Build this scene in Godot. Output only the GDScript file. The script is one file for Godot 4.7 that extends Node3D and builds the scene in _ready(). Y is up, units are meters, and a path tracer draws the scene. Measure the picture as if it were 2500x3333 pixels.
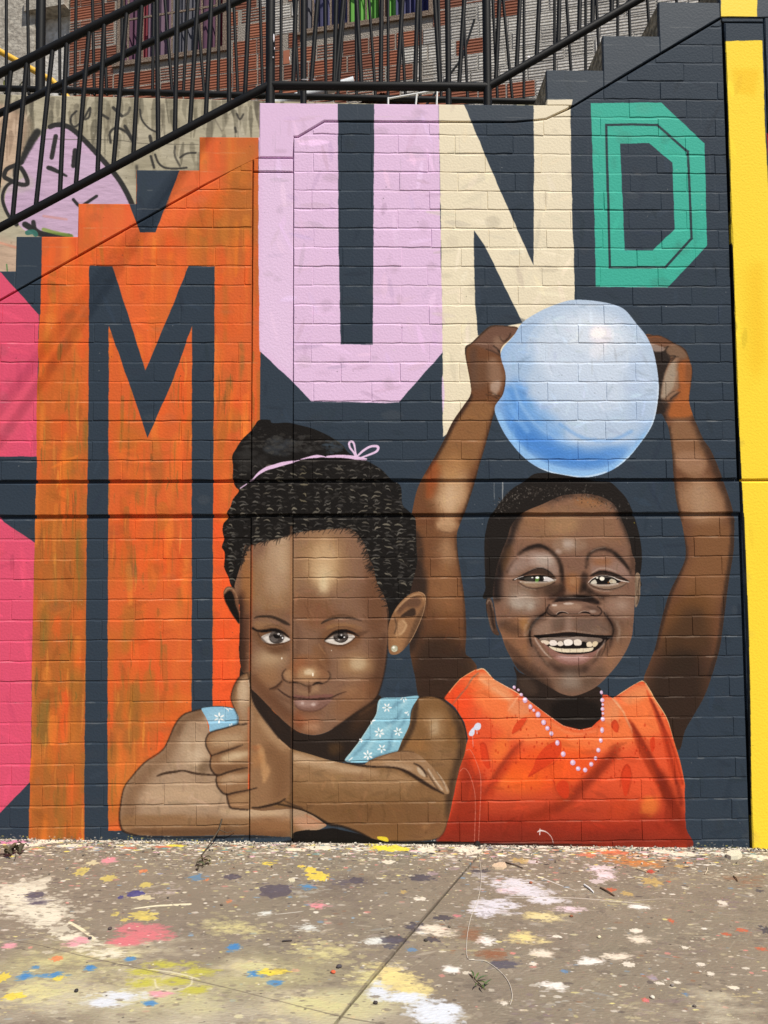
extends Node3D
# A painted stairway wall: two children, a ball and big letters on concrete block; black railings and a clay-brick house above.
const REFLECT := 0.9
const SUN := 1.6
const SKY := 0.9
const EXPOSURE := 1.1
const SUN_TRAVEL := Vector3(-0.42, -1.0, -0.6)
const ADDED_CABLES := [[Vector3(2.058,10.305,3.600), Vector3(-0.271,6.362,3.000)], [Vector3(2.045,10.390,3.780), Vector3(-0.119,6.986,3.240)]]
const SPRIG := Vector2(0.373, 1.36)
const STICKS := [
	[1.034, 0.537, 1.07, 0.624, 0.004, 0.12, 0.07, 0.04, "short dark brown stick left of the middle of the right slab"],
	[0.663, 0.244, 0.732, 0.315, 0.0035, 0.09, 0.06, 0.04, "thin dark stick beside the cream chip near the wall"],
	[1.273, 0.304, 1.307, 0.348, 0.003, 0.45, 0.36, 0.22, "thin pale straw below the orange stain near the wall"],
	[1.576, 0.366, 1.625, 0.278, 0.003, 0.5, 0.42, 0.3, "tiny pale straw standing across the right slab near the wall"],
	[1.701, 0.384, 1.692, 0.445, 0.003, 0.1, 0.06, 0.03, "tiny brown stick at the right edge of the pavement"],
	[0.97, 0.508, 0.989, 0.589, 0.0045, 0.75, 0.75, 0.74, "short white plastic stick beside the pale pink splash"],
	[-0.318, 1.075, -0.282, 1.069, 0.003, 0.05, 0.04, 0.04, "small dark splinter in the middle of the left slab"]]
const CHIPS := [
	[1.821, 0.128, 0.05, 0.036, 0.02, 0.72, 0.66, 0.5, "foam_block", "cream foam block lying by the wall foot near the yellow pillar", "foam block"],
	[0.623, 0.298, 0.042, 0.03, 0.012, 0.66, 0.5, 0.34, "board_scrap", "cream and tan scrap of board near the wall right of the slab joint", "scrap"],
	[1.772, 0.107, 0.016, 0.012, 0.006, 0.75, 0.7, 0.6, "foam_crumb", "little cream crumb broken off the foam block, left of it", "crumb"],
	[1.329, 0.334, 0.022, 0.012, 0.004, 0.5, 0.08, 0.05, "paint_flake", "red paint flake on the orange stain", "paint flake"],
	[-0.335, 0.494, 0.02, 0.018, 0.006, 0.66, 0.6, 0.42, "plaster_crumb", "cream plaster crumb beside the dark purple splash", "crumb"]]
const PEBBLES := [
	[0.734, 0.491, 0.014, 0.3, 0.09, 0.04, "pebble", "red brown pebble in the big white splash"],
	[0.83, 0.831, 0.012, 0.26, 0.09, 0.04, "pebble", "red brown pebble below the white splash"],
	[0.89, 1.015, 0.013, 0.66, 0.6, 0.4, "pebble", "round cream pebble in the middle of the right slab"],
	[0.942, 1.446, 0.014, 0.6, 0.55, 0.45, "pebble", "cream pebble in the right foreground beside a pink fleck"],
	[0.22, 1.056, 0.013, 0.05, 0.04, 0.035, "pebble", "dark pebble right of the slab joint"],
	[1.038, 1.367, 0.011, 0.2, 0.17, 0.15, "pebble", "grey pebble beside a cream paint drop in the right foreground"],
	[1.062, 1.496, 0.01, 0.1, 0.08, 0.07, "pebble", "dark pebble near the lower right corner"],
	[0.321, 0.938, 0.009, 0.1, 0.08, 0.06, "pebble", "small dark pebble near the black splash on the joint"],
	[0.448, 0.226, 0.012, 0.2, 0.17, 0.14, "pebble", "grey pebble close to the wall left of the slab joint"],
	[0.37, 0.341, 0.01, 0.55, 0.5, 0.45, "pebble", "pale pebble above the dark splash left of the joint"],
	[0.816, 0.233, 0.009, 0.2, 0.08, 0.04, "pebble", "brown pebble near the wall below the white drip"],
	[-0.119, 1.301, 0.014, 0.55, 0.1, 0.04, "pebble", "bright red pebble on the left slab near the joint"],
	[-0.1, 1.262, 0.016, 0.06, 0.05, 0.055, "pebble", "dark lump just above the bright red pebble"],
	[-0.953, 1.436, 0.013, 0.03, 0.025, 0.025, "pebble", "black pebble in the lower left foreground"],
	[-1.369, 0.384, 0.012, 0.2, 0.19, 0.16, "pebble", "grey pebble near the wall below the orange strip"],
	[-0.985, 0.987, 0.014, 0.07, 0.05, 0.05, "pebble", "dark pebble at the left end of the pink splash"],
	[0.025, 1.493, 0.013, 0.05, 0.04, 0.035, "pebble", "black pebble beside the slab joint in the foreground"],
	[-1.034, 1.065, 0.012, 0.06, 0.05, 0.06, "pebble", "dark pebble below the cream streak"],
	[-0.6, 0.759, 0.01, 0.1, 0.07, 0.05, "pebble", "brown pebble right of the pale streak"],
	[-0.836, 0.694, 0.008, 0.05, 0.04, 0.04, "pebble", "small black pebble right of the blue splash"],
	[1.178, 0.292, 0.009, 0.12, 0.07, 0.05, "pebble", "brown pebble right of the pale pink splash"]]
const THREAD := [Vector2(0.545, 0.171), Vector2(0.521, 0.42), Vector2(0.476, 0.652), Vector2(0.416, 0.857), Vector2(0.378, 1.038), Vector2(0.361, 1.183), Vector2(0.384, 1.203), Vector2(0.424, 1.212), Vector2(0.463, 1.281), Vector2(0.481, 1.358), Vector2(0.478, 1.439), Vector2(0.461, 1.496)]
const DRAIN := Vector2(0.561, 0.019)

func _ready() -> void:
	# ---- camera, sky, sun, exposure
	var cam := Camera3D.new()
	cam.name = "camera"
	cam.fov = 64.879
	cam.near = 0.05
	cam.far = 400.0
	cam.position = Vector3(0, 1.45, 4.19)
	cam.basis = Basis(Vector3.UP, deg_to_rad(-1.3)) * Basis(Vector3.RIGHT, deg_to_rad(3.72)) * Basis(Vector3.BACK, deg_to_rad(-0.31))
	add_child(cam)
	cam.current = true
	var sky := ProceduralSkyMaterial.new()
	sky.sky_top_color = Color(0.46, 0.57, 0.74)
	sky.sky_horizon_color = Color(0.82, 0.84, 0.85)
	sky.sky_curve = 0.16
	sky.ground_bottom_color = Color(0.42, 0.39, 0.35)
	sky.ground_horizon_color = Color(0.66, 0.66, 0.64)
	sky.sky_energy_multiplier = SKY
	sky.ground_energy_multiplier = SKY
	var env := Environment.new()
	env.background_mode = Environment.BG_SKY
	env.sky = Sky.new()
	env.sky.sky_material = sky
	env.tonemap_mode = Environment.TONE_MAPPER_LINEAR
	env.tonemap_exposure = EXPOSURE
	env.sdfgi_enabled = true
	env.ssao_enabled = true
	env.ssil_enabled = true
	var world := WorldEnvironment.new()
	world.name = "world"
	world.environment = env
	add_child(world)
	var sun := DirectionalLight3D.new()
	sun.name = "sun"
	sun.light_energy = SUN
	sun.light_color = Color(1.0, 0.972, 0.925)
	sun.light_angular_distance = 0.5
	sun.shadow_enabled = true
	add_child(sun)
	sun.look_at_from_position(Vector3.ZERO, SUN_TRAVEL, Vector3.BACK)
	rng.seed = 20
	# ---- painted sheets
	sheet(2048, 2048, 2048 / 5200.0, tone("333b44"))
	paint_mural()
	var mural_sheet := ImageTexture.create_from_image(cv)
	var relief := pitted_relief()
	var paint := StandardMaterial3D.new()   # wall paint
	paint.albedo_texture = mural_sheet
	paint.roughness = 0.6
	paint.metallic_specular = 0.22
	paint.heightmap_enabled = true
	paint.heightmap_texture = relief
	paint.heightmap_scale = 0.1
	paint.texture_repeat = false
	var smooth_paint := paint.duplicate() as StandardMaterial3D   # the same paint on trowelled concrete lies smoother and shines more
	smooth_paint.roughness = 0.52
	smooth_paint.metallic_specular = 0.3
	smooth_paint.heightmap_scale = 0.05
	sheet(2048, 1024, 2048 / 5200.0, tone("837766"))
	paint_floor()
	var floor_paint := StandardMaterial3D.new()
	floor_paint.albedo_texture = ImageTexture.create_from_image(cv)
	floor_paint.roughness = 0.8
	floor_paint.heightmap_enabled = true
	floor_paint.heightmap_texture = noise_sheet(1024, 0.22, 4, 3)
	floor_paint.heightmap_scale = 0.25
	sheet(2048, 700, 2048 / 6000.0, tone("b3a990"))
	paint_graffiti()
	var graffiti := StandardMaterial3D.new()
	graffiti.albedo_texture = ImageTexture.create_from_image(cv)
	graffiti.roughness = 0.9
	graffiti.heightmap_enabled = true
	graffiti.heightmap_texture = noise_sheet(512, 0.05, 5, 81)
	graffiti.heightmap_scale = 0.4
	var lumps := noise_sheet(512, 0.03, 5, 8)
	var grain := noise_sheet(512, 0.09, 4, 9)
	var concrete := matt(Color.WHITE, 0.9, lumps, 0.5, 0.6)
	concrete.albedo_texture = noise_sheet(512, 0.02, 5, 12, Color(0.36, 0.33, 0.27), Color(0.66, 0.62, 0.54), 1.6)
	var black_paint := matt(linear(0.006, 0.006, 0.0065), 0.55, lumps, 0.03, 0.15)
	black_paint.metallic_specular = 0.3

	# ---- setting: pavement, earth behind
	var pave := structure(Node3D.new()) as Node3D
	pave.name = "pavement"
	add_child(pave)
	var j1 := func(z: float) -> float: return 0.612 - 0.444 * z - 0.0  # the skewed joint
	for poly: Array in [
			[Vector2(-6, -0.06), Vector2(j1.call(-0.06), -0.06), Vector2(j1.call(8.0), 8.0), Vector2(-6, 8)],
			[Vector2(j1.call(-0.06), -0.06), Vector2(8, -0.06), Vector2(8, 8), Vector2(j1.call(8.0), 8)]]:
		var outline := PackedVector2Array(poly)
		var small := Geometry2D.offset_polygon(outline, -0.004, Geometry2D.JOIN_MITER)[0]
		if Geometry2D.is_polygon_clockwise(small):
			small.reverse()
		var st := start()
		var fine := PackedVector2Array()
		for i in small.size():
			var a := small[i]
			var b := small[(i + 1) % small.size()]
			var k := maxi(1, int(a.distance_to(b) / 0.05))
			for j in k:
				fine.append(a.lerp(b, float(j) / k) + Vector2(rng.randf_range(-0.0012, 0.0012), rng.randf_range(-0.0012, 0.0012)))
		var tri := Geometry2D.triangulate_polygon(fine)
		for i in range(0, tri.size(), 3):
			floor_face(st, ground(fine[tri[i]].x, fine[tri[i]].y), ground(fine[tri[i + 1]].x, fine[tri[i + 1]].y), ground(fine[tri[i + 2]].x, fine[tri[i + 2]].y), Vector3.UP)
		for i in fine.size():
			var a := ground(fine[i].x, fine[i].y)
			var b := ground(fine[(i + 1) % fine.size()].x, fine[(i + 1) % fine.size()].y)
			var d := Vector3(0, -0.012, 0)
			var n := Vector3((b - a).z, 0, -(b - a).x).normalized()
			floor_face(st, a, b, b + d, n)
			floor_face(st, a, b + d, a + d, n)
		part("slab", done(st), floor_paint, pave)
	var bed := start()
	quad(bed, Vector3(-40, -0.012 + 1.044, -0.06), Vector3(40, -0.012 - 0.972, -0.06), Vector3(40, -0.012 - 0.972, 60), Vector3(-40, -0.012 + 1.044, 60), Vector3.UP)
	structure(part("ground", done(bed), matt(linear(0.13, 0.115, 0.095), 0.95, grain, 0.3, 0.4), self))
	var hill := start()
	quad(hill, Vector3(-60, 5.2, -2.6), Vector3(60, 5.2, -2.6), Vector3(60, 6.0, -5.4), Vector3(-60, 6.0, -5.4), Vector3.UP)
	quad(hill, Vector3(-60, 6.0, -5.4), Vector3(60, 6.0, -5.4), Vector3(60, 6.4, -80), Vector3(-60, 6.4, -80), Vector3.UP)
	structure(part("hillside", done(hill), matt(linear(0.12, 0.1, 0.07), 0.95, lumps, 1.0, 1.2), self))

	build_wall(paint, concrete)
	build_stairs(smooth_paint, concrete)
	build_back_wall(graffiti, concrete)
	build_railings(black_paint)
	build_house(lumps, grain)
	build_clutter(lumps, grain)

func floor_face(st: SurfaceTool, a: Vector3, b: Vector3, c: Vector3, n: Vector3) -> void:
	var w := [a, b, c] if (b - a).cross(c - a).dot(n) < 0 else [a, c, b]
	for v: Vector3 in w:
		st.set_uv(Vector2((v.x + 2.6) / 5.2, (v.z + 0.06) / 2.6))
		st.add_vertex(v)

func pitted_relief() -> ImageTexture:   # height of the painted surface: orange peel, pin holes, drips, grit
	var n := FastNoiseLite.new()
	n.seed = 4
	n.frequency = 0.16
	n.fractal_octaves = 4
	var im := n.get_image(2048, 2048)
	im.convert(Image.FORMAT_RGBA8)
	cv = im
	px = 2048 / 5200.0
	mask = null
	for i in 2600:
		e(Color(0.12, 0.12, 0.12), rng.randf_range(0.4, 0.9), 0, rng.randf_range(500, 4700), rng.randf_range(300, 4900), rng.randf_range(2, 5), rng.randf_range(1.5, 4))
	for i in 1500:
		e(Color(0.95, 0.95, 0.95), rng.randf_range(0.3, 0.8), 0, rng.randf_range(500, 4700), rng.randf_range(300, 4900), rng.randf_range(2, 6), rng.randf_range(2, 4))
	return ImageTexture.create_from_image(cv)

const SOFFIT := [[-3.3, 2.03], [-1.915, 2.844], [-0.598, 3.623]]

func soffit(x: float) -> float:
	return 2.844 + (x + 1.915) * 0.5915

func build_wall(paint: Material, concrete: Material) -> void:
	var left := thing("brick_wall", "orange and pink painted brick wall with the letter M under the left stairs", "wall")
	var l_low := PackedVector2Array([Vector2(-3.3, -0.15), Vector2(-0.5985, -0.15), Vector2(-0.5985, 1.694), Vector2(-3.3, 1.694)])
	var l_high := PackedVector2Array([Vector2(-3.3, 1.894), Vector2(-0.5985, 1.894), Vector2(-0.5985, soffit(-0.5985) - 0.006), Vector2(-3.3, soffit(-3.3) - 0.006)])
	courses(left, l_low, -3.3, -0.5985, 1.6925 - 0.1036 * 18, -1.66, paint)
	courses(left, l_high, -3.3, -0.5985, 1.893, -1.58, paint)
	part("mortar", slab_between(l_low, -0.2, -0.0022, 0.001), paint, left)
	part("mortar", slab_between(l_high, -0.2, -0.0022, 0.001), paint, left)
	var right := thing("brick_wall", "painted brick wall carrying two smiling children and the letters U, N and D", "wall")
	var r_low := PackedVector2Array([Vector2(-0.3765, -0.2), Vector2(1.96, -0.2), Vector2(1.96, 1.694), Vector2(-0.3765, 1.694)])
	var r_high := PackedVector2Array([Vector2(-0.3765, 1.894), Vector2(1.96, 1.894), Vector2(1.96, 4.424), Vector2(1.114, 3.905), Vector2(0.983, 3.845), Vector2(0.8, 3.826), Vector2(-0.214, 3.822), Vector2(-0.355, 3.735), Vector2(-0.3765, 3.735)])
	courses(right, r_low, -0.3765, 1.96, 1.6925 - 0.1036 * 18, 0.788, paint)
	courses(right, r_high, -0.3765, 1.96, 1.893, 0.655, paint)
	part("mortar", slab_between(r_low, -0.2, -0.0022, 0.001), paint, right)
	part("mortar", slab_between(r_high, -0.2, -0.0022, 0.001), paint, right)
	var frame := thing("concrete_tie_beam", "painted concrete beam and column, smooth strips between the brick panels", "concrete frame")
	part("beam", slab_between(PackedVector2Array([Vector2(-3.3, 1.7125), Vector2(1.972, 1.7125), Vector2(1.972, 1.876), Vector2(-3.3, 1.876)]), -0.2, 0.002, 0.005), paint, frame)
	part("column", slab_between(PackedVector2Array([Vector2(-0.594, -0.15), Vector2(-0.381, -0.15), Vector2(-0.381, 1.698), Vector2(-0.594, 1.698)]), -0.2, 0.001, 0.004), paint, frame)
	part("column", slab_between(PackedVector2Array([Vector2(-0.594, 1.892), Vector2(-0.381, 1.892), Vector2(-0.381, 3.541), Vector2(-0.594, 3.541)]), -0.2, 0.001, 0.004), paint, frame)
	part("column_head", slab_between(PackedVector2Array([Vector2(-0.592, 3.549), Vector2(-0.383, 3.549), Vector2(-0.383, 3.618), Vector2(-0.592, 3.618)]), -0.2, 0.003, 0.004), paint, frame)
	part("backing", box_mesh(Vector3(-3.3, -0.2, -0.23), Vector3(2.4, 4.3, -0.045)) if false else slab_between(PackedVector2Array([Vector2(-3.3, -0.2), Vector2(2.2, -0.2), Vector2(2.2, 4.42), Vector2(1.96, 4.42), Vector2(1.0, 3.83), Vector2(-0.2, 3.8), Vector2(-0.598, 3.6), Vector2(-3.3, 2.0)]), -0.24, -0.022, 0.002), paint, frame)
	var pillar := thing("concrete_pillar", "bright yellow painted concrete pillar at the right end of the mural", "pillar")
	part("shaft", slab_between(PackedVector2Array([Vector2(1.974, -0.25), Vector2(2.19, -0.25), Vector2(2.19, 1.876), Vector2(1.974, 1.876)]), -0.24, 0.006, 0.006), paint, pillar)
	part("shaft", slab_between(PackedVector2Array([Vector2(1.974, 1.888), Vector2(2.19, 1.888), Vector2(2.19, 4.4), Vector2(1.974, 4.4)]), -0.24, 0.006, 0.006), paint, pillar)
	part("head", slab_between(PackedVector2Array([Vector2(1.962, 4.408), Vector2(2.19, 4.408), Vector2(2.19, 4.428), Vector2(1.962, 4.428)]), -0.24, 0.003, 0.003), paint, pillar)
	var end := thing("side_wall", "dark painted wall with a red letter edge beyond the yellow pillar", "wall")
	part("face", slab_between(PackedVector2Array([Vector2(2.2, -0.3), Vector2(4.5, -0.3), Vector2(4.5, 6.3), Vector2(2.2, 6.3)]), -0.24, -0.004, 0.006), paint, end)

func build_stairs(paint: Material, concrete: Material) -> void:
	var st := thing("concrete_staircase", "concrete stairs rising on both sides of a landing, front edges painted with the mural", "staircase")
	var back := -2.38
	var l := [[-3.3, 2.63], [-2.78, 2.63], [-2.47, 2.815], [-2.155, 3.0], [-1.838, 3.187], [-1.517, 3.3675], [-1.2145, 3.553], [-0.8815, 3.737], [-0.562, 3.737]]
	for i in l.size() - 1:
		var x0: float = l[i][0]
		var x1: float = l[i + 1][0]
		var y: float = l[i][1]
		var p0 := PackedVector2Array([Vector2(x0, soffit(x0) + 0.005), Vector2(minf(x1, -0.562), soffit(minf(x1, -0.6)) + 0.005), Vector2(minf(x1, -0.562), y), Vector2(x0, y)])
		step(st, p0, back, paint, concrete)
	step(st, PackedVector2Array([Vector2(-0.562, 3.629), Vector2(-0.385, 3.629), Vector2(-0.379, 3.744), Vector2(-0.357, 3.745), Vector2(-0.216, 3.8325), Vector2(0.8, 3.836), Vector2(0.983, 3.853), Vector2(1.108, 3.916), Vector2(1.108, 3.9275), Vector2(-0.562, 3.928)]), back, paint, concrete, "landing")
	var r := [[0.99, 4.1255, 3.86, 4.034], [1.303, 4.3225, 4.034, 4.229], [1.616, 4.5185, 4.229, 4.435], [1.954, 4.714, 4.437, 4.441], [2.29, 4.91, 4.441, 4.6], [2.6, 5.1, 4.6, 4.8], [2.92, 5.3, 4.8, 5.0]]
	for i in r.size():
		var x0: float = r[i][0]
		var x1: float = r[i + 1][0] if i + 1 < r.size() else x0 + 1.5
		var y: float = r[i][1]
		var b0: float = r[i][2]
		var b1: float = r[i][3]
		var o := PackedVector2Array([Vector2(x0, b0), Vector2(x1, b1), Vector2(x1, y), Vector2(x0, y)])
		if i == 0:
			o = PackedVector2Array([Vector2(x0, 3.9285), Vector2(1.135, 3.9285), Vector2(x1, b1), Vector2(x1, y), Vector2(x0, y)])
		if i >= 3:
			o = PackedVector2Array([Vector2(x0 + 0.001, maxf(b0, 4.437)), Vector2(x1, maxf(b0, 4.437)), Vector2(x1, y), Vector2(x0 + 0.001, y)])
		step(st, o, back, paint, concrete)

func step(parent: Node3D, o: PackedVector2Array, back: float, paint: Material, concrete: Material, called := "step") -> void:
	# painted front band, raw concrete behind it
	part(called, slab_between(o, -0.03, 0.0, 0.0035), paint, parent)
	var lift := PackedVector2Array()
	for v in o:
		lift.append(v - Vector2(0, 0.0))
	var inner := Geometry2D.offset_polygon(o, -0.0015, Geometry2D.JOIN_MITER)
	part("tread", slab_between(inner[0], back, -0.0305, 0.003), concrete, parent)

func build_back_wall(graffiti: Material, concrete: Material) -> void:
	var w := thing("retaining_wall", "weathered concrete retaining wall with pink and black graffiti behind the left stairs", "wall")
	var top := func(x: float) -> float: return 5.412 - 0.018 * (x + 3.05)
	var st := start()
	var n := 120
	for i in n:
		var x0 := -9.0 + 18.0 * i / n
		var x1 := -9.0 + 18.0 * (i + 1) / n
		var y0: float = top.call(x0)
		var y1: float = top.call(x1)
		for pair: Array in [[Vector3(x0, 1.0, -2.4), Vector3(x1, 1.0, -2.4), Vector3(x1, y1 - 0.012, -2.4), Vector3(x0, y0 - 0.012, -2.4), Vector3.BACK], [Vector3(x0, y0 - 0.012, -2.4), Vector3(x1, y1 - 0.012, -2.4), Vector3(x1, y1, -2.415), Vector3(x0, y0, -2.415), Vector3(0, 1, 1)], [Vector3(x0, y0, -2.415), Vector3(x1, y1, -2.415), Vector3(x1, y1, -2.6), Vector3(x0, y0, -2.6), Vector3.UP], [Vector3(x0, y0, -2.6), Vector3(x1, y1, -2.6), Vector3(x1, 1.0, -2.6), Vector3(x0, 1.0, -2.6), Vector3.FORWARD]]:
			for t: Array in [[pair[0], pair[1], pair[2]], [pair[0], pair[2], pair[3]]]:
				var u: Array = t if (t[1] - t[0]).cross(t[2] - t[0]).dot(pair[4]) < 0 else [t[0], t[2], t[1]]
				for v: Vector3 in u:
					st.set_uv(Vector2((v.x + 3.6) / 6.0, (5.45 - v.y) / 2.051))
					st.add_vertex(v)
	part("face", done(st), graffiti, w)

func bars(parent: Node3D, m: Material, called: String, list: Array, z: float, radius: float) -> void:
	for b: Array in list:
		part(called, tube([Vector3(b[0], b[1], z), Vector3(b[2], b[3], z)], radius), m, parent)

func build_railings(m: Material) -> void:
	var f := thing("stair_railing", "black steel railing with leaning balusters along the front of stairs and landing", "railing")
	var z := -0.05
	var hand := func(x: float) -> float:
		if x < -0.51:
			return 4.112 + (x + 1.969) * 0.5402
		if x < 0.676:
			return 4.9
		return 4.9 + (x - 0.676) * 0.603
	var low := func(x: float) -> float:
		if x < -0.51:
			return 4.054 + (x + 0.53) * 0.5625
		if x < 0.676:
			return 4.055
		return 4.069 + (x - 0.698) * 0.603
	part("post", tube([Vector3(-0.511, 3.92, z), Vector3(-0.511, 4.93, z)], 0.0255, 16), m, f)
	part("post", tube([Vector3(0.676, 3.92, z), Vector3(0.676, 4.93, z)], 0.0235, 16), m, f)
	part("post", tube([Vector3(0.462, 3.92, z), Vector3(0.462, 4.9, z)], 0.0165, 14), m, f)
	part("rail", tube([Vector3(-0.511, 4.055, z), Vector3(0.676, 4.058, z)], 0.0235, 16), m, f)
	part("rail", tube([Vector3(-3.1, low.call(-3.1), z), Vector3(-1.947, low.call(-1.947), z), Vector3(-0.511, 4.062, z)], 0.0215, 16), m, f)
	part("rail", tube([Vector3(0.676, 4.056, z), Vector3(2.6, low.call(2.6), z)], 0.0215, 16), m, f)
	part("handrail", tube([Vector3(-3.1, hand.call(-3.1), z), Vector3(-0.511, hand.call(-0.511), z), Vector3(-0.45, 4.9, z), Vector3(0.676, 4.9, z), Vector3(2.6, hand.call(2.6), z)], 0.0225, 16), m, f)
	for b: Array in [[-2.62, -2.6], [-2.46, -2.43], [-2.3, -2.29], [-2.13, -2.08], [-1.983, -1.911], [-1.883, -1.827], [-1.761, -1.69], [-1.634, -1.615], [-1.551, -1.495], [-1.436, -1.415], [-1.352, -1.294], [-1.246, -1.213], [-1.113, -1.132], [-1.024, -1.019], [-0.944, -0.901], [-0.859, -0.828], [-0.733, -0.742], [-0.648, -0.619]]:
		var y0: float = low.call(b[0])
		var y1 := y0 + 0.86
		var x1: float = b[1]
		for k in 3:
			y1 = hand.call(x1) - 0.01
		part("baluster", tube([Vector3(b[0], y0, z), Vector3(x1, y1, z)], 0.0125, 12), m, f)
	for b: Array in [[-0.386, -0.373], [-0.289, -0.254], [-0.157, -0.113], [-0.163, -0.151], [-0.014, -0.039], [0.091, 0.098], [0.182, 0.213], [0.278, 0.296], [0.415, 0.392], [0.52, 0.553]]:
		part("baluster", tube([Vector3(b[0], 4.06, z), Vector3(b[0] + (b[1] - b[0]) * 1.75, 4.9, z)], 0.0125, 12), m, f)
	for b: Array in [[0.722, 0.752], [0.837, 0.872], [0.949, 0.983], [1.07, 1.087], [1.187, 1.205], [1.262, 1.275], [1.37, 1.386], [1.55, 1.55], [1.68, 1.7], [1.83, 1.82], [1.96, 1.99], [2.12, 2.12]]:
		part("baluster", tube([Vector3(b[0], low.call(b[0]), z), Vector3(b[1] + 0.02, hand.call(b[1] + 0.02), z)], 0.0125, 12), m, f)
	var chip := matt(linear(0.7, 0.68, 0.72), 0.6)
	for c: Array in [[-0.49, 4.31, 0.006, 0.035], [-0.486, 4.25, 0.004, 0.012], [-0.493, 4.2, 0.007, 0.006], [-0.405, 4.2, 0.004, 0.018], [0.9, 4.215, 0.014, 0.008], [-0.32, 4.078, 0.03, 0.003], [-0.27, 4.079, 0.012, 0.003]]:
		var r := 0.0262 if c[0] < -0.48 else 0.0242
		var blotch := SphereMesh.new()
		blotch.radius = 1.0
		blotch.height = 2.0
		blotch.radial_segments = 10
		blotch.rings = 5
		var o := part("paint_chip", blotch, chip, f)
		o.scale = Vector3(c[2] * 0.7, c[3] * 0.7, 0.0035)
		o.position = Vector3(c[0], c[1], z + (0.0215 if c[0] > 0.5 else (0.0125 if c[0] > -0.45 and c[1] > 4.1 else r - 0.003)))
	var b := thing("terrace_railing", "black steel railing on top of the graffiti wall, thinner bars, behind the stairs", "railing")
	var zb := -2.46
	part("rail", tube([Vector3(-4.1, 5.51, zb), Vector3(-2.9, 5.49, zb), Vector3(-0.9, 5.447, zb), Vector3(4.2, 5.37, zb)], 0.0255, 14), m, b)
	part("handrail", tube([Vector3(-4.1, 6.5, zb), Vector3(4.2, 6.4, zb)], 0.025, 14), m, b)
	part("post", tube([Vector3(-2.745, 5.3, zb), Vector3(-2.76, 6.48, zb)], 0.04, 14), m, b)
	part("post", tube([Vector3(3.2, 5.3, zb), Vector3(3.2, 6.42, zb)], 0.04, 14), m, b)
	for c: Array in [[-3.5, -3.52], [-3.2, -3.17], [-3.03, -3.05], [-2.84, -2.87], [-2.58, -2.6], [-2.455, -2.46], [-2.29, -2.32], [-2.185, -2.23], [-2.06, -2.07], [-1.95, -1.92], [-1.8, -1.8], [-1.63, -1.7], [-1.54, -1.51], [-1.36, -1.43], [-1.245, -1.24], [-1.075, -1.115], [-0.865, -0.89], [-0.712, -0.71], [-0.555, -0.6], [-0.325, -0.333], [-0.226, -0.168], [-0.064, -0.068], [0.099, 0.05], [0.205, 0.21], [0.355, 0.318], [0.48, 0.49], [0.661, 0.647], [0.888, 0.863], [1.145, 1.12], [1.273, 1.214], [1.373, 1.387], [1.637, 1.653], [1.795, 1.763], [1.906, 1.924], [2.04, 2.022], [2.183, 2.204], [2.31, 2.304], [2.5, 2.47], [2.7, 2.72], [2.95, 2.93]]:
		part("baluster", tube([Vector3(c[0], 5.44, zb), Vector3(c[0] + (c[1] - c[0]) * 1.25, 6.43, zb)], 0.0135, 10), m, b)
	var h := thing("wall_handrail", "single black sloping handrail between the front railing and the graffiti wall", "handrail")
	part("rail", tube([Vector3(-3.4, 4.093, -1.2), Vector3(-0.4, 5.613, -1.2)], 0.0235, 16), m, h)
	part("post", tube([Vector3(-3.3, 2.6, -1.2), Vector3(-3.3, 4.15, -1.2)], 0.022, 12), m, h)
	part("post", tube([Vector3(-0.42, 3.9, -1.2), Vector3(-0.42, 5.6, -1.2)], 0.022, 12), m, h)

func ribbed_brick(w: float, h: float, ribs: int) -> ArrayMesh:   # hollow clay brick laid on its side, grooves along it
	var st := start()
	var d := 0.1
	var prev := Vector2(0, -0.006)
	var pts: Array[Vector2] = [prev]
	for i in ribs:
		var a := h * i / ribs
		var b := h * (i + 1) / ribs
		if ribs == 1:
			pts.append(Vector2(a + 0.004, 0.0))
			pts.append(Vector2(b - 0.004, 0.0))
		else:
			pts.append(Vector2(b - 0.017, -0.006))
			pts.append(Vector2(b - 0.013, 0.001))
			pts.append(Vector2(b - 0.005, 0.001))
		pts.append(Vector2(b, -0.006))
	for i in pts.size() - 1:
		var a := pts[i]
		var b := pts[i + 1]
		quad(st, Vector3(0.002, a.x, a.y), Vector3(w - 0.002, a.x, a.y), Vector3(w - 0.002, b.x, b.y), Vector3(0.002, b.x, b.y), Vector3(0, a.y - b.y, 0.006))
	quad(st, Vector3(0, 0, -0.006), Vector3(0, h, -0.006), Vector3(0, h, -d), Vector3(0, 0, -d), Vector3.LEFT)
	quad(st, Vector3(w, 0, -0.006), Vector3(w, h, -0.006), Vector3(w, h, -d), Vector3(w, 0, -d), Vector3.RIGHT)
	quad(st, Vector3(0, h - 0.005, -0.006), Vector3(w, h - 0.005, -0.006), Vector3(w, h, -d), Vector3(0, h, -d), Vector3.UP)
	quad(st, Vector3(0, 0, -0.006), Vector3(w, 0, -0.006), Vector3(w, 0, -d), Vector3(0, 0, -d), Vector3.DOWN)
	return done(st)

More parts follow.
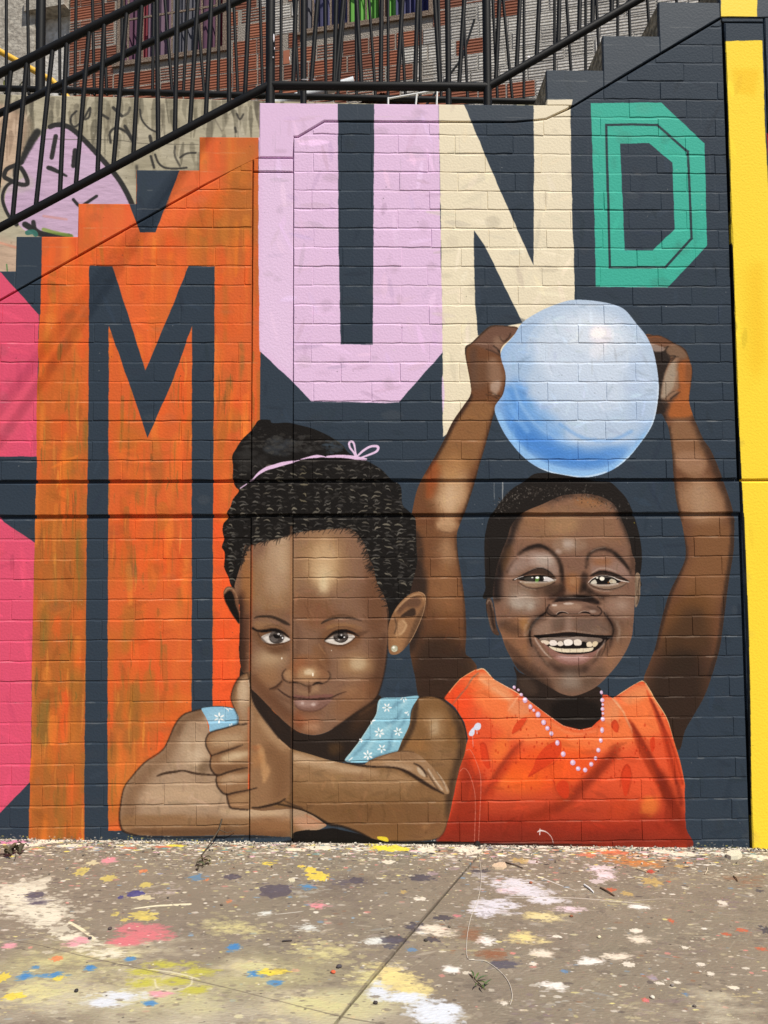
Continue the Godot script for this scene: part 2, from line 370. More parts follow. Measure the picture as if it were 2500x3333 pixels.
func curtain(w: float, h: float, folds: int, phase: float) -> ArrayMesh:
	var st := SurfaceTool.new()
	st.begin(Mesh.PRIMITIVE_TRIANGLES)
	st.set_smooth_group(0)
	var n := folds * 8
	var pts := []
	for i in n + 1:
		var t := float(i) / n
		pts.append(Vector2(t * w, 0.03 * sin(t * folds * TAU + phase) + 0.012 * sin(t * folds * 2.3 * TAU + phase * 2.0)))
	for i in n:
		var a: Vector2 = pts[i]
		var b: Vector2 = pts[i + 1]
		quad(st, Vector3(a.x, 0, a.y), Vector3(b.x, 0, b.y), Vector3(b.x, h, b.y * 0.7), Vector3(a.x, h, a.y * 0.7), Vector3.BACK)
	return done(st)

func build_house(lumps: Texture2D, grain: Texture2D) -> void:
	var house := thing("brick_house", "unplastered hollow clay brick house with two curtained barred windows above the terrace", "house")
	house.position = Vector3(0, 0, -5.8)
	house.rotation.y = -0.2356
	var mortar := matt(linear(0.3, 0.265, 0.225), 0.95, lumps, 1.6, 0.35)
	var mortar_cement := matt(linear(0.36, 0.34, 0.31), 0.95, lumps, 1.6, 0.35)
	var holes := [Rect2(-3.52, 8.37, 1.62, 1.4), Rect2(-0.86, 8.43, 1.76, 1.3)]
	# core wall round the window openings
	for r: Array in [[-4.27, 5.6, -3.52, 11], [-1.9, 5.6, -0.86, 11], [0.9, 5.6, 4.9, 11], [-3.52, 5.6, -1.9, 8.37], [-3.52, 9.77, -1.9, 11], [-0.86, 5.6, 0.9, 8.43], [-0.86, 9.73, 0.9, 11]]:
		part("wall", box_mesh(Vector3(r[0], r[1], -0.32), Vector3(r[2], r[3], -0.0085)), mortar if r[0] < 0.5 else mortar_cement, house)
	part("wall", box_mesh(Vector3(-4.27, 5.6, -6), Vector3(-4.05, 11, -0.33)), mortar, house)
	part("roof", box_mesh(Vector3(-4.5, 11, -6.2), Vector3(5.0, 11.12, 0.5)), matt(linear(0.25, 0.24, 0.22), 0.9), house)
	part("back_wall", box_mesh(Vector3(-4.05, 5.6, -1.6), Vector3(4.9, 11, -1.5)), matt(linear(0.08, 0.07, 0.07), 0.9), house)
	var clay: Array[Material] = []
	for c: Array in [[0.34, 0.115, 0.06], [0.28, 0.095, 0.05], [0.38, 0.14, 0.075], [0.24, 0.085, 0.048], [0.31, 0.13, 0.08]]:
		clay.append(matt(linear(c[0], c[1], c[2]), 0.85, grain, 0.15, 0.25))
	var lime: Array[Material] = []
	for c: Array in [[0.55, 0.53, 0.5], [0.48, 0.46, 0.43], [0.6, 0.58, 0.54]]:
		var m := matt(Color.WHITE, 0.9, grain, 0.15, 0.25)
		m.albedo_texture = noise_sheet(256, 0.03, 5, int(c[0] * 100), linear(c[0] * 0.75, c[1] * 0.72, c[2] * 0.68), linear(c[0] * 1.2, c[1] * 1.2, c[2] * 1.2), 2.5)
		lime.append(m)
	var long := ribbed_brick(0.332, 0.193, 5)
	var half := ribbed_brick(0.157, 0.193, 5)
	var tall := ribbed_brick(0.092, 0.193, 1)
	var y := 7.186
	var row := 0
	while y < 9.6:
		var u := -4.26 + (0.0 if row % 2 else 0.17)
		if row % 2 == 0:
			place_brick(house, half, Vector3(-4.26, y, 0), clay, lime)
		while u < 4.8:
			var r := Rect2(u, y, 0.335, 0.2)
			var pick: ArrayMesh = long
			var wide := 0.335
			if rng.randf() < 0.07:
				pick = half
				wide = 0.16
			elif rng.randf() < 0.05:
				pick = tall
				wide = 0.095
			r.size.x = wide
			var hit := false
			for h: Rect2 in holes:
				if h.intersects(r):
					hit = true
					var left := h.position.x - u
					if left > 0.165:
						place_brick(house, half, Vector3(h.position.x - 0.165, y, 0), clay, lime)
					var right := u + wide - h.end.x
					if right > 0.1:
						place_brick(house, tall if right < 0.16 else half, Vector3(h.end.x + 0.005, y, 0), clay, lime)
			if not hit and u + wide < 4.9:
				place_brick(house, pick, Vector3(u, y, 0), clay, lime)
			u += wide + rng.randf_range(0.012, 0.022)
		y += 0.214
		row += 1
	var rust := matt(Color.WHITE, 0.9, grain, 0.3, 0.2)
	rust.albedo_texture = noise_sheet(256, 0.05, 4, 33, linear(0.06, 0.03, 0.02), linear(0.4, 0.33, 0.25), 2.0)
	var wood := matt(linear(0.24, 0.13, 0.07), 0.85, grain, 0.3, 0.2)
	var cloths := {"plum": [0.09, 0.035, 0.07], "crimson": [0.2, 0.02, 0.035], "mauve": [0.13, 0.08, 0.12], "ash": [0.09, 0.09, 0.11], "blue": [0.06, 0.06, 0.14], "green": [0.11, 0.33, 0.05], "brown": [0.14, 0.07, 0.04], "indigo": [0.05, 0.05, 0.17]}
	for w: Array in [[holes[0], [["plum", 0.0, 0.28], ["crimson", 0.28, 0.12], ["mauve", 0.4, 0.34], ["ash", 0.74, 0.42], ["plum", 1.16, 0.3], ["crimson", 1.46, 0.15]]], [holes[1], [["ash", 0.0, 0.16], ["blue", 0.16, 0.46], ["green", 0.62, 0.42], ["brown", 1.04, 0.12], ["green", 1.16, 0.1], ["blue", 1.26, 0.2], ["indigo", 1.46, 0.28]]]]:
		var h: Rect2 = w[0]
		var win := Node3D.new()
		win.name = "window" if h == holes[0] else "window_001"
		house.add_child(win)
		win.position = Vector3(h.position.x, h.position.y, 0)
		var s := h.size
		part("frame", box_mesh(Vector3(0, 0, -0.1), Vector3(0.05, s.y, 0.012)), rust if h == holes[0] else wood, win)
		part("frame", box_mesh(Vector3(s.x - 0.05, 0, -0.1), Vector3(s.x, s.y, 0.012)), rust, win)
		part("sill", box_mesh(Vector3(-0.06, -0.035, -0.12), Vector3(s.x + 0.06, 0.0, 0.03)), rust, win)
		part("rail", box_mesh(Vector3(0.05, 0.02, -0.02), Vector3(s.x - 0.05, 0.045, 0.006)), rust, win)
		for i in 7:
			var x := s.x * (i + 0.7) / 7.4
			part("bar", box_mesh(Vector3(x, 0.045, -0.012), Vector3(x + 0.022, s.y, 0.006)), rust, win)
		part("bar", box_mesh(Vector3(0.05, 0.62, -0.014), Vector3(s.x - 0.05, 0.645, 0.002)), rust, win)
		for c: Array in w[1]:
			var t: Array = cloths[c[0]]
			var m := matt(linear(t[0], t[1], t[2]), 0.95)
			m.rim_enabled = true
			m.rim = 0.3
			m.cull_mode = BaseMaterial3D.CULL_DISABLED
			var o := part("curtain", curtain(c[2], s.y - 0.03, maxi(1, int(c[2] / 0.09)), c[1] * 7.0), m, win)
			o.position = Vector3(c[1], 0.02, -0.13)
	# neighbour: rendered wall with a pale pilaster
	var n := thing("plastered_house", "grey cement rendered house wall at the far left behind the railings", "house")
	n.position = Vector3(-4.3, 0, -6.83)
	n.rotation.y = -0.2356
	var render := matt(Color.WHITE, 0.95, lumps, 0.8, 0.9)
	render.albedo_texture = noise_sheet(512, 0.015, 5, 71, linear(0.27, 0.24, 0.2), linear(0.5, 0.46, 0.39), 1.8)
	part("wall", box_mesh(Vector3(-6, 5.2, -0.5), Vector3(-0.4, 11.5, 0.0)), render, n)
	var pale := matt(Color.WHITE, 0.95, lumps, 0.8, 0.9)
	pale.albedo_texture = noise_sheet(256, 0.03, 5, 72, linear(0.4, 0.38, 0.34), linear(0.62, 0.6, 0.57), 1.8)
	part("return_wall", box_mesh(Vector3(-0.4, 5.2, -0.5), Vector3(0.1, 11.5, -0.16)), pale, n)
	part("ledge", box_mesh(Vector3(-0.52, 9.32, -0.3), Vector3(0.12, 9.6, 0.08)), render, n)

func place_brick(house: Node3D, mesh: ArrayMesh, at: Vector3, clay: Array[Material], lime: Array[Material]) -> void:
	var white := (at.x > 0.35 and at.y < 7.9) or (at.x > 0.6 and at.y < 8.1) or (at.x > 0.95 and at.y < 8.3) or (at.x > 2.2 and at.y < 8.6) or (at.x > -1.5 and at.x < -0.8 and at.y > 8.4)
	if at.y < 7.3 and at.x < 2.0:
		white = false
	if white and rng.randf() < 0.08:
		white = false
	var o := part("brick", mesh, lime[rng.randi() % lime.size()] if white else clay[rng.randi() % clay.size()], house)
	o.position = at + Vector3(rng.randf_range(-0.003, 0.003), rng.randf_range(-0.004, 0.004), rng.randf_range(-0.004, 0.006))
	o.rotation.z = rng.randf_range(-0.006, 0.006)

func corrugated(path: Array, depth: float, m: Material, called: String, label: String) -> void:
	# a sheet whose front edge follows «path» and that runs back by «depth», waves across it
	var st := start()
	var n := 90
	var edge := []
	for i in n + 1:
		var t := float(i) / n * (path.size() - 1)
		var k := mini(int(t), path.size() - 2)
		var q0: Vector3 = path[k].lerp(path[k + 1], t - k)
		edge.append(q0 + Vector3(0, 0.02 * sin(i * 1.25) + rng.randf_range(-0.004, 0.004), 0))
	for i in n:
		var a: Vector3 = edge[i]
		var b: Vector3 = edge[i + 1]
		var back := Vector3(0.03, 0.12, -depth)
		quad(st, a, b, b + back, a + back, Vector3(0, 1, 0.2))
		quad(st, a, b, b + Vector3(0, -0.006, 0), a + Vector3(0, -0.006, 0), Vector3.BACK)
		quad(st, a + Vector3(0, -0.006, 0), b + Vector3(0, -0.006, 0), b + back + Vector3(0, -0.006, 0), a + back + Vector3(0, -0.006, 0), Vector3.DOWN)
	var o := part(called, done(st), m, self)
	o.set_meta("label", label)
	o.set_meta("category", "roof sheet")

func build_clutter(lumps: Texture2D, grain: Texture2D) -> void:
	var rust := matt(Color.WHITE, 0.95, grain, 0.4, 0.3)
	rust.albedo_texture = noise_sheet(256, 0.04, 5, 51, linear(0.035, 0.018, 0.012), linear(0.16, 0.07, 0.035), 1.8)
	corrugated([Vector3(-2.0, 5.5, -2.9), Vector3(-1.2, 5.54, -2.9), Vector3(-0.6, 5.58, -2.95), Vector3(-0.1, 5.66, -2.95), Vector3(0.2, 5.55, -2.95)], 0.9, rust, "corrugated_sheet", "rusty brown corrugated metal sheet lying along the terrace behind the railing")
	var heap := thing("rusty_sheet_heap", "peaked heap of rusty brown broken sheets below the white bricks", "scrap heap")
	for k in 6:
		var st := start()
		var n := 14
		var x0 := -0.32 + k * 0.02
		for i in n:
			var u0 := float(i) / n
			var u1 := float(i + 1) / n
			var peak := func(u: float) -> float: return (0.42 - k * 0.055) * (1.0 - absf(u - 0.5) * 1.7) + 0.018 * sin(u * 34.0 + k)
			var a := Vector3(x0 + u0 * 0.78, 5.42 + peak.call(u0), -3.1 + k * 0.09)
			var b := Vector3(x0 + u1 * 0.78, 5.42 + peak.call(u1), -3.1 + k * 0.09)
			var d := Vector3(0.02, -0.06, 0.13)
			quad(st, a, b, b + d, a + d, Vector3(0, 0.4, 1))
			quad(st, a, b, Vector3(b.x, 5.0, b.z - 0.02), Vector3(a.x, 5.0, a.z - 0.02), Vector3.FORWARD)
		part("sheet", done(st), rust, heap)
	var zinc := matt(linear(0.6, 0.62, 0.62), 0.5, lumps, 0.2, 0.4)
	var gutter := part("flashing", tube([Vector3(-2.0, 6.15, -3.9), Vector3(-1.0, 6.17, -3.85), Vector3(-0.1, 6.38, -3.75)], 0.05, 8), zinc, self)
	gutter.set_meta("label", "long pale zinc flashing strip leaning at the foot of the brick house")
	gutter.set_meta("category", "flashing")
	var white := matt(linear(0.75, 0.75, 0.72), 0.5)
	var rack := thing("white_rack", "small white metal rack lying behind the landing railing", "rack")
	for b: Array in [[0.2, 5.02, 0.72, 5.12], [0.2, 4.9, 0.72, 4.92], [0.42, 4.86, 0.44, 5.07], [0.6, 4.86, 0.61, 5.1], [0.72, 4.86, 0.72, 5.13], [0.2, 4.86, 0.2, 5.03]]:
		part("rod", tube([Vector3(b[0], b[1] + 0.3, -2.28), Vector3(b[2], b[3] + 0.3, -2.28)], 0.008, 8), white, rack)
	var box := thing("window_frame", "old cream painted window frame leaning on the terrace right of the landing", "window frame")
	var cream := matt(linear(0.5, 0.47, 0.3), 0.7, grain, 0.2, 0.3)
	for b: Array in [[1.36, 5.34, 1.4, 5.62], [1.6, 5.34, 1.64, 5.62], [1.4, 5.58, 1.6, 5.62], [1.4, 5.34, 1.6, 5.37], [1.49, 5.37, 1.51, 5.58]]:
		part("rail", box_mesh(Vector3(b[0], b[1], -2.9), Vector3(b[2], b[3], -2.86)), cream, box)
	var pipe := part("yellow_pipe", tube([Vector3(-3.9, 6.49, -3.0), Vector3(-3.344, 6.172, -3.0), Vector3(-2.86, 5.895, -3.0), Vector3(-2.6, 5.6, -3.0)], 0.028, 12), matt(linear(0.75, 0.42, 0.03), 0.45), self)
	pipe.set_meta("label", "bright yellow gas pipe slanting down in front of the grey house")
	pipe.set_meta("category", "pipe")
	var black := matt(linear(0.01, 0.01, 0.01), 0.6)
	var cable := part("hanging_cable", tube([Vector3(1.12, 6.95, -3.6), Vector3(1.0, 6.6, -3.7), Vector3(0.74, 6.3, -3.8), Vector3(0.4, 5.9, -3.9), Vector3(0.25, 5.7, -4.0)], 0.012, 8), black, self)
	cable.set_meta("label", "thin black cable hanging diagonally in front of the white bricks")
	cable.set_meta("category", "cable")
	# a bush peeping over the wall on the far left
	var leaf_m: Array[Material] = [matt(linear(0.05, 0.09, 0.025), 0.6), matt(linear(0.09, 0.14, 0.035), 0.6), matt(linear(0.16, 0.17, 0.04), 0.6)]
	for m in leaf_m:
		m.cull_mode = BaseMaterial3D.CULL_DISABLED
	var bush := thing("leafy_bush", "low green bush growing behind the graffiti wall at the far left", "bush")
	for i in 90:
		leaf(rng.randf_range(0.07, 0.12), rng.randf_range(0.035, 0.055), 0.15, leaf_m[rng.randi() % 3], bush, Vector3(-3.35 + rng.randfn(0, 0.26), 5.45 + absf(rng.randfn(0, 0.1)), -2.85 + rng.randfn(0, 0.08)), Vector3(rng.randf_range(-1.2, 0.6), rng.randf() * TAU, rng.randf_range(-0.6, 0.6)))
	for i in 6:
		part("stem", tube([Vector3(-3.7 + i * 0.14, 5.2, -2.85), Vector3(-3.66 + i * 0.13, 5.6, -2.83)], 0.008, 6, 0.5), matt(linear(0.1, 0.07, 0.04), 0.9), bush)
	# unseen cables added in front of the wall to cast shadows across the M
	for k in 2:
		var c := part("added_cable", tube(ADDED_CABLES[k], 0.0095 - 0.002 * k, 8), black, self)
		c.set_meta("label", ["thicker black cable added out of view to cast a shadow on the wall", "thinner black cable added out of view to cast a shadow on the wall"][k])
		c.set_meta("category", "cable")
		c.set_meta("group", "added shadow cables")
	# ---- litter on the pavement
	var twig_m := matt(linear(0.07, 0.05, 0.03), 0.9, grain, 0.1, 0.1)
	var dry: Array[Material] = [matt(linear(0.06, 0.05, 0.025), 0.8), matt(linear(0.1, 0.075, 0.03), 0.8), matt(linear(0.05, 0.06, 0.02), 0.8)]
	for m in dry:
		m.cull_mode = BaseMaterial3D.CULL_DISABLED
	var tw := thing("twig", "thin brown leafy twig propped against the foot of the wall under the folded arms", "twig")
	var base := ground(-0.755, 0.0)
	part("stem", tube([base + Vector3(0.022, 0.115, 0.006), base + Vector3(0.012, 0.07, 0.03), base + Vector3(-0.03, 0.012, 0.13), base + Vector3(-0.04, 0.006, 0.2), base + Vector3(-0.015, 0.005, 0.29), base + Vector3(-0.005, 0.004, 0.36)], 0.004, 7, 0.5), twig_m, tw)
	part("stem", tube([base + Vector3(0.012, 0.07, 0.03), base + Vector3(0.05, 0.05, 0.02), base + Vector3(0.09, 0.06, 0.012)], 0.0025, 6, 0.5), twig_m, tw)
	for i in 7:
		leaf(0.045, 0.016, 0.2, dry[i % 3], tw, base + Vector3(-0.02 + 0.012 * (i % 3), 0.006, 0.25 + 0.018 * i), Vector3(-0.15, [1.2, -1.0, 0.5, -0.4, 2.0, -1.7, 0.1][i], 0.1))
	var clump := thing("dead_leaves", "curled dark dead leaves on the pavement below the pink letter", "leaves")
	var cb := ground(-1.68, 0.225)
	for i in 7:
		leaf(rng.randf_range(0.05, 0.085), rng.randf_range(0.022, 0.034), 0.35, dry[i % 2], clump, cb + Vector3(rng.randf_range(-0.05, 0.05), 0.008, rng.randf_range(-0.02, 0.02)), Vector3(-0.3, rng.randf() * TAU, rng.randf_range(-0.5, 0.5)))
	part("stem", tube([cb + Vector3(-0.07, 0.006, 0.06), cb + Vector3(-0.02, 0.02, 0.0), cb + Vector3(0.05, 0.01, -0.01)], 0.003, 6, 0.6), twig_m, clump)
	part("stem", tube([cb + Vector3(0.02, 0.006, 0.02), cb + Vector3(0.035, 0.005, 0.075)], 0.0025, 6, 0.6), twig_m, clump)
	var sprig := thing("weed_sprig", "small green weed sprig lying on the pavement in the foreground", "sprig")
	var sb := ground(SPRIG.x, SPRIG.y)
	part("stem", tube([sb + Vector3(-0.02, 0.006, -0.06), sb + Vector3(-0.004, 0.012, 0.0), sb + Vector3(0.03, 0.005, 0.065)], 0.003, 6, 0.6), matt(linear(0.12, 0.09, 0.03), 0.8), sprig)
	for i in 7:
		leaf(rng.randf_range(0.045, 0.075), 0.009, 0.12, leaf_m[i % 2], sprig, sb + Vector3(-0.01 + 0.004 * i, 0.008, -0.04 + 0.016 * i), Vector3(-0.25, [3.4, 2.6, 1.8, 0.6, -0.5, 0.2, 2.2][i], 0.2))
	sprig.scale = Vector3.ONE * 0.72
	sprig.position = sb * 0.28
	var grit := MultiMesh.new()   # crumbs of paint, plaster and sand swept against the wall
	grit.transform_format = MultiMesh.TRANSFORM_3D
	grit.use_colors = true
	var crumb := BoxMesh.new()
	crumb.size = Vector3.ONE
	grit.mesh = crumb
	grit.instance_count = 2600
	for i in 2600:
		var x := rng.randf_range(-2.3, 2.4)
		var z := 0.004 + absf(rng.randfn(0, 1)) * (0.018 if i < 1700 else 0.16)
		var k := 0.0012 + 0.0045 * pow(rng.randf(), 4)
		var t := Basis.from_euler(Vector3(rng.randf() * 6, rng.randf() * 6, rng.randf() * 6)) * Basis.from_scale(Vector3(k * 2.2, k, k * 1.6))
		grit.set_instance_transform(i, Transform3D(t, ground(x, z) + Vector3(0, k * 0.6, 0)))
		grit.set_instance_color(i, [Color(0.4, 0.36, 0.3), Color(0.2, 0.17, 0.14), Color(0.6, 0.56, 0.47), Color(0.08, 0.07, 0.06), Color(0.3, 0.25, 0.19), Color(0.12, 0.1, 0.08)][rng.randi() % 6])
	var gm := matt(Color.WHITE, 0.95)
	gm.vertex_color_use_as_albedo = true
	var gi := MultiMeshInstance3D.new()
	gi.name = "grit"
	gi.multimesh = grit
	gi.material_override = gm
	gi.set_meta("label", "loose grit and paint crumbs swept along the foot of the wall")
	gi.set_meta("category", "grit")
	gi.set_meta("kind", "stuff")
	add_child(gi)
	for k in STICKS:
		var a := ground(k[0], k[1])
		var b := ground(k[2], k[3])
		var o := part("stick", tube([a + Vector3(0, 0.004, 0), a.lerp(b, 0.5) + Vector3(0.002, 0.006, 0.002), b + Vector3(0, 0.004, 0)], k[4], 7, 0.7), matt(linear(k[5], k[6], k[7]), 0.9), self)
		o.set_meta("label", k[8])
		o.set_meta("category", "stick")
		o.set_meta("group", "sticks on the pavement")
	for k in CHIPS:
		var at := ground(k[0], k[1])
		var st := start()
		var o2 := PackedVector2Array()
		for i in 7:
			o2.append(Vector2(cos(TAU * i / 7) * k[2] * rng.randf_range(0.75, 1.15), sin(TAU * i / 7) * k[3] * rng.randf_range(0.75, 1.15)))
		for i in 7:
			var j := (i + 1) % 7
			var a := Vector3(o2[i].x, 0, o2[i].y)
			var b := Vector3(o2[j].x, 0, o2[j].y)
			var up := Vector3(0, k[4], 0)
			face(st, up, a * 0.94 + up, b * 0.94 + up, Vector3.UP)
			quad(st, a, b, b * 0.94 + up, a * 0.94 + up, (a + b).normalized())
		var o := part(k[8], done(st), matt(linear(k[5], k[6], k[7]), 0.85, grain, 0.2, 0.1), self)
		o.position = at + Vector3(0, 0.001, 0)
		o.rotation = Vector3(0.04, 0.6, 0.05)
		o.set_meta("label", k[9])
		o.set_meta("category", k[10])
	for k in PEBBLES:
		var at := ground(k[0], k[1])
		pebble(k[6], k[7], "pebble", at, Vector3(k[2], k[2] * 0.6, k[2] * 0.85) * 0.62, matt(linear(k[3], k[4], k[5]), 0.8), int(k[0] * 1000) + 9)
	var thread_path := []
	for v in THREAD:
		thread_path.append(ground(v.x, v.y) + Vector3(0, 0.0025, 0))
	var smooth := []
	for i in thread_path.size() - 1:
		for j in 6:
			smooth.append(thread_path[i].cubic_interpolate(thread_path[i + 1], thread_path[maxi(0, i - 1)], thread_path[mini(thread_path.size() - 1, i + 2)], j / 6.0))
	smooth.append(thread_path[-1])
	var th := part("thread", tube(smooth, 0.0011, 5), matt(linear(0.6, 0.55, 0.47), 0.9), self)
	th.set_meta("label", "long thin pale thread curling over the pavement beside the slab joint")
	th.set_meta("category", "thread")
	var hole := part("drain_stub", tube([Vector3(DRAIN.x, DRAIN.y + 0.012, -0.02), Vector3(DRAIN.x, DRAIN.y + 0.01, 0.022)], 0.014, 12), black, self)
	hole.set_meta("label", "tiny black pipe stub at the wall foot under the orange shirt")
	hole.set_meta("category", "pipe")

# ---------------------------------------------------------------- helpers for things, parts and setting
var used := {}

func numbered(called: String) -> String:
	var n: int = used.get(called, 0)
	used[called] = n + 1
	return called if n == 0 else "%s_%03d" % [called, n]

func thing(called: String, label: String, category: String, group := "") -> Node3D:
	var o := Node3D.new()
	o.name = numbered(called)
	add_child(o)
	o.set_meta("label", label)
	o.set_meta("category", category)
	if group:
		o.set_meta("group", group)
	return o

func part(called: String, mesh: Mesh, m: Material, parent: Node) -> MeshInstance3D:
	var o := MeshInstance3D.new()
	o.mesh = mesh
	if m:
		o.material_override = m
	if parent == self:
		o.name = numbered(called)
	else:
		var key := "%d/%s" % [parent.get_instance_id(), called]
		var n: int = used.get(key, 0)
		used[key] = n + 1
		o.name = called if n == 0 else "%s_%03d" % [called, n]
	parent.add_child(o)
	return o

func structure(o: Node) -> Node:
	o.set_meta("kind", "structure")
	return o

func linear(r: float, g: float, b: float) -> Color:
	return Color(r, g, b).linear_to_srgb()

func matt(c: Color, rough := 0.85, bump: Texture2D = null, depth := 0.3, size := 1.0) -> StandardMaterial3D:
	var m := StandardMaterial3D.new()
	m.albedo_color = c
	m.roughness = rough
	if bump:
		m.uv1_triplanar = true
		m.uv1_world_triplanar = true
		m.uv1_scale = Vector3.ONE / size
		m.heightmap_enabled = true
		m.heightmap_texture = bump
		m.heightmap_scale = depth
	return m

func noise_sheet(side: int, frequency: float, octaves: int, seed_: int, low := Color.BLACK, high := Color.WHITE, contrast := 1.0) -> ImageTexture:
	var n := FastNoiseLite.new()
	n.seed = seed_
	n.frequency = frequency
	n.fractal_octaves = octaves
	var im := n.get_seamless_image(side, side)
	im.convert(Image.FORMAT_RGBA8)
	if low != Color.BLACK or high != Color.WHITE or contrast != 1.0:
		var d := im.get_data()
		var ramp := []
		for i in 256:
			var t := clampf((i / 255.0 - 0.5) * contrast + 0.5, 0, 1)
			ramp.append(low.lerp(high, t))
		for i in range(0, d.size(), 4):
			var c: Color = ramp[d[i]]
			d[i] = int(c.r * 255)
			d[i + 1] = int(c.g * 255)
			d[i + 2] = int(c.b * 255)
		im = Image.create_from_data(side, side, false, Image.FORMAT_RGBA8, d)
	return ImageTexture.create_from_image(im)

func on_mural(x: float, y: float) -> Vector2:
	return Vector2((x + 2.6) / 5.2, (4.9 - y) / 5.2)

func face(st: SurfaceTool, a: Vector3, b: Vector3, c: Vector3, n: Vector3) -> void:   # one triangle that faces n
	var w := [a, b, c] if (b - a).cross(c - a).dot(n) < 0 else [a, c, b]
	for v: Vector3 in w:
		st.set_uv(on_mural(v.x, v.y))
		st.add_vertex(v)

func quad(st: SurfaceTool, a: Vector3, b: Vector3, c: Vector3, d: Vector3, n: Vector3) -> void:
	face(st, a, b, c, n)
	face(st, a, c, d, n)

func start() -> SurfaceTool:
	var st := SurfaceTool.new()
	st.begin(Mesh.PRIMITIVE_TRIANGLES)
	st.set_smooth_group(-1)
	return st

func done(st: SurfaceTool) -> ArrayMesh:
	st.generate_normals()
	return st.commit()

func box(st: SurfaceTool, lo: Vector3, hi: Vector3) -> void:
	var v := []
	for i in 8:
		v.append(Vector3(hi.x if i & 1 else lo.x, hi.y if i & 2 else lo.y, hi.z if i & 4 else lo.z))
	quad(st, v[0], v[1], v[3], v[2], Vector3.FORWARD)
	quad(st, v[4], v[5], v[7], v[6], Vector3.BACK)
	quad(st, v[0], v[2], v[6], v[4], Vector3.LEFT)
	quad(st, v[1], v[3], v[7], v[5], Vector3.RIGHT)
	quad(st, v[0], v[1], v[5], v[4], Vector3.DOWN)
	quad(st, v[2], v[3], v[7], v[6], Vector3.UP)

func box_mesh(lo: Vector3, hi: Vector3) -> ArrayMesh:
	var st := start()
	box(st, lo, hi)
	return done(st)

func tube(path: Array, radius: float, sides := 10, taper := 1.0) -> ArrayMesh:   # round bar along a path, closed ends
	var st := SurfaceTool.new()
	st.begin(Mesh.PRIMITIVE_TRIANGLES)
	st.set_smooth_group(0)
	var rings := []
	var n := path.size()
	var up := Vector3(0.123, 0.04, 0.99)
	for i in n:
		var t: Vector3 = (path[mini(i + 1, n - 1)] - path[maxi(i - 1, 0)]).normalized()
		var u := t.cross(up)
		if u.length() < 0.2:
			u = t.cross(Vector3(0.9, 0.1, 0.2))
		u = u.normalized()
		var v := t.cross(u).normalized()
		var r := radius * lerpf(1.0, taper, float(i) / maxf(n - 1, 1))
		var ring := []
		for k in sides:
			ring.append(path[i] + (u * cos(TAU * k / sides) + v * sin(TAU * k / sides)) * r)
		rings.append(ring)
	for i in n - 1:
		for k in sides:
			var a: Vector3 = rings[i][k]
			var b: Vector3 = rings[i][(k + 1) % sides]
			var c: Vector3 = rings[i + 1][(k + 1) % sides]
			var d: Vector3 = rings[i + 1][k]
			quad(st, a, b, c, d, (a + b + c + d) * 0.25 - (path[i] + path[i + 1]) * 0.5)
	st.set_smooth_group(-1)
	for end in [0, n - 1]:
		var dir: Vector3 = path[0] - path[1] if end == 0 else path[n - 1] - path[n - 2]
		for k in range(1, sides - 1):
			face(st, rings[end][0], rings[end][k], rings[end][k + 1], dir)
	return done(st)

func slab_between(outline: PackedVector2Array, z0: float, z1: float, wear: float) -> ArrayMesh:
	# a block with its front at z1 and its back at z0; front edges are rounded off by «wear» and a little ragged
	var st := start()
	var o := outline
	if Geometry2D.is_polygon_clockwise(o):
		o.reverse()
	var fine := PackedVector2Array()
	for i in o.size():
		var a := o[i]
		var b := o[(i + 1) % o.size()]
		var k := maxi(1, int(a.distance_to(b) / 0.06))
		for j in k:
			fine.append(a.lerp(b, float(j) / k))
	var inner := PackedVector2Array()
	var n := fine.size()
	for i in n:
		var d0 := (fine[i] - fine[i - 1]).normalized()
		var d1 := (fine[(i + 1) % n] - fine[i]).normalized()
		var n0 := Vector2(-d0.y, d0.x)
		var n1 := Vector2(-d1.y, d1.x)
		var m := (n0 + n1)
		m = m / maxf(0.35, m.length_squared() * 0.5)
		inner.append(fine[i] + m * wear * rng.randf_range(0.6, 1.5))
	var tri := Geometry2D.triangulate_polygon(inner)
	for i in range(0, tri.size(), 3):
		var t := [inner[tri[i]], inner[tri[i + 1]], inner[tri[i + 2]]]
		face(st, Vector3(t[0].x, t[0].y, z1), Vector3(t[1].x, t[1].y, z1), Vector3(t[2].x, t[2].y, z1), Vector3.BACK)
	for i in n:
		var j := (i + 1) % n
		var out_ := Vector3(fine[j].y - fine[i].y, fine[i].x - fine[j].x, 0).normalized()
		quad(st, Vector3(inner[i].x, inner[i].y, z1), Vector3(inner[j].x, inner[j].y, z1), Vector3(fine[j].x, fine[j].y, z1 - wear), Vector3(fine[i].x, fine[i].y, z1 - wear), out_ + Vector3.BACK)
	var n2 := o.size()
	for i in n2:
		var j := (i + 1) % n2
		var out_ := Vector3(o[j].y - o[i].y, o[i].x - o[j].x, 0).normalized()
		quad(st, Vector3(o[i].x, o[i].y, z1 - wear), Vector3(o[j].x, o[j].y, z1 - wear), Vector3(o[j].x, o[j].y, z0), Vector3(o[i].x, o[i].y, z0), out_)
	return done(st)

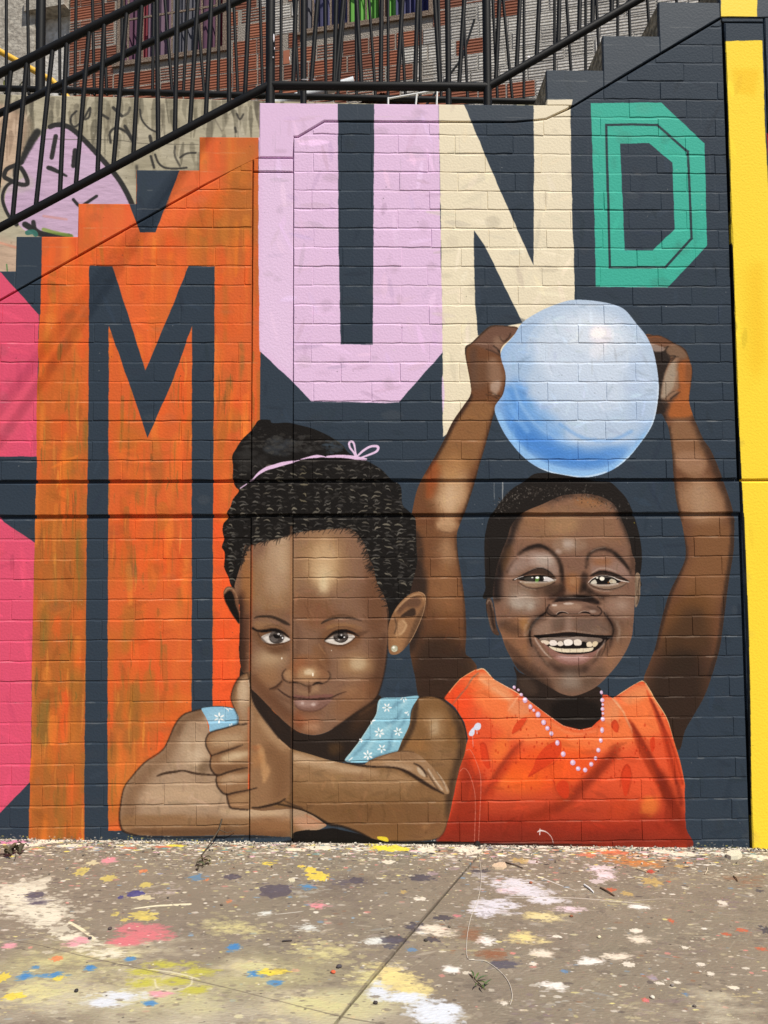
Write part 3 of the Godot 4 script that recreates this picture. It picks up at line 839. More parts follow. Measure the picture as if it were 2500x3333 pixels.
# ---------------------------------------------------------------- the painted block wall
func block(piece: PackedVector2Array) -> ArrayMesh:
	# one block: a ragged outline at the bottom of the joint, a slightly smaller face standing proud of it
	var o := piece
	if Geometry2D.is_polygon_clockwise(o):
		o.reverse()
	var fine := PackedVector2Array()
	for i in o.size():
		var a := o[i]
		var b := o[(i + 1) % o.size()]
		var k := 3 if absf(b.x - a.x) < 0.004 else 6 if absf(b.x - a.x) > 0.2 else 4 if absf(b.x - a.x) > 0.12 else (2 if absf(b.x - a.x) > 0.05 else 1)
		for j in k:
			fine.append(a.lerp(b, float(j) / k))
	var st := start()
	var n := fine.size()
	var tilt := Vector2(rng.randf_range(-0.004, 0.004), rng.randf_range(-0.012, 0.012))
	var centre := Vector2.ZERO
	for v in fine:
		centre += v / n
	var lift := rng.randf_range(-0.0012, 0.0016)
	var outer := []
	var inner := []
	var side := rng.randf_range(0.0015, 0.004)
	for i in n:
		var d0 := (fine[i] - fine[i - 1]).normalized()
		var d1 := (fine[(i + 1) % n] - fine[i]).normalized()
		var n0 := Vector2(-d0.y, d0.x)
		var n1 := Vector2(-d1.y, d1.x)
		var m := n0 + n1
		m = m / maxf(0.5, m.length_squared() * 0.5)
		var inset := Vector2(side, 0.0066 if m.y < -0.3 else 0.002) * rng.randf_range(0.65, 1.4)
		var f := fine[i] + m * Vector2(0.0003, 0.0026) * rng.randf_range(-0.4, 1.4)
		var g := f + m * inset
		var deep := -0.0024 if absf(m.y) > 0.3 else -0.0017   # beds are raked out, head joints are nearly flush
		outer.append(Vector3(f.x, f.y, deep))
		inner.append(Vector3(g.x, g.y, lift + tilt.x * (g.x - centre.x) + tilt.y * (g.y - centre.y)))
	var mid := Vector3(centre.x, centre.y, lift)
	for i in n:
		var j := (i + 1) % n
		face(st, mid, inner[i], inner[j], Vector3.BACK)
		quad(st, inner[i], inner[j], outer[j], outer[i], Vector3(fine[j].y - fine[i].y, fine[i].x - fine[j].x, 0).normalized() + Vector3.BACK)
	return done(st)

func courses(wall: Node3D, region: PackedVector2Array, x0: float, x1: float, bottom: float, first_joint: float, m: Material) -> void:
	# running bond: courses from «bottom» upwards, cut to the region; joints fall where first_joint says
	var y := bottom
	var row := 0
	var top := -9.0
	for v in region:
		top = maxf(top, v.y)
	while y < top:
		var h := 0.1036
		var x := first_joint + (0.1555 if row % 2 else 0.0) + rng.randf_range(-0.006, 0.006)
		while x > x0:
			x -= 0.311
		var dy := rng.randf_range(-0.0015, 0.0015)
		while x < x1:
			var w := 0.311 + rng.randf_range(-0.007, 0.007)
			var r := PackedVector2Array([Vector2(maxf(x, x0) + 0.0001, y + 0.001 + dy), Vector2(minf(x + w, x1) - 0.0001, y + 0.001 + dy), Vector2(minf(x + w, x1) - 0.0001, y + h - 0.001 + dy), Vector2(maxf(x, x0) + 0.0001, y + h - 0.001 + dy)])
			if r[1].x - r[0].x > 0.03:
				for c in Geometry2D.intersect_polygons(r, region):
					var area := 0.0
					for i in c.size():
						area += c[i].cross(c[(i + 1) % c.size()])
					if absf(area) * 0.5 > 0.0012:
						part("brick", block(c), m, wall)
			x += w
		y += h
		row += 1

func leaf(length: float, width: float, curl: float, m: Material, parent: Node3D, at: Vector3, turn: Vector3) -> void:
	var st := start()
	var n := 5
	var rows := []
	for i in n + 1:
		var t := float(i) / n
		var w := width * sin(PI * pow(t, 0.8)) * 0.5 + 0.0004
		var y := curl * sin(t * PI) * length
		rows.append([Vector3(-w, y + w * 0.5, t * length), Vector3(0, y, t * length), Vector3(w, y + w * 0.4, t * length)])
	for i in n:
		for k in 2:
			quad(st, rows[i][k], rows[i][k + 1], rows[i + 1][k + 1], rows[i + 1][k], Vector3.UP)
	var o := part("leaf", done(st), m, parent)
	o.position = at
	o.rotation = turn

func pebble(called: String, label: String, category: String, at: Vector3, r: Vector3, m: Material, seed_: int) -> void:
	var s := SphereMesh.new()
	s.radius = 1.0
	s.height = 2.0
	s.radial_segments = 14
	s.rings = 8
	var a := s.get_mesh_arrays()
	var v: PackedVector3Array = a[Mesh.ARRAY_VERTEX]
	var n := FastNoiseLite.new()
	n.seed = seed_
	n.frequency = 0.7
	for i in v.size():
		v[i] = v[i] * r * (1.0 + 0.35 * n.get_noise_3dv(v[i] * 1.3))
	a[Mesh.ARRAY_VERTEX] = v
	var am := ArrayMesh.new()
	am.add_surface_from_arrays(Mesh.PRIMITIVE_TRIANGLES, a)
	var st := SurfaceTool.new()
	st.create_from(am, 0)
	st.generate_normals()
	var o := part(called, st.commit(), m, self)
	o.position = at + Vector3(0, r.y * 0.85, 0)
	o.rotation.y = seed_
	o.set_meta("label", label)
	o.set_meta("category", category)
	o.set_meta("group", "pebbles on the pavement")

func ground(x: float, z: float) -> Vector3:   # a point on the pavement, which falls gently to the right
	return Vector3(x, 0.036 - 0.0252 * x, z)

func wall_tones() -> void:
	for i in 420:
		var x := rng.randf_range(0, 6000)
		var y := rng.randf_range(0, 2000)
		e(["a89f88", "978d76", "b8af98", "7d745f", "cdc4b0"][rng.randi() % 5], 0.3, 40, x, y, rng.randf_range(30, 160), rng.randf_range(30, 140))
	for i in 420:   # damp and lichen run down from the top
		var x := rng.randf_range(0, 6000)
		var y := absf(rng.randfn(0, 1)) * 260.0
		s(["6b6350", "5a5344", "7d745e", "4f4a3c"][rng.randi() % 4], rng.randf_range(0.2, 0.6), 9, [x, y, rng.randf_range(10, 50), x + rng.randf_range(-12, 12), y + rng.randf_range(40, 120), rng.randf_range(10, 60), x + rng.randf_range(-20, 20), y + rng.randf_range(120, 300), 8])
	for i in 900:
		e(["4f493c", "d8d2c2", "6f6653"][rng.randi() % 3], rng.randf_range(0.2, 0.6), 1, rng.randf_range(0, 6000), rng.randf_range(0, 2000), rng.randf_range(2, 9), rng.randf_range(2, 7))

# ---------------------------------------------------------------- painting: flat print, in millimetres of the painted surface
var cv: Image            # the sheet being painted
var px := 1.0            # pixels per millimetre
var mask: Image = null   # binary clip for the strokes that follow
var rng := RandomNumberGenerator.new()

func sheet(w: int, h: int, pixels_per_mm: float, ground: Color) -> void:
	cv = Image.create_empty(w, h, false, Image.FORMAT_RGBA8)
	cv.fill(ground)
	px = pixels_per_mm
	mask = null

func tone(hex) -> Color:   # the colour seen in the light, brought down to the paint's own reflectance
	if hex is Color:
		return hex
	var c := Color.html(hex).srgb_to_linear()
	return Color(c.r * REFLECT, c.g * REFLECT, c.b * REFLECT).linear_to_srgb()

func round_off(pts: PackedVector2Array) -> PackedVector2Array:   # closed Catmull-Rom curve
	var r := PackedVector2Array()
	var n := pts.size()
	for i in n:
		for k in 5:
			r.append(pts[i].cubic_interpolate(pts[(i + 1) % n], pts[(i - 1 + n) % n], pts[(i + 2) % n], k / 5.0))
	return r

func spans(img: Image, pts: PackedVector2Array, c: Color) -> void:
	var h := img.get_height()
	var rows := {}
	var n := pts.size()
	for i in n:
		var a := pts[i]
		var b := pts[(i + 1) % n]
		if a.y > b.y:
			var t := a
			a = b
			b = t
		var y0 := maxi(0, ceili(a.y - 0.5))
		var y1 := mini(h, ceili(b.y - 0.5))
		if y1 <= y0:
			continue
		var k := (b.x - a.x) / (b.y - a.y)
		var x := a.x + (y0 + 0.5 - a.y) * k
		for y in range(y0, y1):
			if rows.has(y):
				rows[y].append(x)
			else:
				rows[y] = [x]
			x += k
	for y in rows:
		var l: Array = rows[y]
		l.sort()
		for i in range(0, l.size() - 1, 2):
			var u := roundi(l[i])
			var v := roundi(l[i + 1])
			if v > u:
				img.fill_rect(Rect2i(u, y, v - u, 1), c)

func lay(polys: Array, hex, alpha: float, soft: float) -> void:   # polys in pixels of cv; one flat tone, edges softened, blended through the clip
	var c := tone(hex)
	var box := Rect2(polys[0][0], Vector2.ZERO)
	for g in polys:
		for v in g:
			box = box.expand(v)
	var f := 1
	while f * 1.5 < soft * px * 0.9:
		f *= 2
	box = box.grow(2.0 + 2.5 * f)
	var at := Vector2i(floori(box.position.x), floori(box.position.y))
	var size := Vector2i(ceili(box.end.x), ceili(box.end.y)) - at
	size = Vector2i(ceili(float(size.x) / f) * f, ceili(float(size.y) / f) * f)
	var part := Image.create_empty(size.x / f * 2, size.y / f * 2, false, Image.FORMAT_RGBA8)
	part.fill(Color(c, 0.0))
	var zoom := Transform2D().scaled(Vector2.ONE * 2.0 / f) * Transform2D(0, -Vector2(at))
	for g in polys:
		spans(part, zoom * g, Color(c, alpha))
	part.shrink_x2()
	while f > 1:   # doubling step by step turns the coarse sheet into an even fade
		f /= 2
		part.resize(size.x / f, size.y / f, Image.INTERPOLATE_BILINEAR)
	var whole := Rect2i(Vector2i.ZERO, size)
	if mask == null:
		cv.blend_rect(part, whole, at)
	else:
		var m := Image.create_empty(size.x, size.y, false, Image.FORMAT_RGBA8)
		m.blit_rect(mask, Rect2i(at, size), Vector2i(maxi(0, -at.x), maxi(0, -at.y)))
		cv.blend_rect_mask(part, m, whole, at)

func points(l: Array) -> PackedVector2Array:
	var r := PackedVector2Array()
	for i in range(0, l.size(), 2):
		r.append(Vector2(l[i], l[i + 1]) * px)
	return r

func q(hex, alpha: float, soft: float, l: Array) -> void:   # brush-cut letter edges, never quite straight
	var g := points(l)
	var r := PackedVector2Array()
	for i in g.size():
		var a := g[i]
		var b := g[(i + 1) % g.size()]
		var n := maxi(1, int(a.distance_to(b) / (34.0 * px)))
		for k in n:
			r.append(a.lerp(b, float(k) / n) + (Vector2(rng.randf_range(-1, 1), rng.randf_range(-1, 1)) * 1.7 * px if k else Vector2.ZERO))
	lay([r], hex, alpha, soft)

func p(hex, alpha: float, soft: float, l: Array) -> void:
	lay([round_off(points(l))], hex, alpha, soft)

func e(hex, alpha: float, soft: float, x: float, y: float, rx: float, ry: float) -> void:
	var g := PackedVector2Array()
	var wob := 0.93 + 0.14 * fposmod(x * 0.137 + y * 0.071, 1.0)
	for i in 14:
		var a := TAU * i / 14
		g.append(Vector2(x + cos(a) * maxf(rx, 0.6) * (wob if i % 3 else 1.0), y + sin(a) * maxf(ry, 0.6)) * px)
	lay([g], hex, alpha, soft)

func s(hex, alpha: float, soft: float, l: Array) -> void:   # a brush stroke: x, y, width
	var n: int = l.size() / 3
	var pts: Array[Vector3] = []
	for i in n:
		pts.append(Vector3(l[i * 3], l[i * 3 + 1], maxf(1.2 / px, l[i * 3 + 2])) * px)
	var line: Array[Vector3] = []
	for i in n - 1:
		var a := pts[maxi(0, i - 1)]
		var d := pts[mini(n - 1, i + 2)]
		for k in 4:
			line.append(pts[i].cubic_interpolate(pts[i + 1], a, d, k / 4.0))
	line.append(pts[n - 1])
	var polys := []
	for i in line.size():
		var c := Vector2(line[i].x, line[i].y)
		var r := line[i].z * 0.5
		var disc := PackedVector2Array()
		for k in 8:
			disc.append(c + Vector2.from_angle(TAU * k / 8) * r)
		polys.append(disc)
		if i:
			var b := Vector2(line[i - 1].x, line[i - 1].y)
			var t := (c - b).normalized().orthogonal()
			polys.append(PackedVector2Array([b + t * line[i - 1].z * 0.5, c + t * r, c - t * r, b - t * line[i - 1].z * 0.5]))
	lay(polys, hex, alpha, soft)

func l(hex, alpha: float, soft: float, w: float, pts: Array) -> void:   # ruled line
	var g := points(pts)
	var polys := []
	for i in g.size() - 1:
		var t := (g[i + 1] - g[i]).normalized().orthogonal() * w * px * 0.5
		var d := (g[i + 1] - g[i]).normalized() * w * px * 0.5
		polys.append(PackedVector2Array([g[i] + t - d, g[i + 1] + t + d, g[i + 1] - t + d, g[i] - t - d]))
	lay(polys, hex, alpha, soft)

func clip(l: Array, straight := false) -> void:
	if l.is_empty():
		mask = null
		return
	mask = Image.create_empty(cv.get_width(), cv.get_height(), false, Image.FORMAT_RGBA8)
	spans(mask, points(l) if straight else round_off(points(l)), Color.WHITE)

func orange_streaks() -> void:
	for i in 900:   # many thin coats: ochre, rust and olive dragged down over orange
		var x := rng.randf_range(650, 2200)
		var y := rng.randf_range(900, 4950)
		var low := clampf((y - 1300) / 2400.0, 0, 1)
		if x > 1550 and x < 2000 and y > 2900:
			low *= 0.25
		var h := rng.randf_range(60, 330)
		var w := rng.randf_range(6, 60)
		var pick: String = ["f2662c", "ee7f2c", "e85a2a", "f08a3a", "e56a2e"][rng.randi() % 5]
		if rng.randf() < 0.12 + low * 0.45:
			pick = ["a8702c", "8a6a30", "9a5f2a", "7a6a34", "b06a2c", "c2702c"][rng.randi() % 6]
		s(pick, rng.randf_range(0.18, 0.5), rng.randf_range(4, 22), [x, y, w, x + rng.randf_range(-8, 8), y + h * 0.5, w * 1.1, x + rng.randf_range(-14, 14), y + h, w * 0.7])
	for i in 420:
		var x := rng.randf_range(690, 2050)
		var y := rng.randf_range(2300, 4800)
		if x > 1550 and y > 2900 and rng.randf() < 0.7:
			continue
		var h := rng.randf_range(40, 200)
		s(["6d6a34", "7d7036", "5d6334", "8a5a2a", "f0a044", "6f4f2a"][rng.randi() % 6], rng.randf_range(0.15, 0.45), 4, [x, y, 5, x + rng.randf_range(-6, 6), y + h * 0.5, rng.randf_range(5, 16), x + rng.randf_range(-8, 8), y + h, 3])
	for i in 90:
		var x := rng.randf_range(680, 2100)
		var y := rng.randf_range(1000, 4800)
		e(["a8702c", "f08a3c", "e85524", "b86a2a"][rng.randi() % 4], 0.3, 40, x, y, rng.randf_range(30, 90), rng.randf_range(40, 160))

func dirt_specks(x0: float, y0: float, x1: float, y1: float, n: int) -> void:
	for i in n:
		e("8a949c", rng.randf_range(0.2, 0.6), 0, rng.randf_range(x0, x1), rng.randf_range(y0, y1), rng.randf_range(1, 5), rng.randf_range(1, 3))

func short_hair(x0: float, y0: float, xm: float, ym: float, x1: float, y1: float) -> void:
	for i in 420:   # cropped curls that catch the light along the hairline
		var t := rng.randf()
		var a := Vector2(x0, y0).bezier_interpolate(Vector2(x0 + 60, ym - 30), Vector2(xm + 120, ym - 60), Vector2(x1, y1), t)
		var o := a + Vector2(rng.randfn(0, 22), rng.randfn(-6, 24))
		var d := Vector2.from_angle(rng.randf() * TAU) * rng.randf_range(3, 8)
		s(["4a433e", "6a625a", "171412", "3a332e", "171412", "8a837a"][rng.randi() % 6], rng.randf_range(0.35, 0.8), 1, [o.x, o.y, 4, o.x + d.x, o.y + d.y, 3])

func shirt_dots(x0: float, y0: float, x1: float, y1: float) -> void:
	for i in 130:
		var x := rng.randf_range(x0, x1)
		var y := rng.randf_range(y0, y1)
		e("bb3318", rng.randf_range(0.4, 0.75), 1, x, y, rng.randf_range(3, 6), rng.randf_range(5, 9))

func girl_curls(ax: float, ay: float, bx: float, by: float, dx: float, dy: float) -> void:
	var u := Vector2(bx - ax, by - ay) / 1659.0
	var v := Vector2(dx - ax, dy - ay) / 1185.0
	for i in 900:   # matt dark and grey dabs
		var g := Vector2(rng.randf_range(40, 1600), rng.randf_range(360, 1500))
		var o := Vector2(ax, ay) + u * g.x + v * g.y
		e(["17130f", "302d2a", "3b3835", "1a1614", "2a2724"][rng.randi() % 5], rng.randf_range(0.35, 0.7), 2, o.x, o.y, rng.randf_range(6, 16), rng.randf_range(4, 9))
	for col in 17:   # plaits: stacks of short arched strokes that run over the skull
		for j in 30:
			var x := 130.0 + col * 92.0 + rng.randf_range(-16, 16)
			var y := 400.0 + j * 30.0 + rng.randf_range(-7, 7)
			if col > 9:
				y += (col - 9) * 8
			var o := Vector2(ax, ay) + u * x + v * y
			var lit := rng.randf()
			var shade := "54514d" if lit < 0.4 else ("6e6a62" if lit < 0.76 else "8a8373")
			if lit < 0.12:
				continue
			if col == 6 and y < 680:
				shade = "7d755f"
			var w := rng.randf_range(14, 46)
			var lean := rng.randf_range(-9, 9)
			var bend := rng.randf_range(-3, 8)
			s(shade, rng.randf_range(0.35, 0.85), 1, [o.x - w * 0.5, o.y + bend + lean, 2, o.x - w * 0.15, o.y - 1, rng.randf_range(5, 12), o.x + w * 0.2, o.y + bend * 0.2, rng.randf_range(4, 10), o.x + w * 0.5, o.y + bend - lean, 2])
			if rng.randf() < 0.6:
				s("12100e", 0.8, 1, [o.x - w * 0.4, o.y + 10 + lean, 3, o.x, o.y + 7, 8, o.x + w * 0.5, o.y + 10 - lean, 3])
	for i in 500:   # loose dabs between the plaits
		var g := Vector2(rng.randf_range(40, 1600), rng.randf_range(380, 1500))
		var o := Vector2(ax, ay) + u * g.x + v * g.y
		var d := Vector2.from_angle(rng.randf_range(-0.8, 0.8)) * rng.randf_range(5, 14)
		s(["4a4743", "35322f", "5a564e", "12100e"][rng.randi() % 4], rng.randf_range(0.4, 0.8), 1, [o.x - d.x, o.y - d.y, 2, o.x, o.y, rng.randf_range(4, 8), o.x + d.x, o.y + d.y, 2])

func hairline(l: Array) -> void:   # wisps that break the edge between hair and forehead
	var c := points(l)
	for i in c.size() - 1:
		for k in 16:
			var a := c[i].lerp(c[i + 1], rng.randf()) / px
			var mid := Vector2(1600, 3750) - a
			var d := mid.normalized().rotated(rng.randf_range(-0.7, 0.7)) * rng.randf_range(10, 42)
			s(["1d1917", "28221e", "3a302a", "231e1a"][rng.randi() % 4], rng.randf_range(0.4, 0.85), 2, [a.x - d.x * 0.6, a.y - d.y * 0.6, 9, a.x + d.x * 0.3, a.y + d.y * 0.3, 5, a.x + d.x, a.y + d.y, 2])

func blob(x: float, y: float, rx: float, ry: float, rough: float) -> PackedVector2Array:
	var g := PackedVector2Array()
	var n := 22
	for i in n:
		var a := TAU * i / n
		var r := 1.0 + rng.randfn(0, rough * 0.3)
		if i % 3 == 0:
			r += rng.randf() * rough * 0.6
		g.append(Vector2(x + cos(a) * rx * maxf(r, 0.3), y + sin(a) * ry * maxf(r, 0.3)) * px)
	return g

func splat(hex, alpha: float, soft: float, rough: float, x: float, y: float, rx: float, ry: float) -> void:   # a spill with droplets round it
	lay([round_off(blob(x, y, rx, ry, rough))], hex, alpha, soft)
	for i in 8:
		var a := rng.randf() * TAU
		var d := rng.randf_range(0.9, 1.9)
		var r := rng.randf_range(0.04, 0.16) * minf(rx, ry)
		lay([blob(x + cos(a) * rx * d, y + sin(a) * ry * d, maxf(r, 2), maxf(r * 0.8, 2), 0.3)], hex, alpha * 0.9, 0)

func worn(hex, alpha: float, n: int, size: float, x: float, y: float, rx: float, ry: float) -> void:   # paint that feet have scuffed down to flakes
	for i in n:
		var r := size * pow(rng.randf(), 2.2) + 2.0
		var o := Vector2(clampf(rng.randfn(0, 0.5), -1.4, 1.4) * rx + x, clampf(rng.randfn(0, 0.5), -1.4, 1.4) * ry + y)
		lay([blob(o.x, o.y, r * rng.randf_range(0.8, 2.2), r * rng.randf_range(0.5, 1.0), 0.5)], hex, alpha * rng.randf_range(0.4, 1.0), 0.0 if size < 20 else size * 0.5)

func floor_tones() -> void:
	for i in 500:
		var x := rng.randf_range(0, 5200)
		var y := rng.randf_range(0, 2600)
		e(["8f8573", "877c6b", "7c7162", "9b907d", "817767", "91856f"][rng.randi() % 6], 0.22, 50, x, y, rng.randf_range(40, 220), rng.randf_range(40, 160))
	for i in 3600:   # sand, aggregate and trodden dirt
		e(["b3a998", "7d7265", "6b6258", "a39887", "8f8576", "5f564d"][rng.randi() % 6], rng.randf_range(0.12, 0.4), rng.randi() % 3, rng.randf_range(300, 4900), rng.randf_range(0, 1800), rng.randf_range(3, 26), rng.randf_range(3, 20))
	for i in 70:   # ghosts of old spills, walked to flakes
		worn(["ddd5b8", "d9cf9c", "cfc6b0", "c9b9b4", "d8cf8e", "6f655c", "c8c9c4", "b8a890", "d6c58a", "7d6a72"][rng.randi() % 10], rng.randf_range(0.25, 0.6), 46, rng.randf_range(6, 12), rng.randf_range(600, 4500), rng.randf_range(80, 1750), rng.randf_range(50, 190), rng.randf_range(40, 130))
	for i in 900:   # broom marks in the cement
		var x := rng.randf_range(400, 4800)
		var y := rng.randf_range(60, 1800)
		var l := rng.randf_range(20, 120)
		s(["b5aa98", "71675c", "a79b88", "635a50"][rng.randi() % 4], rng.randf_range(0.12, 0.35), 0, [x, y, 1.5, x + l * 0.35, y - l * 0.45, 2.5, x + l * 0.7, y - l * 0.9, 1.5])
	for i in 240:   # smears
		var x := rng.randf_range(400, 4800)
		var y := rng.randf_range(100, 1800)
		var d := Vector2.from_angle(rng.randf_range(-0.6, 0.6)) * rng.randf_range(20, 110)
		s(["d8d0bc", "c9c08e", "b5a6a8", "c8b8a0", "d9cf9a", "7a6f66", "9aa4ae"][rng.randi() % 7], rng.randf_range(0.12, 0.35), 1, [x, y, 3, x + d.x * 0.4, y + d.y * 0.4, rng.randf_range(6, 22), x + d.x, y + d.y, 3])
	for i in 15000:   # flecks of many campaigns of paint
		var x := rng.randf_range(0, 5200)
		var y := rng.randf_range(0, 2600)
		var r := 1.6 + 9.0 * pow(rng.randf(), 4)
		if rng.randf() < 0.35:
			y = 60.0 + absf(rng.randfn(0, 1)) * 330.0
		var hex: String = ["ece6d4", "e6dfc8", "d9d0bc", "efe9dc", "d8cfa0", "6a5f58", "574e4a", "8a7a6a", "c9b9a0", "e5d98a", "d98a80", "7a93a8", "8c6a50", "ddd2c4"][rng.randi() % 14]
		lay([blob(x, y, r * rng.randf_range(0.8, 1.8), r * rng.randf_range(0.6, 1.1), 0.4)], hex, rng.randf_range(0.35, 0.9), 0)
	for i in 420:   # broom and boot scratches
		var x := rng.randf_range(0, 5200)
		var y := rng.randf_range(0, 2600)
		var a := rng.randf_range(-0.5, 0.9)
		var l := rng.randf_range(30, 160)
		s(["c4b8a2", "7f7264", "d2c8b4"][rng.randi() % 3], rng.randf_range(0.1, 0.3), 0, [x, y, 1.5, x + cos(a) * l * 0.5, y + sin(a) * l * 0.5 + 3, 2.5, x + cos(a) * l, y + sin(a) * l, 1.5])

func crust() -> void:
	for i in 4200:
		var x := rng.randf_range(600, 4700)
		var y := 62.0 + absf(rng.randfn(0, 1)) * 95.0
		var r := 2.0 + 9.0 * pow(rng.randf(), 4)
		var hex: String = ["f2ead6", "f2ead6", "eee4cc", "e8dfc8", "f6f0e2", "e6d36a", "d98a6a", "5a4a44", "8f8fa0", "e0b0c0", "6f9a94", "3f3a38"][rng.randi() % 12]
		lay([blob(x, y, r * rng.randf_range(1.0, 2.4), r * rng.randf_range(0.6, 1.0), 0.5)], hex, rng.randf_range(0.6, 1.0), 0)
	for i in 700:
		var x := rng.randf_range(600, 4700)
		lay([blob(x, 60.0 + absf(rng.randfn(0, 14)), rng.randf_range(6, 22), rng.randf_range(3, 7), 0.5)], ["f4eedc", "efe6d0", "f0e6d8", "e9dcc6", "c9b8a0"][rng.randi() % 5], rng.randf_range(0.5, 0.95), 0)

func dabs(x0: float, y0: float, x1: float, y1: float, n: int, size: float) -> void:   # brush marks: each takes the tone under it and shifts it a little
	var w := cv.get_width()
	var h := cv.get_height()
	for i in n:
		var x := rng.randf_range(x0, x1)
		var y := rng.randf_range(y0, y1)
		var ix := int(x * px)
		var iy := int(y * px)
		if ix < 0 or iy < 0 or ix >= w or iy >= h or (mask and mask.get_pixel(ix, iy).a == 0.0):
			continue
		var c := cv.get_pixel(ix, iy)
		var k := rng.randf_range(0.82, 1.17) if size > 32.0 else rng.randf_range(0.9, 1.1)
		c = Color(clampf(c.r * k * rng.randf_range(0.97, 1.03), 0, 1), clampf(c.g * k, 0, 1), clampf(c.b * k * rng.randf_range(0.95, 1.05), 0, 1))
		var a := rng.randf_range(-0.5, 0.5) + PI * 0.5 * (rng.randi() % 2)
		var d := Vector2.from_angle(a) * size * rng.randf_range(0.5, 1.4)
		var far := false
		for t in [-1.15, -0.6, 0.6, 1.15]:
			var g := cv.get_pixel(clampi(int((x + d.x * t) * px), 0, w - 1), clampi(int((y + d.y * t) * px), 0, h - 1))
			far = far or absf(g.r * k - c.r) + absf(g.g * k - c.g) + absf(g.b * k - c.b) > 0.28
		if far:
			continue
		s(c, rng.randf_range(0.2, 0.5), size * 0.14, [x - d.x, y - d.y, size * 0.18, x, y, size * rng.randf_range(0.3, 0.6), x + d.x, y + d.y, size * 0.18])

func lit_ledges() -> void:   # sunlight on the upper lips of the courses, painted in as pale streaks
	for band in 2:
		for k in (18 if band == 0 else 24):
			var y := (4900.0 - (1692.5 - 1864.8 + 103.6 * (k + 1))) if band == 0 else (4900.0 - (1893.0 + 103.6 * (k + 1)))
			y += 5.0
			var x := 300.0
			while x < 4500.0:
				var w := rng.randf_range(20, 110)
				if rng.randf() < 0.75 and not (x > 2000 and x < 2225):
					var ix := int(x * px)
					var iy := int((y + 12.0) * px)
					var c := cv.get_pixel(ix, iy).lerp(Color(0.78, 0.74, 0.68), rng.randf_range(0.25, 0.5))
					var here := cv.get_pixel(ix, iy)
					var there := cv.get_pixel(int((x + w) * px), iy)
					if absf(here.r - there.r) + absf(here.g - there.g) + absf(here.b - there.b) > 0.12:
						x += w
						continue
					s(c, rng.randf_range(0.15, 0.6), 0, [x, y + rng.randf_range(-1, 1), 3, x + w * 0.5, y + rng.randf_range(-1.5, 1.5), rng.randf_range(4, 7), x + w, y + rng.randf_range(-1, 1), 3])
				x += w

func weather() -> void:   # runs, scuffs and grime over the whole wall
	for i in 260:
		var x := rng.randf_range(600, 4600)
		var y := rng.randf_range(950, 4900)
		e(["5a524c", "3a3632", "8a8078"][rng.randi() % 3], rng.randf_range(0.04, 0.12), 12, x, y, rng.randf_range(10, 60), rng.randf_range(8, 40))
	for i in 500:
		var x := rng.randf_range(600, 4600)
		var y := rng.randf_range(950, 4900)
		e(["2a2624", "cfc8bc", "4a4440"][rng.randi() % 3], rng.randf_range(0.2, 0.6), 0, x, y, rng.randf_range(1.2, 4), rng.randf_range(1.2, 3))
	for i in 40:
		var x := rng.randf_range(2020, 4500)
		var y := rng.randf_range(980, 1500)
		var h := rng.randf_range(30, 160)
		s("8f8a8c", rng.randf_range(0.06, 0.2), 1, [x, y, 3, x + 1, y + h * 0.6, 3, x, y + h, 2])
	for i in 700:   # splashes from the pavement on the lowest course
		var x := rng.randf_range(600, 4600)
		var y := 4870.0 + (x - 2600) * 0.025 - absf(rng.randfn(0, 1)) * 14.0
		e(["e8dfcc", "d8cdb8", "b9a994", "6a6058", "e3d060"][rng.randi() % 5], rng.randf_range(0.3, 0.9), 0, x, y, rng.randf_range(1.5, 7), rng.randf_range(1.2, 4))

func contrast(x0: float, y0: float, x1: float, y1: float, mid: Color, k: float) -> void:   # the painter's last pass: deeper darks, brighter lights inside the clip
	for y in range(maxi(0, int(y0 * px)), mini(cv.get_height(), int(y1 * px))):
		for x in range(maxi(0, int(x0 * px)), mini(cv.get_width(), int(x1 * px))):
			if mask.get_pixel(x, y).a > 0.0:
				var c := cv.get_pixel(x, y)
				cv.set_pixel(x, y, Color(clampf(mid.r + (c.r - mid.r) * k, 0.04, 1), clampf(mid.g + (c.g - mid.g) * k, 0.035, 1), clampf(mid.b + (c.b - mid.b) * k, 0.03, 1)))

func wear() -> void:   # cement showing again through everything that was spilt
	for i in 5200:
		var x := rng.randf_range(400, 4800)
		var y := rng.randf_range(130, 1800)
		var r := 1.8 + 9.0 * pow(rng.randf(), 2.5)
		lay([blob(x, y, r * rng.randf_range(0.9, 2.0), r * rng.randf_range(0.5, 1.0), 0.5)], ["8d8170", "7f7464", "9a8e7a", "71675a", "877b69"][rng.randi() % 5], rng.randf_range(0.3, 0.85), 0)
	for i in 46:   # darker trodden grime
		worn(["6b6157", "5f574f", "776a5c"][rng.randi() % 3], rng.randf_range(0.2, 0.45), 40, 9, rng.randf_range(600, 4500), rng.randf_range(100, 1750), rng.randf_range(40, 160), rng.randf_range(30, 110))
	for i in 700:
		lay([blob(rng.randf_range(500, 4700), rng.randf_range(100, 1800), rng.randf_range(2, 7), rng.randf_range(2, 4), 0.4)], ["e9e2d0", "3f3934", "d9cf9a"][rng.randi() % 3], rng.randf_range(0.5, 0.9), 0)

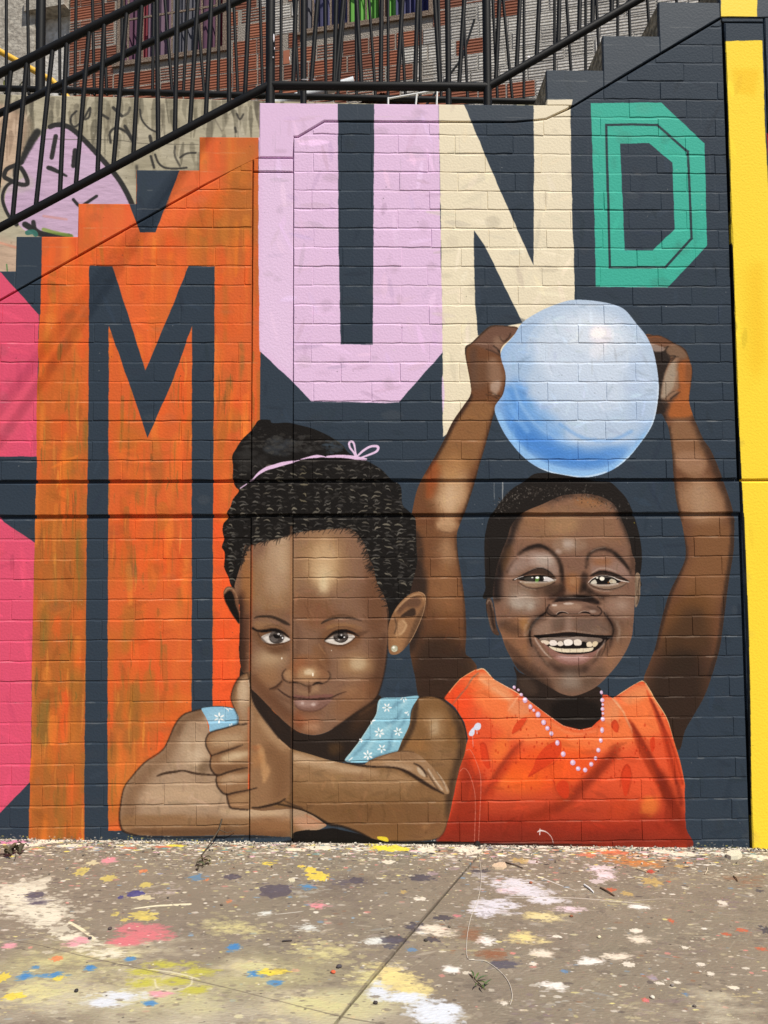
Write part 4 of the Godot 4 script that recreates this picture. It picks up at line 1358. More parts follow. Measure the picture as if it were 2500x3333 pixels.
func paint_mural() -> void:
	q("323d48",1,0,[0,0,5200,0,5200,5200,0,5200])
	q("d9526f",1,0,[177,1908,688,1907,889,2133,892,2505,896,2882,209,2880])
	q("d9526f",1,0,[213,2988,390,2989,714,3200,738,3223,895,3329,894,3816,900,4455,899,4538,752,4690,285,5187])
	q("e0606e",0.35,60,[201,2626,700,2627,887,2456,891,2627,706,2869,209,2880])
	q("d46230",1,0,[884,1129,2033,977,2036,1758,2049,2320,2047,2701,2262,2751,2263,3229,2265,4795,1297,4783,1176,4787,1177,4850,896,4846,895,4538,901,4398,894,3816,895,3331,894,3218,894,2882,888,2529,895,2407,889,2296,894,2133,896,1763])
	clip([884,1129,2033,977,2036,1758,2049,2320,2047,2701,2262,2751,2263,3229,2265,4795,1297,4783,1176,4787,1177,4850,896,4846,895,4538,901,4398,894,3816,895,3331,894,3218,894,2882,888,2529,895,2407,889,2296,894,2133,896,1763], true)
	p("94642e",0.55,30,[894,3295,1154,3296,1173,4619,1176,4815,903,4812,899,4282,891,3698])
	p("a46a30",0.45,54,[1303,4751,1251,4686,1235,4534,1258,4336,1315,4145,1391,4012,1465,3973,1516,4039,1533,4190,1509,4388,1452,4579,1376,4712])
	p("9a6a32",0.4,54,[1790,1920,1707,1853,1670,1726,1688,1575,1757,1439,1859,1355,1966,1345,2049,1413,2086,1539,2068,1691,1999,1827,1897,1911])
	p("b0682e",0.3,54,[1036,3380,953,3287,891,3030,866,2678,884,2326,941,2068,1022,1973,1105,2066,1167,2323,1192,2675,1174,3027,1117,3285])
	orange_streaks()
	q("a8702c",0.35,40,[1671,1556,2034,1172,2036,1681,1771,1782,1526,1683])
	q("f0592c",0.75,25,[1808,3227,1975,3228,1981,4176,1810,4175])
	q("ee6c3e",0.55,50,[1097,1533,1402,1532,1644,1302,1891,1403,1599,1682,1186,1759])
	q("f06a38",0.3,60,[1248,1811,1674,1810,1775,2258,1536,2456,1266,2172])
	clip([])
	q("323d48",1,0,[761,1686,896,1685,896,1763,898,2131,889,2133,688,1907,763,1903,763,1763])
	q("323d48",1,0,[1351,1532,1390,1532,1386,1304,1632,1302,1492,1687,1411,1689])
	q("323d48",1,0,[1146,1872,1154,1867,1267,1871,1363,2160,1448,2429,1556,2160,1668,1868,1806,1870,1807,2283,1807,2872,1808,3227,1808,3227,1813,4198,1708,4197,1698,3227,1698,3226,1690,2190,1584,2505,1465,2786,1368,2505,1254,2191,1269,3225,1273,3583,1282,4286,1295,4783,1449,4810,2265,4825,2265,4881,1177,4867,1174,4701,1168,4285,1163,3582,1159,3225,1159,3224,1159,2870])
	q("323d48",1,0,[209,2882,896,2884,894,3223,895,3329,738,3223,714,3200,209,2868])
	q("323d48",1,0,[899,4538,896,4846,296,4838,302,4996,752,4690])
	q("dfbddd",1,0,[2034,954,3001,946,3004,1294,3006,1922,3012,1755,3010,2332,2777,2598,2698,2604,2698,2602,2317,2594,2219,2490,2045,2326,2036,1758])
	q("e7cfe8",0.35,20,[2050,1325,2211,1324,2219,2456,2055,2308])
	q("323d48",1,0,[2459,950,2655,949,2646,1756,2640,2292,2471,2290,2461,1757])
	q("e7dbbe",1,0,[3002,946,3731,940,3717,1005,3715,1674,3720,1752,3717,2131,3439,2169,3310,2555,3007,2784,3010,2257,3008,1755])
	q("323d48",1,0,[3130,945,3517,942,3515,1214,3501,1859,3326,1446])
	q("323d48",1,0,[3184,1670,3183,1754,3185,2069,3199,2242,3266,2207,3437,2172,3241,1754])
	q("3fae98",1,0,[3829,959,4215,953,4445,1182,4440,1750,4220,1979,3833,1977,3835,1752,3834,1418])
	q("323d48",1,0,[3984,1185,4142,1181,4265,1290,4268,1659,4144,1778,3994,1777])
	l("29343c",0.95,0,13,[3910,1082,4049,1078,4189,1081,4351,1228,4356,1479,4357,1710,4211,1869,3911,1870,3911,1481,3910,1082])
	q("fbd83e",1,0,[4564,260,4766,258,4759,460,4559,462])
	q("fbd83e",1,0,[4570,605,4780,600,4777,1127,4792,1917,4967,4395,4944,4956,4569,4951,4575,4509,4582,3963,4583,3239,4577,3001,4571,2581,4572,1749,4571,1414])
	q("f3b41e",0.35,40,[4643,1876,4745,1825,4738,2381,4646,2506])
	q("f7c021",0.5,30,[4605,763,4759,761,4727,919,4626,894])
	q("d83a44",1,0,[4786,1121,5358,1117,5222,4140,4813,2051])
	s("15181b",1,2,[4557,486,11,4570,605,11,4571,1414,11,4562,1918,11,4572,1749,11,4571,2581,11,4577,3001,11,4581,3239,12,4583,3239,12,4585,3963,12,4570,4664,12,4568,4911,12])
	dabs(550,850,4650,4900,1500,60)
	weather()
	p("70492f",1,0,[3413,2201,3348,2189,3276,2186,3231,2215,3166,2278,3132,2301,3129,2341,3141,2414,3155,2497,3155,2559,3115,2621,3058,2704,3011,2802,2969,2879,2938,2930,2873,3050,2841,3182,2831,3253,2828,3556,2823,3856,2835,3955,2852,4035,2871,4134,2934,4179,3009,4148,3090,4057,3169,3992,3142,3938,3112,3908,3118,3808,3115,3708,3108,3608,3094,3507,3078,3396,3074,3315,3079,3275,3105,3209,3114,3191,3172,3023,3193,2946,3225,2844,3255,2741,3279,2658,3309,2596,3330,2549,3344,2476,3340,2393,3317,2340,3328,2299,3373,2257])
	clip([3413,2201,3348,2189,3276,2186,3231,2215,3166,2278,3132,2301,3129,2341,3141,2414,3155,2497,3155,2559,3115,2621,3058,2704,3011,2802,2969,2879,2938,2930,2873,3050,2841,3182,2831,3253,2828,3556,2823,3856,2835,3955,2852,4035,2871,4134,2934,4179,3009,4148,3090,4057,3169,3992,3142,3938,3112,3908,3118,3808,3115,3708,3108,3608,3094,3507,3078,3396,3074,3315,3079,3275,3105,3209,3114,3191,3172,3023,3193,2946,3225,2844,3255,2741,3279,2658,3309,2596,3330,2549,3344,2476,3340,2393,3317,2340,3328,2299,3373,2257])
	p("8d6440",0.8,30,[3157,2601,3270,2611,3248,2715,3178,2921,3121,2972,2968,2946,3042,2766])
	p("b08a66",0.95,37,[3010,3207,2974,3177,2960,3120,2969,3052,3001,2991,3046,2954,3093,2950,3128,2980,3143,3037,3133,3105,3101,3166,3056,3203])
	p("c6a584",0.7,35,[3030,3191,3014,3175,3005,3137,3008,3088,3020,3040,3040,3007,3061,2997,3077,3013,3086,3050,3083,3100,3071,3147,3051,3181])
	p("a87a50",0.8,40,[3010,3007,2993,2981,2994,2946,3011,2913,3040,2889,3073,2881,3102,2892,3119,2918,3118,2952,3101,2986,3072,3010,3039,3017])
	p("b48e6b",0.9,21,[3079,3247,3071,3268,3049,3283,3020,3288,2991,3281,2970,3265,2963,3243,2971,3222,2993,3207,3022,3202,3051,3209,3072,3225])
	p("a37d5c",0.9,35,[3030,3479,3010,3469,2994,3438,2986,3395,2988,3351,2999,3318,3017,3305,3036,3315,3052,3346,3061,3389,3059,3433,3048,3466])
	p("8c6140",0.75,54,[3021,3735,2978,3720,2944,3672,2926,3602,2930,3531,2955,3477,2994,3454,3036,3469,3070,3518,3088,3587,3084,3658,3059,3712])
	p("91592f",0.55,54,[3048,3932,3005,3926,2967,3892,2943,3838,2940,3780,2958,3732,2994,3707,3036,3713,3075,3747,3099,3801,3102,3859,3083,3907])
	s("2c221d",0.4,72,[2973,3782,152,2981,3897,324,2985,4006,354,2984,4155,354])
	s("261d19",0.6,52,[2981,3937,253,2985,4031,354,2984,4155,354])
	p("3a2b22",0.6,27,[3149,4001,3126,4007,3098,3997,3074,3974,3059,3943,3058,3914,3071,3894,3094,3888,3122,3898,3146,3921,3161,3951,3162,3981])
	p("2a211c",0.85,26,[2820,3304,2883,3304,2900,3466,2919,3557,2908,3637,2892,3732,2871,3831,2836,3906,2816,3856])
	s("35261d",0.8,11,[3071,3305,13,3080,3416,13,3097,3517,13,3110,3623,13,3115,3733,13,3112,3898,13])
	s("4a3325",0.8,22,[2850,3304,30,2870,3365,30,2890,3435,30])
	s("5b3e2b",0.9,7,[2977,3279,4,3013,3285,4,3059,3286,4,3079,3275,4])
	s("704a31",0.6,12,[2902,3243,8,2947,3269,8,2988,3279,8])
	s("3b291f",0.8,16,[2917,2971,25,2969,2884,25,3016,2802,25,3063,2709,25,3118,2627,25,3155,2567,25])
	s("3f2c20",0.85,16,[3098,3233,20,3177,3018,20,3230,2844,20,3258,2741,20,3282,2658,20,3311,2591,20])
	p("a9562b",0.5,32,[2927,3115,2914,3098,2910,3057,2915,3003,2930,2951,2949,2914,2967,2903,2980,2920,2984,2961,2979,3015,2964,3067,2945,3104])
	dabs(2911,2559,3261,3228,160,26)
	dabs(2826,3152,3169,4156,260,30)
	contrast(2816,2168,3393,3248,Color(0.46,0.33,0.23),1.2)
	p("6f5040",0.9,10,[3276,2189,3410,2203,3326,2299,3312,2340,3233,2314,3171,2283,3234,2220])
	p("94755f",0.7,18,[3297,2320,3284,2311,3278,2295,3278,2275,3287,2258,3300,2246,3316,2245,3328,2253,3335,2269,3334,2289,3326,2307,3312,2318])
	p("8d6b54",0.95,29,[3293,2537,3270,2528,3250,2496,3238,2452,3238,2405,3250,2370,3271,2355,3294,2364,3315,2396,3326,2440,3326,2487,3314,2522])
	p("b39a88",0.75,12,[3266,2497,3315,2487,3301,2549,3265,2544])
	p("5a4031",0.85,21,[3167,2545,3156,2527,3149,2480,3147,2416,3152,2352,3162,2305,3174,2288,3185,2306,3192,2353,3194,2417,3189,2481,3179,2528])
	p("6b4d3a",0.6,21,[3197,2534,3172,2520,3157,2486,3155,2443,3167,2402,3190,2373,3217,2365,3242,2379,3258,2413,3260,2456,3248,2497,3225,2526])
	s("2e211a",0.95,6,[3240,2314,4,3274,2325,4,3304,2343,4,3325,2356,8,3340,2387,7,3345,2455,7,3338,2518,7,3322,2575,10,3309,2596,10])
	s("2b1e18",0.95,6,[3279,2296,6,3300,2312,6,3312,2330,13,3320,2335,13])
	s("33241b",0.9,6,[3314,2246,4,3324,2267,4,3342,2272,7,3363,2251,7,3373,2230,7])
	s("2b1f18",0.9,5,[3250,2549,3,3271,2550,3,3291,2562,6,3311,2567,6])
	s("2b1f18",0.8,5,[3237,2559,3,3265,2563,3,3296,2578,5])
	s("c9b6a4",0.6,5,[3270,2557,3,3296,2557,3])
	s("382a21",0.9,7,[3129,2341,9,3135,2304,13,3166,2280,10,3234,2217,10,3276,2189,10,3353,2191,5,3413,2201,5])
	s("3a2b21",0.8,8,[3130,2335,7,3141,2414,7,3155,2497,7,3155,2559,7])
	clip([])
	p("6b4630",1,0,[4090,2247,4139,2239,4178,2243,4237,2275,4302,2313,4327,2374,4339,2429,4330,2506,4318,2593,4340,2681,4385,2795,4426,2860,4467,2963,4496,3055,4525,3152,4541,3239,4538,3239,4529,3385,4499,3542,4469,3723,4439,3890,4398,4021,4352,4139,4295,4233,4244,4315,4207,4415,4123,4314,4033,4101,4073,3959,4101,3888,4139,3744,4186,3601,4257,3468,4277,3396,4268,3299,4258,3238,4253,3221,4232,3114,4222,2990,4218,2854,4202,2735,4182,2686,4166,2661,4133,2659,4125,2582,4118,2418])
	clip([4090,2247,4139,2239,4178,2243,4237,2275,4302,2313,4327,2374,4339,2429,4330,2506,4318,2593,4340,2681,4385,2795,4426,2860,4467,2963,4496,3055,4525,3152,4541,3239,4538,3239,4529,3385,4499,3542,4469,3723,4439,3890,4398,4021,4352,4139,4295,4233,4244,4315,4207,4415,4123,4314,4033,4101,4073,3959,4101,3888,4139,3744,4186,3601,4257,3468,4277,3396,4268,3299,4258,3238,4253,3221,4232,3114,4222,2990,4218,2854,4202,2735,4182,2686,4166,2661,4133,2659,4125,2582,4118,2418])
	p("2a211c",1,6,[4110,2319,4197,2319,4224,2363,4194,2440,4168,2582,4188,2637,4166,2664,4101,2664])
	p("9c8577",0.9,8,[4111,2280,4187,2302,4209,2297,4186,2325,4137,2325])
	p("7b604b",0.9,10,[4198,2308,4253,2291,4296,2319,4316,2363,4251,2363,4213,2347])
	p("8f6e56",0.95,10,[4228,2385,4267,2363,4262,2528,4217,2582,4174,2582,4188,2473])
	p("a3917f",0.9,12,[4228,2385,4255,2396,4241,2506,4190,2577,4168,2577,4188,2462])
	p("a95f2e",0.9,16,[4266,2396,4337,2396,4326,2582,4334,2670,4214,2681,4222,2610,4268,2539])
	p("7b4c2e",0.8,18,[4322,2510,4311,2500,4302,2471,4298,2432,4300,2392,4307,2363,4318,2352,4329,2362,4338,2391,4342,2431,4340,2470,4333,2500])
	p("8b6447",0.85,32,[4351,2990,4298,2986,4246,2942,4209,2871,4196,2792,4211,2726,4249,2690,4302,2695,4354,2739,4391,2810,4404,2889,4389,2955])
	p("a47e62",0.6,32,[4405,2946,4385,2972,4347,2984,4302,2980,4261,2960,4235,2930,4231,2897,4251,2871,4289,2859,4334,2863,4375,2883,4401,2913])
	p("9a7355",0.95,35,[4470,3233,4413,3261,4344,3254,4283,3213,4246,3150,4242,3081,4273,3026,4330,2998,4399,3005,4460,3046,4497,3109,4501,3178])
	p("b08e71",0.65,35,[4372,3213,4340,3201,4316,3166,4306,3117,4312,3068,4333,3031,4364,3017,4396,3029,4420,3064,4430,3112,4424,3162,4402,3198])
	dabs(4212,2396,4539,3233,260,26)
	dabs(4068,3237,4497,4318,160,30)
	s("34261d",0.75,18,[4345,2692,37,4390,2811,48,4431,2898,48,4471,3007,48,4505,3104,42,4534,3222,42])
	s("34261d",0.85,12,[4205,2735,16,4219,2854,16,4224,2990,16,4234,3114,16,4255,3226,16])
	p("815838",0.8,36,[4312,3262,4521,3263,4501,3482,4434,3674,4298,3722,4255,3541,4321,3384])
	p("694527",0.8,54,[4196,4018,4145,3968,4129,3874,4150,3762,4204,3661,4276,3598,4346,3591,4397,3641,4413,3734,4392,3847,4338,3948,4266,4010])
	s("2b221d",0.45,62,[4310,3746,145,4241,4008,362,4191,4256,338,4169,4409,241])
	s("241c18",0.6,52,[4241,4008,241,4193,4197,313,4169,4409,265])
	s("2e231d",0.8,10,[4262,3311,22,4277,3402,22,4250,3480,22,4192,3601,22,4145,3744,22,4099,3899,22])
	s("30251e",0.75,14,[4540,3239,41,4522,3421,41,4484,3627,41,4446,3866,41,4392,4033,41])
	s("2b1f18",0.9,6,[4192,2308,5,4214,2300,5,4197,2324,7,4213,2349,5,4251,2352,5,4229,2380,5])
	s("2b1f18",0.7,7,[4218,2374,6,4246,2357,6,4267,2357,6])
	s("3a2b22",0.8,6,[4190,2582,4,4218,2552,4,4246,2539,3])
	s("2e221b",0.85,7,[4217,2585,8,4239,2566,8,4273,2544,3])
	s("2d211a",0.8,8,[4101,2242,6,4178,2244,6,4242,2278,8,4301,2316,8,4330,2377,6,4340,2429,6,4330,2506,6,4319,2593,6])
	p("2a211c",0.8,10,[4155,2582,4206,2604,4188,2659,4198,2697,4144,2670])
	s("a85f30",0.6,7,[4101,2253,5,4145,2247,5,4177,2250,5])
	clip([])
	p("b7c9df",1,0,[3720,2047,3863,2058,3974,2093,4046,2175,4106,2256,4141,2356,4158,2506,4146,2618,4119,2717,4054,2815,3966,2914,3866,2975,3755,2999,3621,2986,3512,2949,3427,2888,3355,2802,3307,2716,3282,2629,3328,2555,3343,2456,3319,2357,3332,2307,3388,2244,3439,2169,3539,2106,3627,2069])
	clip([3720,2047,3863,2058,3974,2093,4046,2175,4106,2256,4141,2356,4158,2506,4146,2618,4119,2717,4054,2815,3966,2914,3866,2975,3755,2999,3621,2986,3512,2949,3427,2888,3355,2802,3307,2716,3282,2629,3328,2555,3343,2456,3319,2357,3332,2307,3388,2244,3439,2169,3539,2106,3627,2069])
	p("8db2dd",0.8,50,[3289,2307,3439,2182,3487,2282,3433,2530,3478,2753,3672,2876,3918,2852,4107,2704,4167,2754,3914,3024,3425,2998,3248,2629])
	p("a9c0dc",0.8,48,[3510,2137,3536,2179,3533,2262,3502,2364,3450,2458,3393,2518,3345,2529,3319,2487,3322,2404,3354,2302,3405,2208,3462,2148])
	p("4f8bd2",0.75,46,[3335,2530,3433,2506,3492,2654,3625,2790,3795,2852,3980,2827,3916,2938,3671,2950,3452,2875,3332,2728])
	p("3a76c4",0.6,46,[3381,2703,3479,2740,3600,2827,3746,2864,3894,2852,3818,2925,3646,2937,3501,2876,3404,2802])
	p("6fa4e0",0.6,40,[3658,2790,3625,2794,3566,2769,3497,2720,3436,2661,3400,2608,3398,2575,3431,2571,3490,2596,3559,2645,3620,2704,3656,2757])
	p("cfdbe9",0.75,60,[3487,2282,3688,2106,3936,2131,4080,2331,4111,2531,3923,2630,3629,2555])
	p("c3d2e6",0.6,54,[3904,2664,3860,2698,3776,2702,3675,2674,3584,2622,3527,2560,3520,2505,3564,2471,3648,2468,3749,2496,3840,2547,3897,2609])
	p("a4bbda",0.45,48,[4045,2734,4013,2708,3989,2634,3979,2534,3985,2432,4007,2358,4038,2331,4070,2357,4094,2431,4104,2531,4098,2633,4076,2707])
	p("dfe6ef",0.6,54,[3982,2281,3948,2325,3879,2345,3795,2337,3718,2303,3668,2251,3659,2196,3694,2152,3763,2131,3847,2139,3924,2174,3974,2225])
	p("ece6ee",0.9,29,[3917,2244,3905,2270,3880,2287,3847,2291,3816,2280,3795,2258,3790,2230,3801,2204,3827,2187,3859,2183,3890,2194,3911,2216])
	e("fdf8f8",0.95,14,3840,2229,41,31)
	p("ece9ef",0.5,27,[3884,2306,3885,2326,3873,2346,3852,2360,3826,2365,3804,2359,3791,2343,3790,2323,3802,2303,3823,2289,3849,2284,3871,2290])
	s("8fbdea",0.85,11,[3296,2654,31,3344,2752,31,3427,2863,36,3524,2931,36,3646,2968,36,3768,2980,36,3879,2956,31,3991,2883,31,4080,2778,31])
	s("d9e8f6",0.8,6,[3916,2950,8,4016,2864,8,4106,2741,8,4146,2618,8,4155,2506,8])
	s("e2eef8",0.8,5,[3499,2947,7,3621,2984,7,3755,2996,7,3866,2972,7])
	s("7fb0e6",0.6,16,[3347,2555,29,3382,2654,29,3454,2753,29])
	s("9cc0e8",0.5,16,[3384,2506,19,3431,2629,19,3540,2753,19,3698,2827,19])
	s("5f99dc",0.5,16,[3626,2716,17,3747,2790,17,3895,2803,17,4007,2754,17])
	s("dbe4f0",0.35,12,[3461,2344,12,3487,2232,12,3588,2131,12])
	dabs(3293,2057,4148,3000,260,34)
	dirt_specks(3440,2107,4049,2556,140)
	clip([])
	p("1f1a17",1,0,[3241,3629,3221,3572,3219,3485,3218,3341,3228,3271,3244,3213,3276,3167,3318,3109,3371,3056,3430,3021,3487,2980,3572,2976,3670,2992,3824,3017,3882,3023,3934,3070,3968,3111,3996,3170,4018,3240,4036,3322,4044,3403,4038,3478,4028,3519,4003,3577,3639,3459])
	s("3c2c24",0.3,10,[3230,3318,8,3223,3434,8,3227,3560,8])
	p("4d382b",1,0,[3222,3646,3235,3628,3252,3641,3266,3704,3273,3773,3290,3817,3264,3814,3245,3784,3232,3727,3224,3686])
	s("a08876",0.9,6,[3226,3658,4,3236,3638,5,3251,3652,3,3257,3692,3])
	s("927a68",0.7,6,[3235,3721,4,3243,3761,4,3256,3795,4])
	s("251b16",0.8,7,[3243,3664,7,3251,3704,7,3256,3750,8,3264,3784,8])
	p("8b745f",1,0,[4006,3513,4031,3513,4030,3594,4025,3640,4007,3680,4000,3651])
	s("3a2b22",0.8,6,[4028,3530,6,4018,3594,6,4021,3634,6,4010,3663,6])
	p("2b211b",1,0,[3362,3979,3408,4019,3569,4048,3788,4084,3810,4124,3814,4192,3817,4243,3760,4293,3699,4308,3613,4288,3528,4228,3443,4163,3375,4112,3376,4035])
	p("4a3a2f",0.7,32,[3474,4123,3456,4132,3430,4128,3405,4111,3386,4087,3379,4062,3387,4043,3405,4034,3431,4038,3456,4055,3475,4079,3482,4104])
	p("15110f",0.7,32,[3823,4238,3799,4275,3745,4298,3674,4301,3606,4282,3559,4247,3545,4205,3568,4168,3622,4145,3693,4143,3761,4161,3809,4196])
	p("7b5b48",1,0,[3258,3607,3268,3538,3284,3457,3308,3388,3338,3318,3362,3249,3422,3185,3528,3139,3622,3098,3705,3087,3793,3090,3868,3117,3914,3158,3948,3240,3978,3321,3993,3403,4007,3438,4004,3519,4001,3623,3992,3749,3989,3766,3982,3824,3955,3892,3912,3960,3859,4022,3799,4079,3741,4112,3671,4133,3608,4122,3557,4094,3488,4053,3425,4024,3380,3990,3346,3933,3318,3876,3301,3819,3279,3761,3266,3675])
	clip([3258,3607,3268,3538,3284,3457,3308,3388,3338,3318,3362,3249,3422,3185,3528,3139,3622,3098,3705,3087,3793,3090,3868,3117,3914,3158,3948,3240,3978,3321,3993,3403,4007,3438,4004,3519,4001,3623,3992,3749,3989,3766,3982,3824,3955,3892,3912,3960,3859,4022,3799,4079,3741,4112,3671,4133,3608,4122,3557,4094,3488,4053,3425,4024,3380,3990,3346,3933,3318,3876,3301,3819,3279,3761,3266,3675])
	p("85614a",0.85,50,[3369,3185,3622,3104,3851,3117,3936,3228,3951,3344,3699,3343,3408,3342])
	p("9a7656",0.75,54,[3722,3238,3712,3267,3679,3291,3633,3303,3585,3300,3548,3282,3533,3255,3543,3226,3576,3202,3622,3190,3670,3193,3707,3211])
	e("8f6848",0.6,40,3491,3214,75,64)
	e("9a6a42",0.45,26,3774,3128,87,29)
	p("8d705b",0.8,32,[3759,3353,3746,3372,3711,3385,3663,3390,3616,3385,3581,3371,3568,3352,3581,3334,3616,3320,3664,3316,3711,3321,3746,3335])
	p("ab9788",0.75,24,[3695,3349,3691,3362,3678,3371,3661,3375,3643,3371,3630,3362,3626,3349,3630,3336,3643,3327,3660,3323,3678,3327,3691,3336])
	p("b09a8c",0.6,9,[3591,3378,3623,3381,3616,3401,3593,3398])
	p("2b221d",0.85,26,[3252,3630,3266,3486,3314,3370,3350,3284,3375,3202,3422,3185,3397,3249,3373,3318,3342,3411,3312,3515,3304,3630])
	p("6a4a30",0.6,24,[3312,3490,3306,3478,3308,3450,3317,3412,3330,3377,3344,3352,3356,3345,3361,3357,3360,3385,3351,3423,3338,3458,3324,3483])
	p("2a211d",0.6,18,[3410,3191,3528,3139,3622,3092,3705,3081,3799,3087,3868,3111,3850,3131,3775,3102,3681,3101,3587,3127,3504,3156,3433,3191])
	p("2b231f",0.8,20,[3868,3111,3938,3169,3993,3298,4014,3403,3991,3368,3953,3275,3908,3169])
	p("463227",0.6,18,[4004,3528,3994,3517,3985,3488,3979,3448,3978,3407,3983,3376,3991,3364,4001,3375,4010,3404,4016,3444,4017,3485,4012,3516])
	p("8f7465",0.9,20,[3365,3434,3436,3394,3523,3383,3581,3418,3603,3482,3591,3516,3522,3476,3452,3469,3364,3515,3335,3492])
	p("a98f80",0.6,27,[3583,3429,3574,3446,3551,3458,3518,3464,3485,3460,3461,3449,3452,3433,3460,3416,3484,3404,3516,3399,3549,3402,3573,3413])
	p("8d6f60",0.9,20,[3779,3436,3844,3414,3925,3437,3976,3495,3987,3542,3929,3518,3848,3489,3777,3506])
	p("8a5938",0.6,24,[3893,3438,3886,3450,3865,3461,3836,3466,3806,3465,3784,3457,3775,3446,3782,3433,3803,3423,3832,3418,3862,3419,3884,3426])
	p("846a58",0.8,35,[3480,3635,3458,3655,3420,3660,3378,3649,3343,3623,3323,3591,3325,3560,3348,3539,3385,3534,3427,3546,3463,3572,3482,3604])
	p("9f8d7e",0.8,35,[3497,3659,3485,3676,3455,3687,3415,3689,3377,3681,3349,3665,3340,3646,3352,3628,3382,3617,3422,3616,3460,3624,3488,3640])
	e("b3a698",0.55,24,3388,3653,37,29)
	e("b3a698",0.55,24,3454,3668,20,25)
	p("8a6c5a",0.75,35,[3999,3685,3985,3714,3952,3733,3909,3737,3868,3725,3840,3700,3831,3669,3846,3640,3878,3621,3921,3617,3962,3629,3990,3654])
	e("a38c7d",0.5,20,3931,3668,29,20)
	p("8c6143",0.6,30,[3279,3796,3413,3716,3447,3785,3439,3911,3466,3991,3568,4082,3488,4048,3363,3944,3301,3841])
	p("a07447",0.6,21,[3438,3797,3423,3799,3408,3791,3397,3777,3393,3759,3397,3743,3409,3733,3424,3731,3439,3738,3449,3753,3453,3771,3449,3787])
	p("8d664c",0.75,35,[3830,4025,3820,3997,3830,3942,3859,3875,3899,3814,3939,3775,3968,3768,3978,3796,3968,3851,3939,3918,3899,3979,3859,4018])
	p("3e2d24",0.45,27,[3411,3811,3396,3820,3369,3819,3335,3808,3305,3790,3286,3770,3283,3753,3297,3744,3325,3745,3359,3756,3389,3774,3408,3794])
	p("4b3429",0.85,16,[3607,3436,3637,3517,3635,3609,3577,3637,3542,3631,3613,3580,3620,3517])
	p("3c2b23",0.7,16,[3731,3494,3760,3517,3747,3581,3798,3621,3856,3651,3839,3627,3926,3634,3822,3610,3752,3587,3711,3609,3712,3552])
	p("8d6040",0.85,27,[3684,3607,3662,3603,3644,3585,3634,3559,3636,3530,3647,3508,3667,3497,3689,3501,3707,3519,3717,3546,3715,3574,3704,3596])
	p("a37b5c",0.6,21,[3683,3568,3672,3566,3663,3558,3659,3546,3659,3532,3665,3522,3675,3517,3685,3519,3694,3527,3699,3539,3698,3553,3692,3563])
	p("241915",0.8,14,[3600,3626,3694,3615,3775,3621,3821,3662,3751,3656,3670,3644,3576,3660])
	s("33251e",0.6,18,[3541,3706,23,3494,3734,35,3452,3780,32,3445,3825,21,3457,3877,9])
	s("33251e",0.62,17,[3843,3708,17,3871,3754,29,3889,3800,27,3873,3846,17,3850,3903,8])
	s("1c1310",0.75,7,[3535,3703,7,3494,3731,10,3457,3774,12,3447,3820,8,3457,3877,5])
	s("1c1310",0.7,7,[3837,3705,6,3868,3751,9,3885,3797,9,3871,3846,7])
	s("b09a8a",0.55,10,[3447,3745,6,3423,3785,8,3423,3831,5])
	s("a58e7c",0.5,10,[3906,3754,6,3916,3800,8,3906,3846,5])
	s("2a1e19",0.6,9,[3468,3877,8,3502,3934,9,3547,3986,7])
	s("2a1e19",0.6,9,[3821,3891,8,3797,3936,8,3767,3970,6])
	p("8a6e5c",0.8,27,[3626,3738,3622,3760,3598,3786,3559,3809,3516,3823,3480,3823,3462,3810,3465,3788,3489,3762,3528,3739,3571,3725,3607,3725])
	p("5b463a",0.55,27,[3570,3804,3558,3787,3557,3762,3567,3737,3587,3717,3610,3709,3630,3713,3643,3730,3644,3755,3633,3780,3614,3800,3591,3808])
	p("8d7363",0.7,21,[3648,3812,3636,3804,3628,3786,3626,3761,3632,3737,3643,3720,3656,3715,3669,3722,3677,3741,3678,3765,3673,3789,3662,3806])
	p("6f5748",0.85,27,[3865,3794,3848,3814,3810,3825,3760,3822,3712,3808,3680,3785,3671,3759,3688,3739,3726,3728,3776,3731,3824,3745,3856,3768])
	p("846a58",0.5,12,[3777,3788,3852,3800,3858,3817,3776,3813])
	p("46332a",0.6,30,[3307,3841,3358,3876,3438,3956,3535,4025,3568,4094,3488,4059,3397,4002,3335,3921])
	p("31241d",0.6,14,[3357,3950,3431,4002,3522,4071,3579,4105,3533,4099,3442,4047,3380,3996])
	p("a08f82",0.6,29,[3578,3448,3568,3460,3547,3465,3523,3462,3500,3452,3485,3437,3482,3422,3493,3410,3513,3405,3538,3408,3560,3418,3575,3433])
	p("5b4638",0.4,35,[3925,3891,3904,3882,3888,3853,3880,3814,3882,3773,3895,3743,3914,3731,3935,3740,3951,3769,3959,3808,3956,3849,3944,3879])
	p("2a1e18",0.55,21,[3631,3573,3627,3588,3610,3604,3583,3614,3555,3617,3532,3611,3522,3599,3526,3583,3543,3568,3570,3558,3598,3555,3620,3560])
	p("2a1e18",0.6,18,[3780,3621,3768,3624,3751,3618,3734,3603,3721,3584,3716,3567,3721,3555,3733,3552,3750,3559,3767,3574,3780,3592,3785,3610])
	dabs(3283,3091,3998,3795,360,24)
	dabs(3303,3716,3983,4132,240,22)
	contrast(3214,3062,4029,4149,Color(0.44,0.325,0.25),1.3)
	e("a18d7f",0.6,30,3403,3642,64,35)
	e("9c7f6c",0.55,34,3920,3663,64,41)
	s("a3907f",0.5,16,[3494,3728,9,3458,3774,10,3429,3819,8])
	s("a08a78",0.5,16,[3894,3748,8,3916,3800,10,3903,3857,7])
	s("b5a294",0.3,6,[3753,3822,3,3822,3845,4])
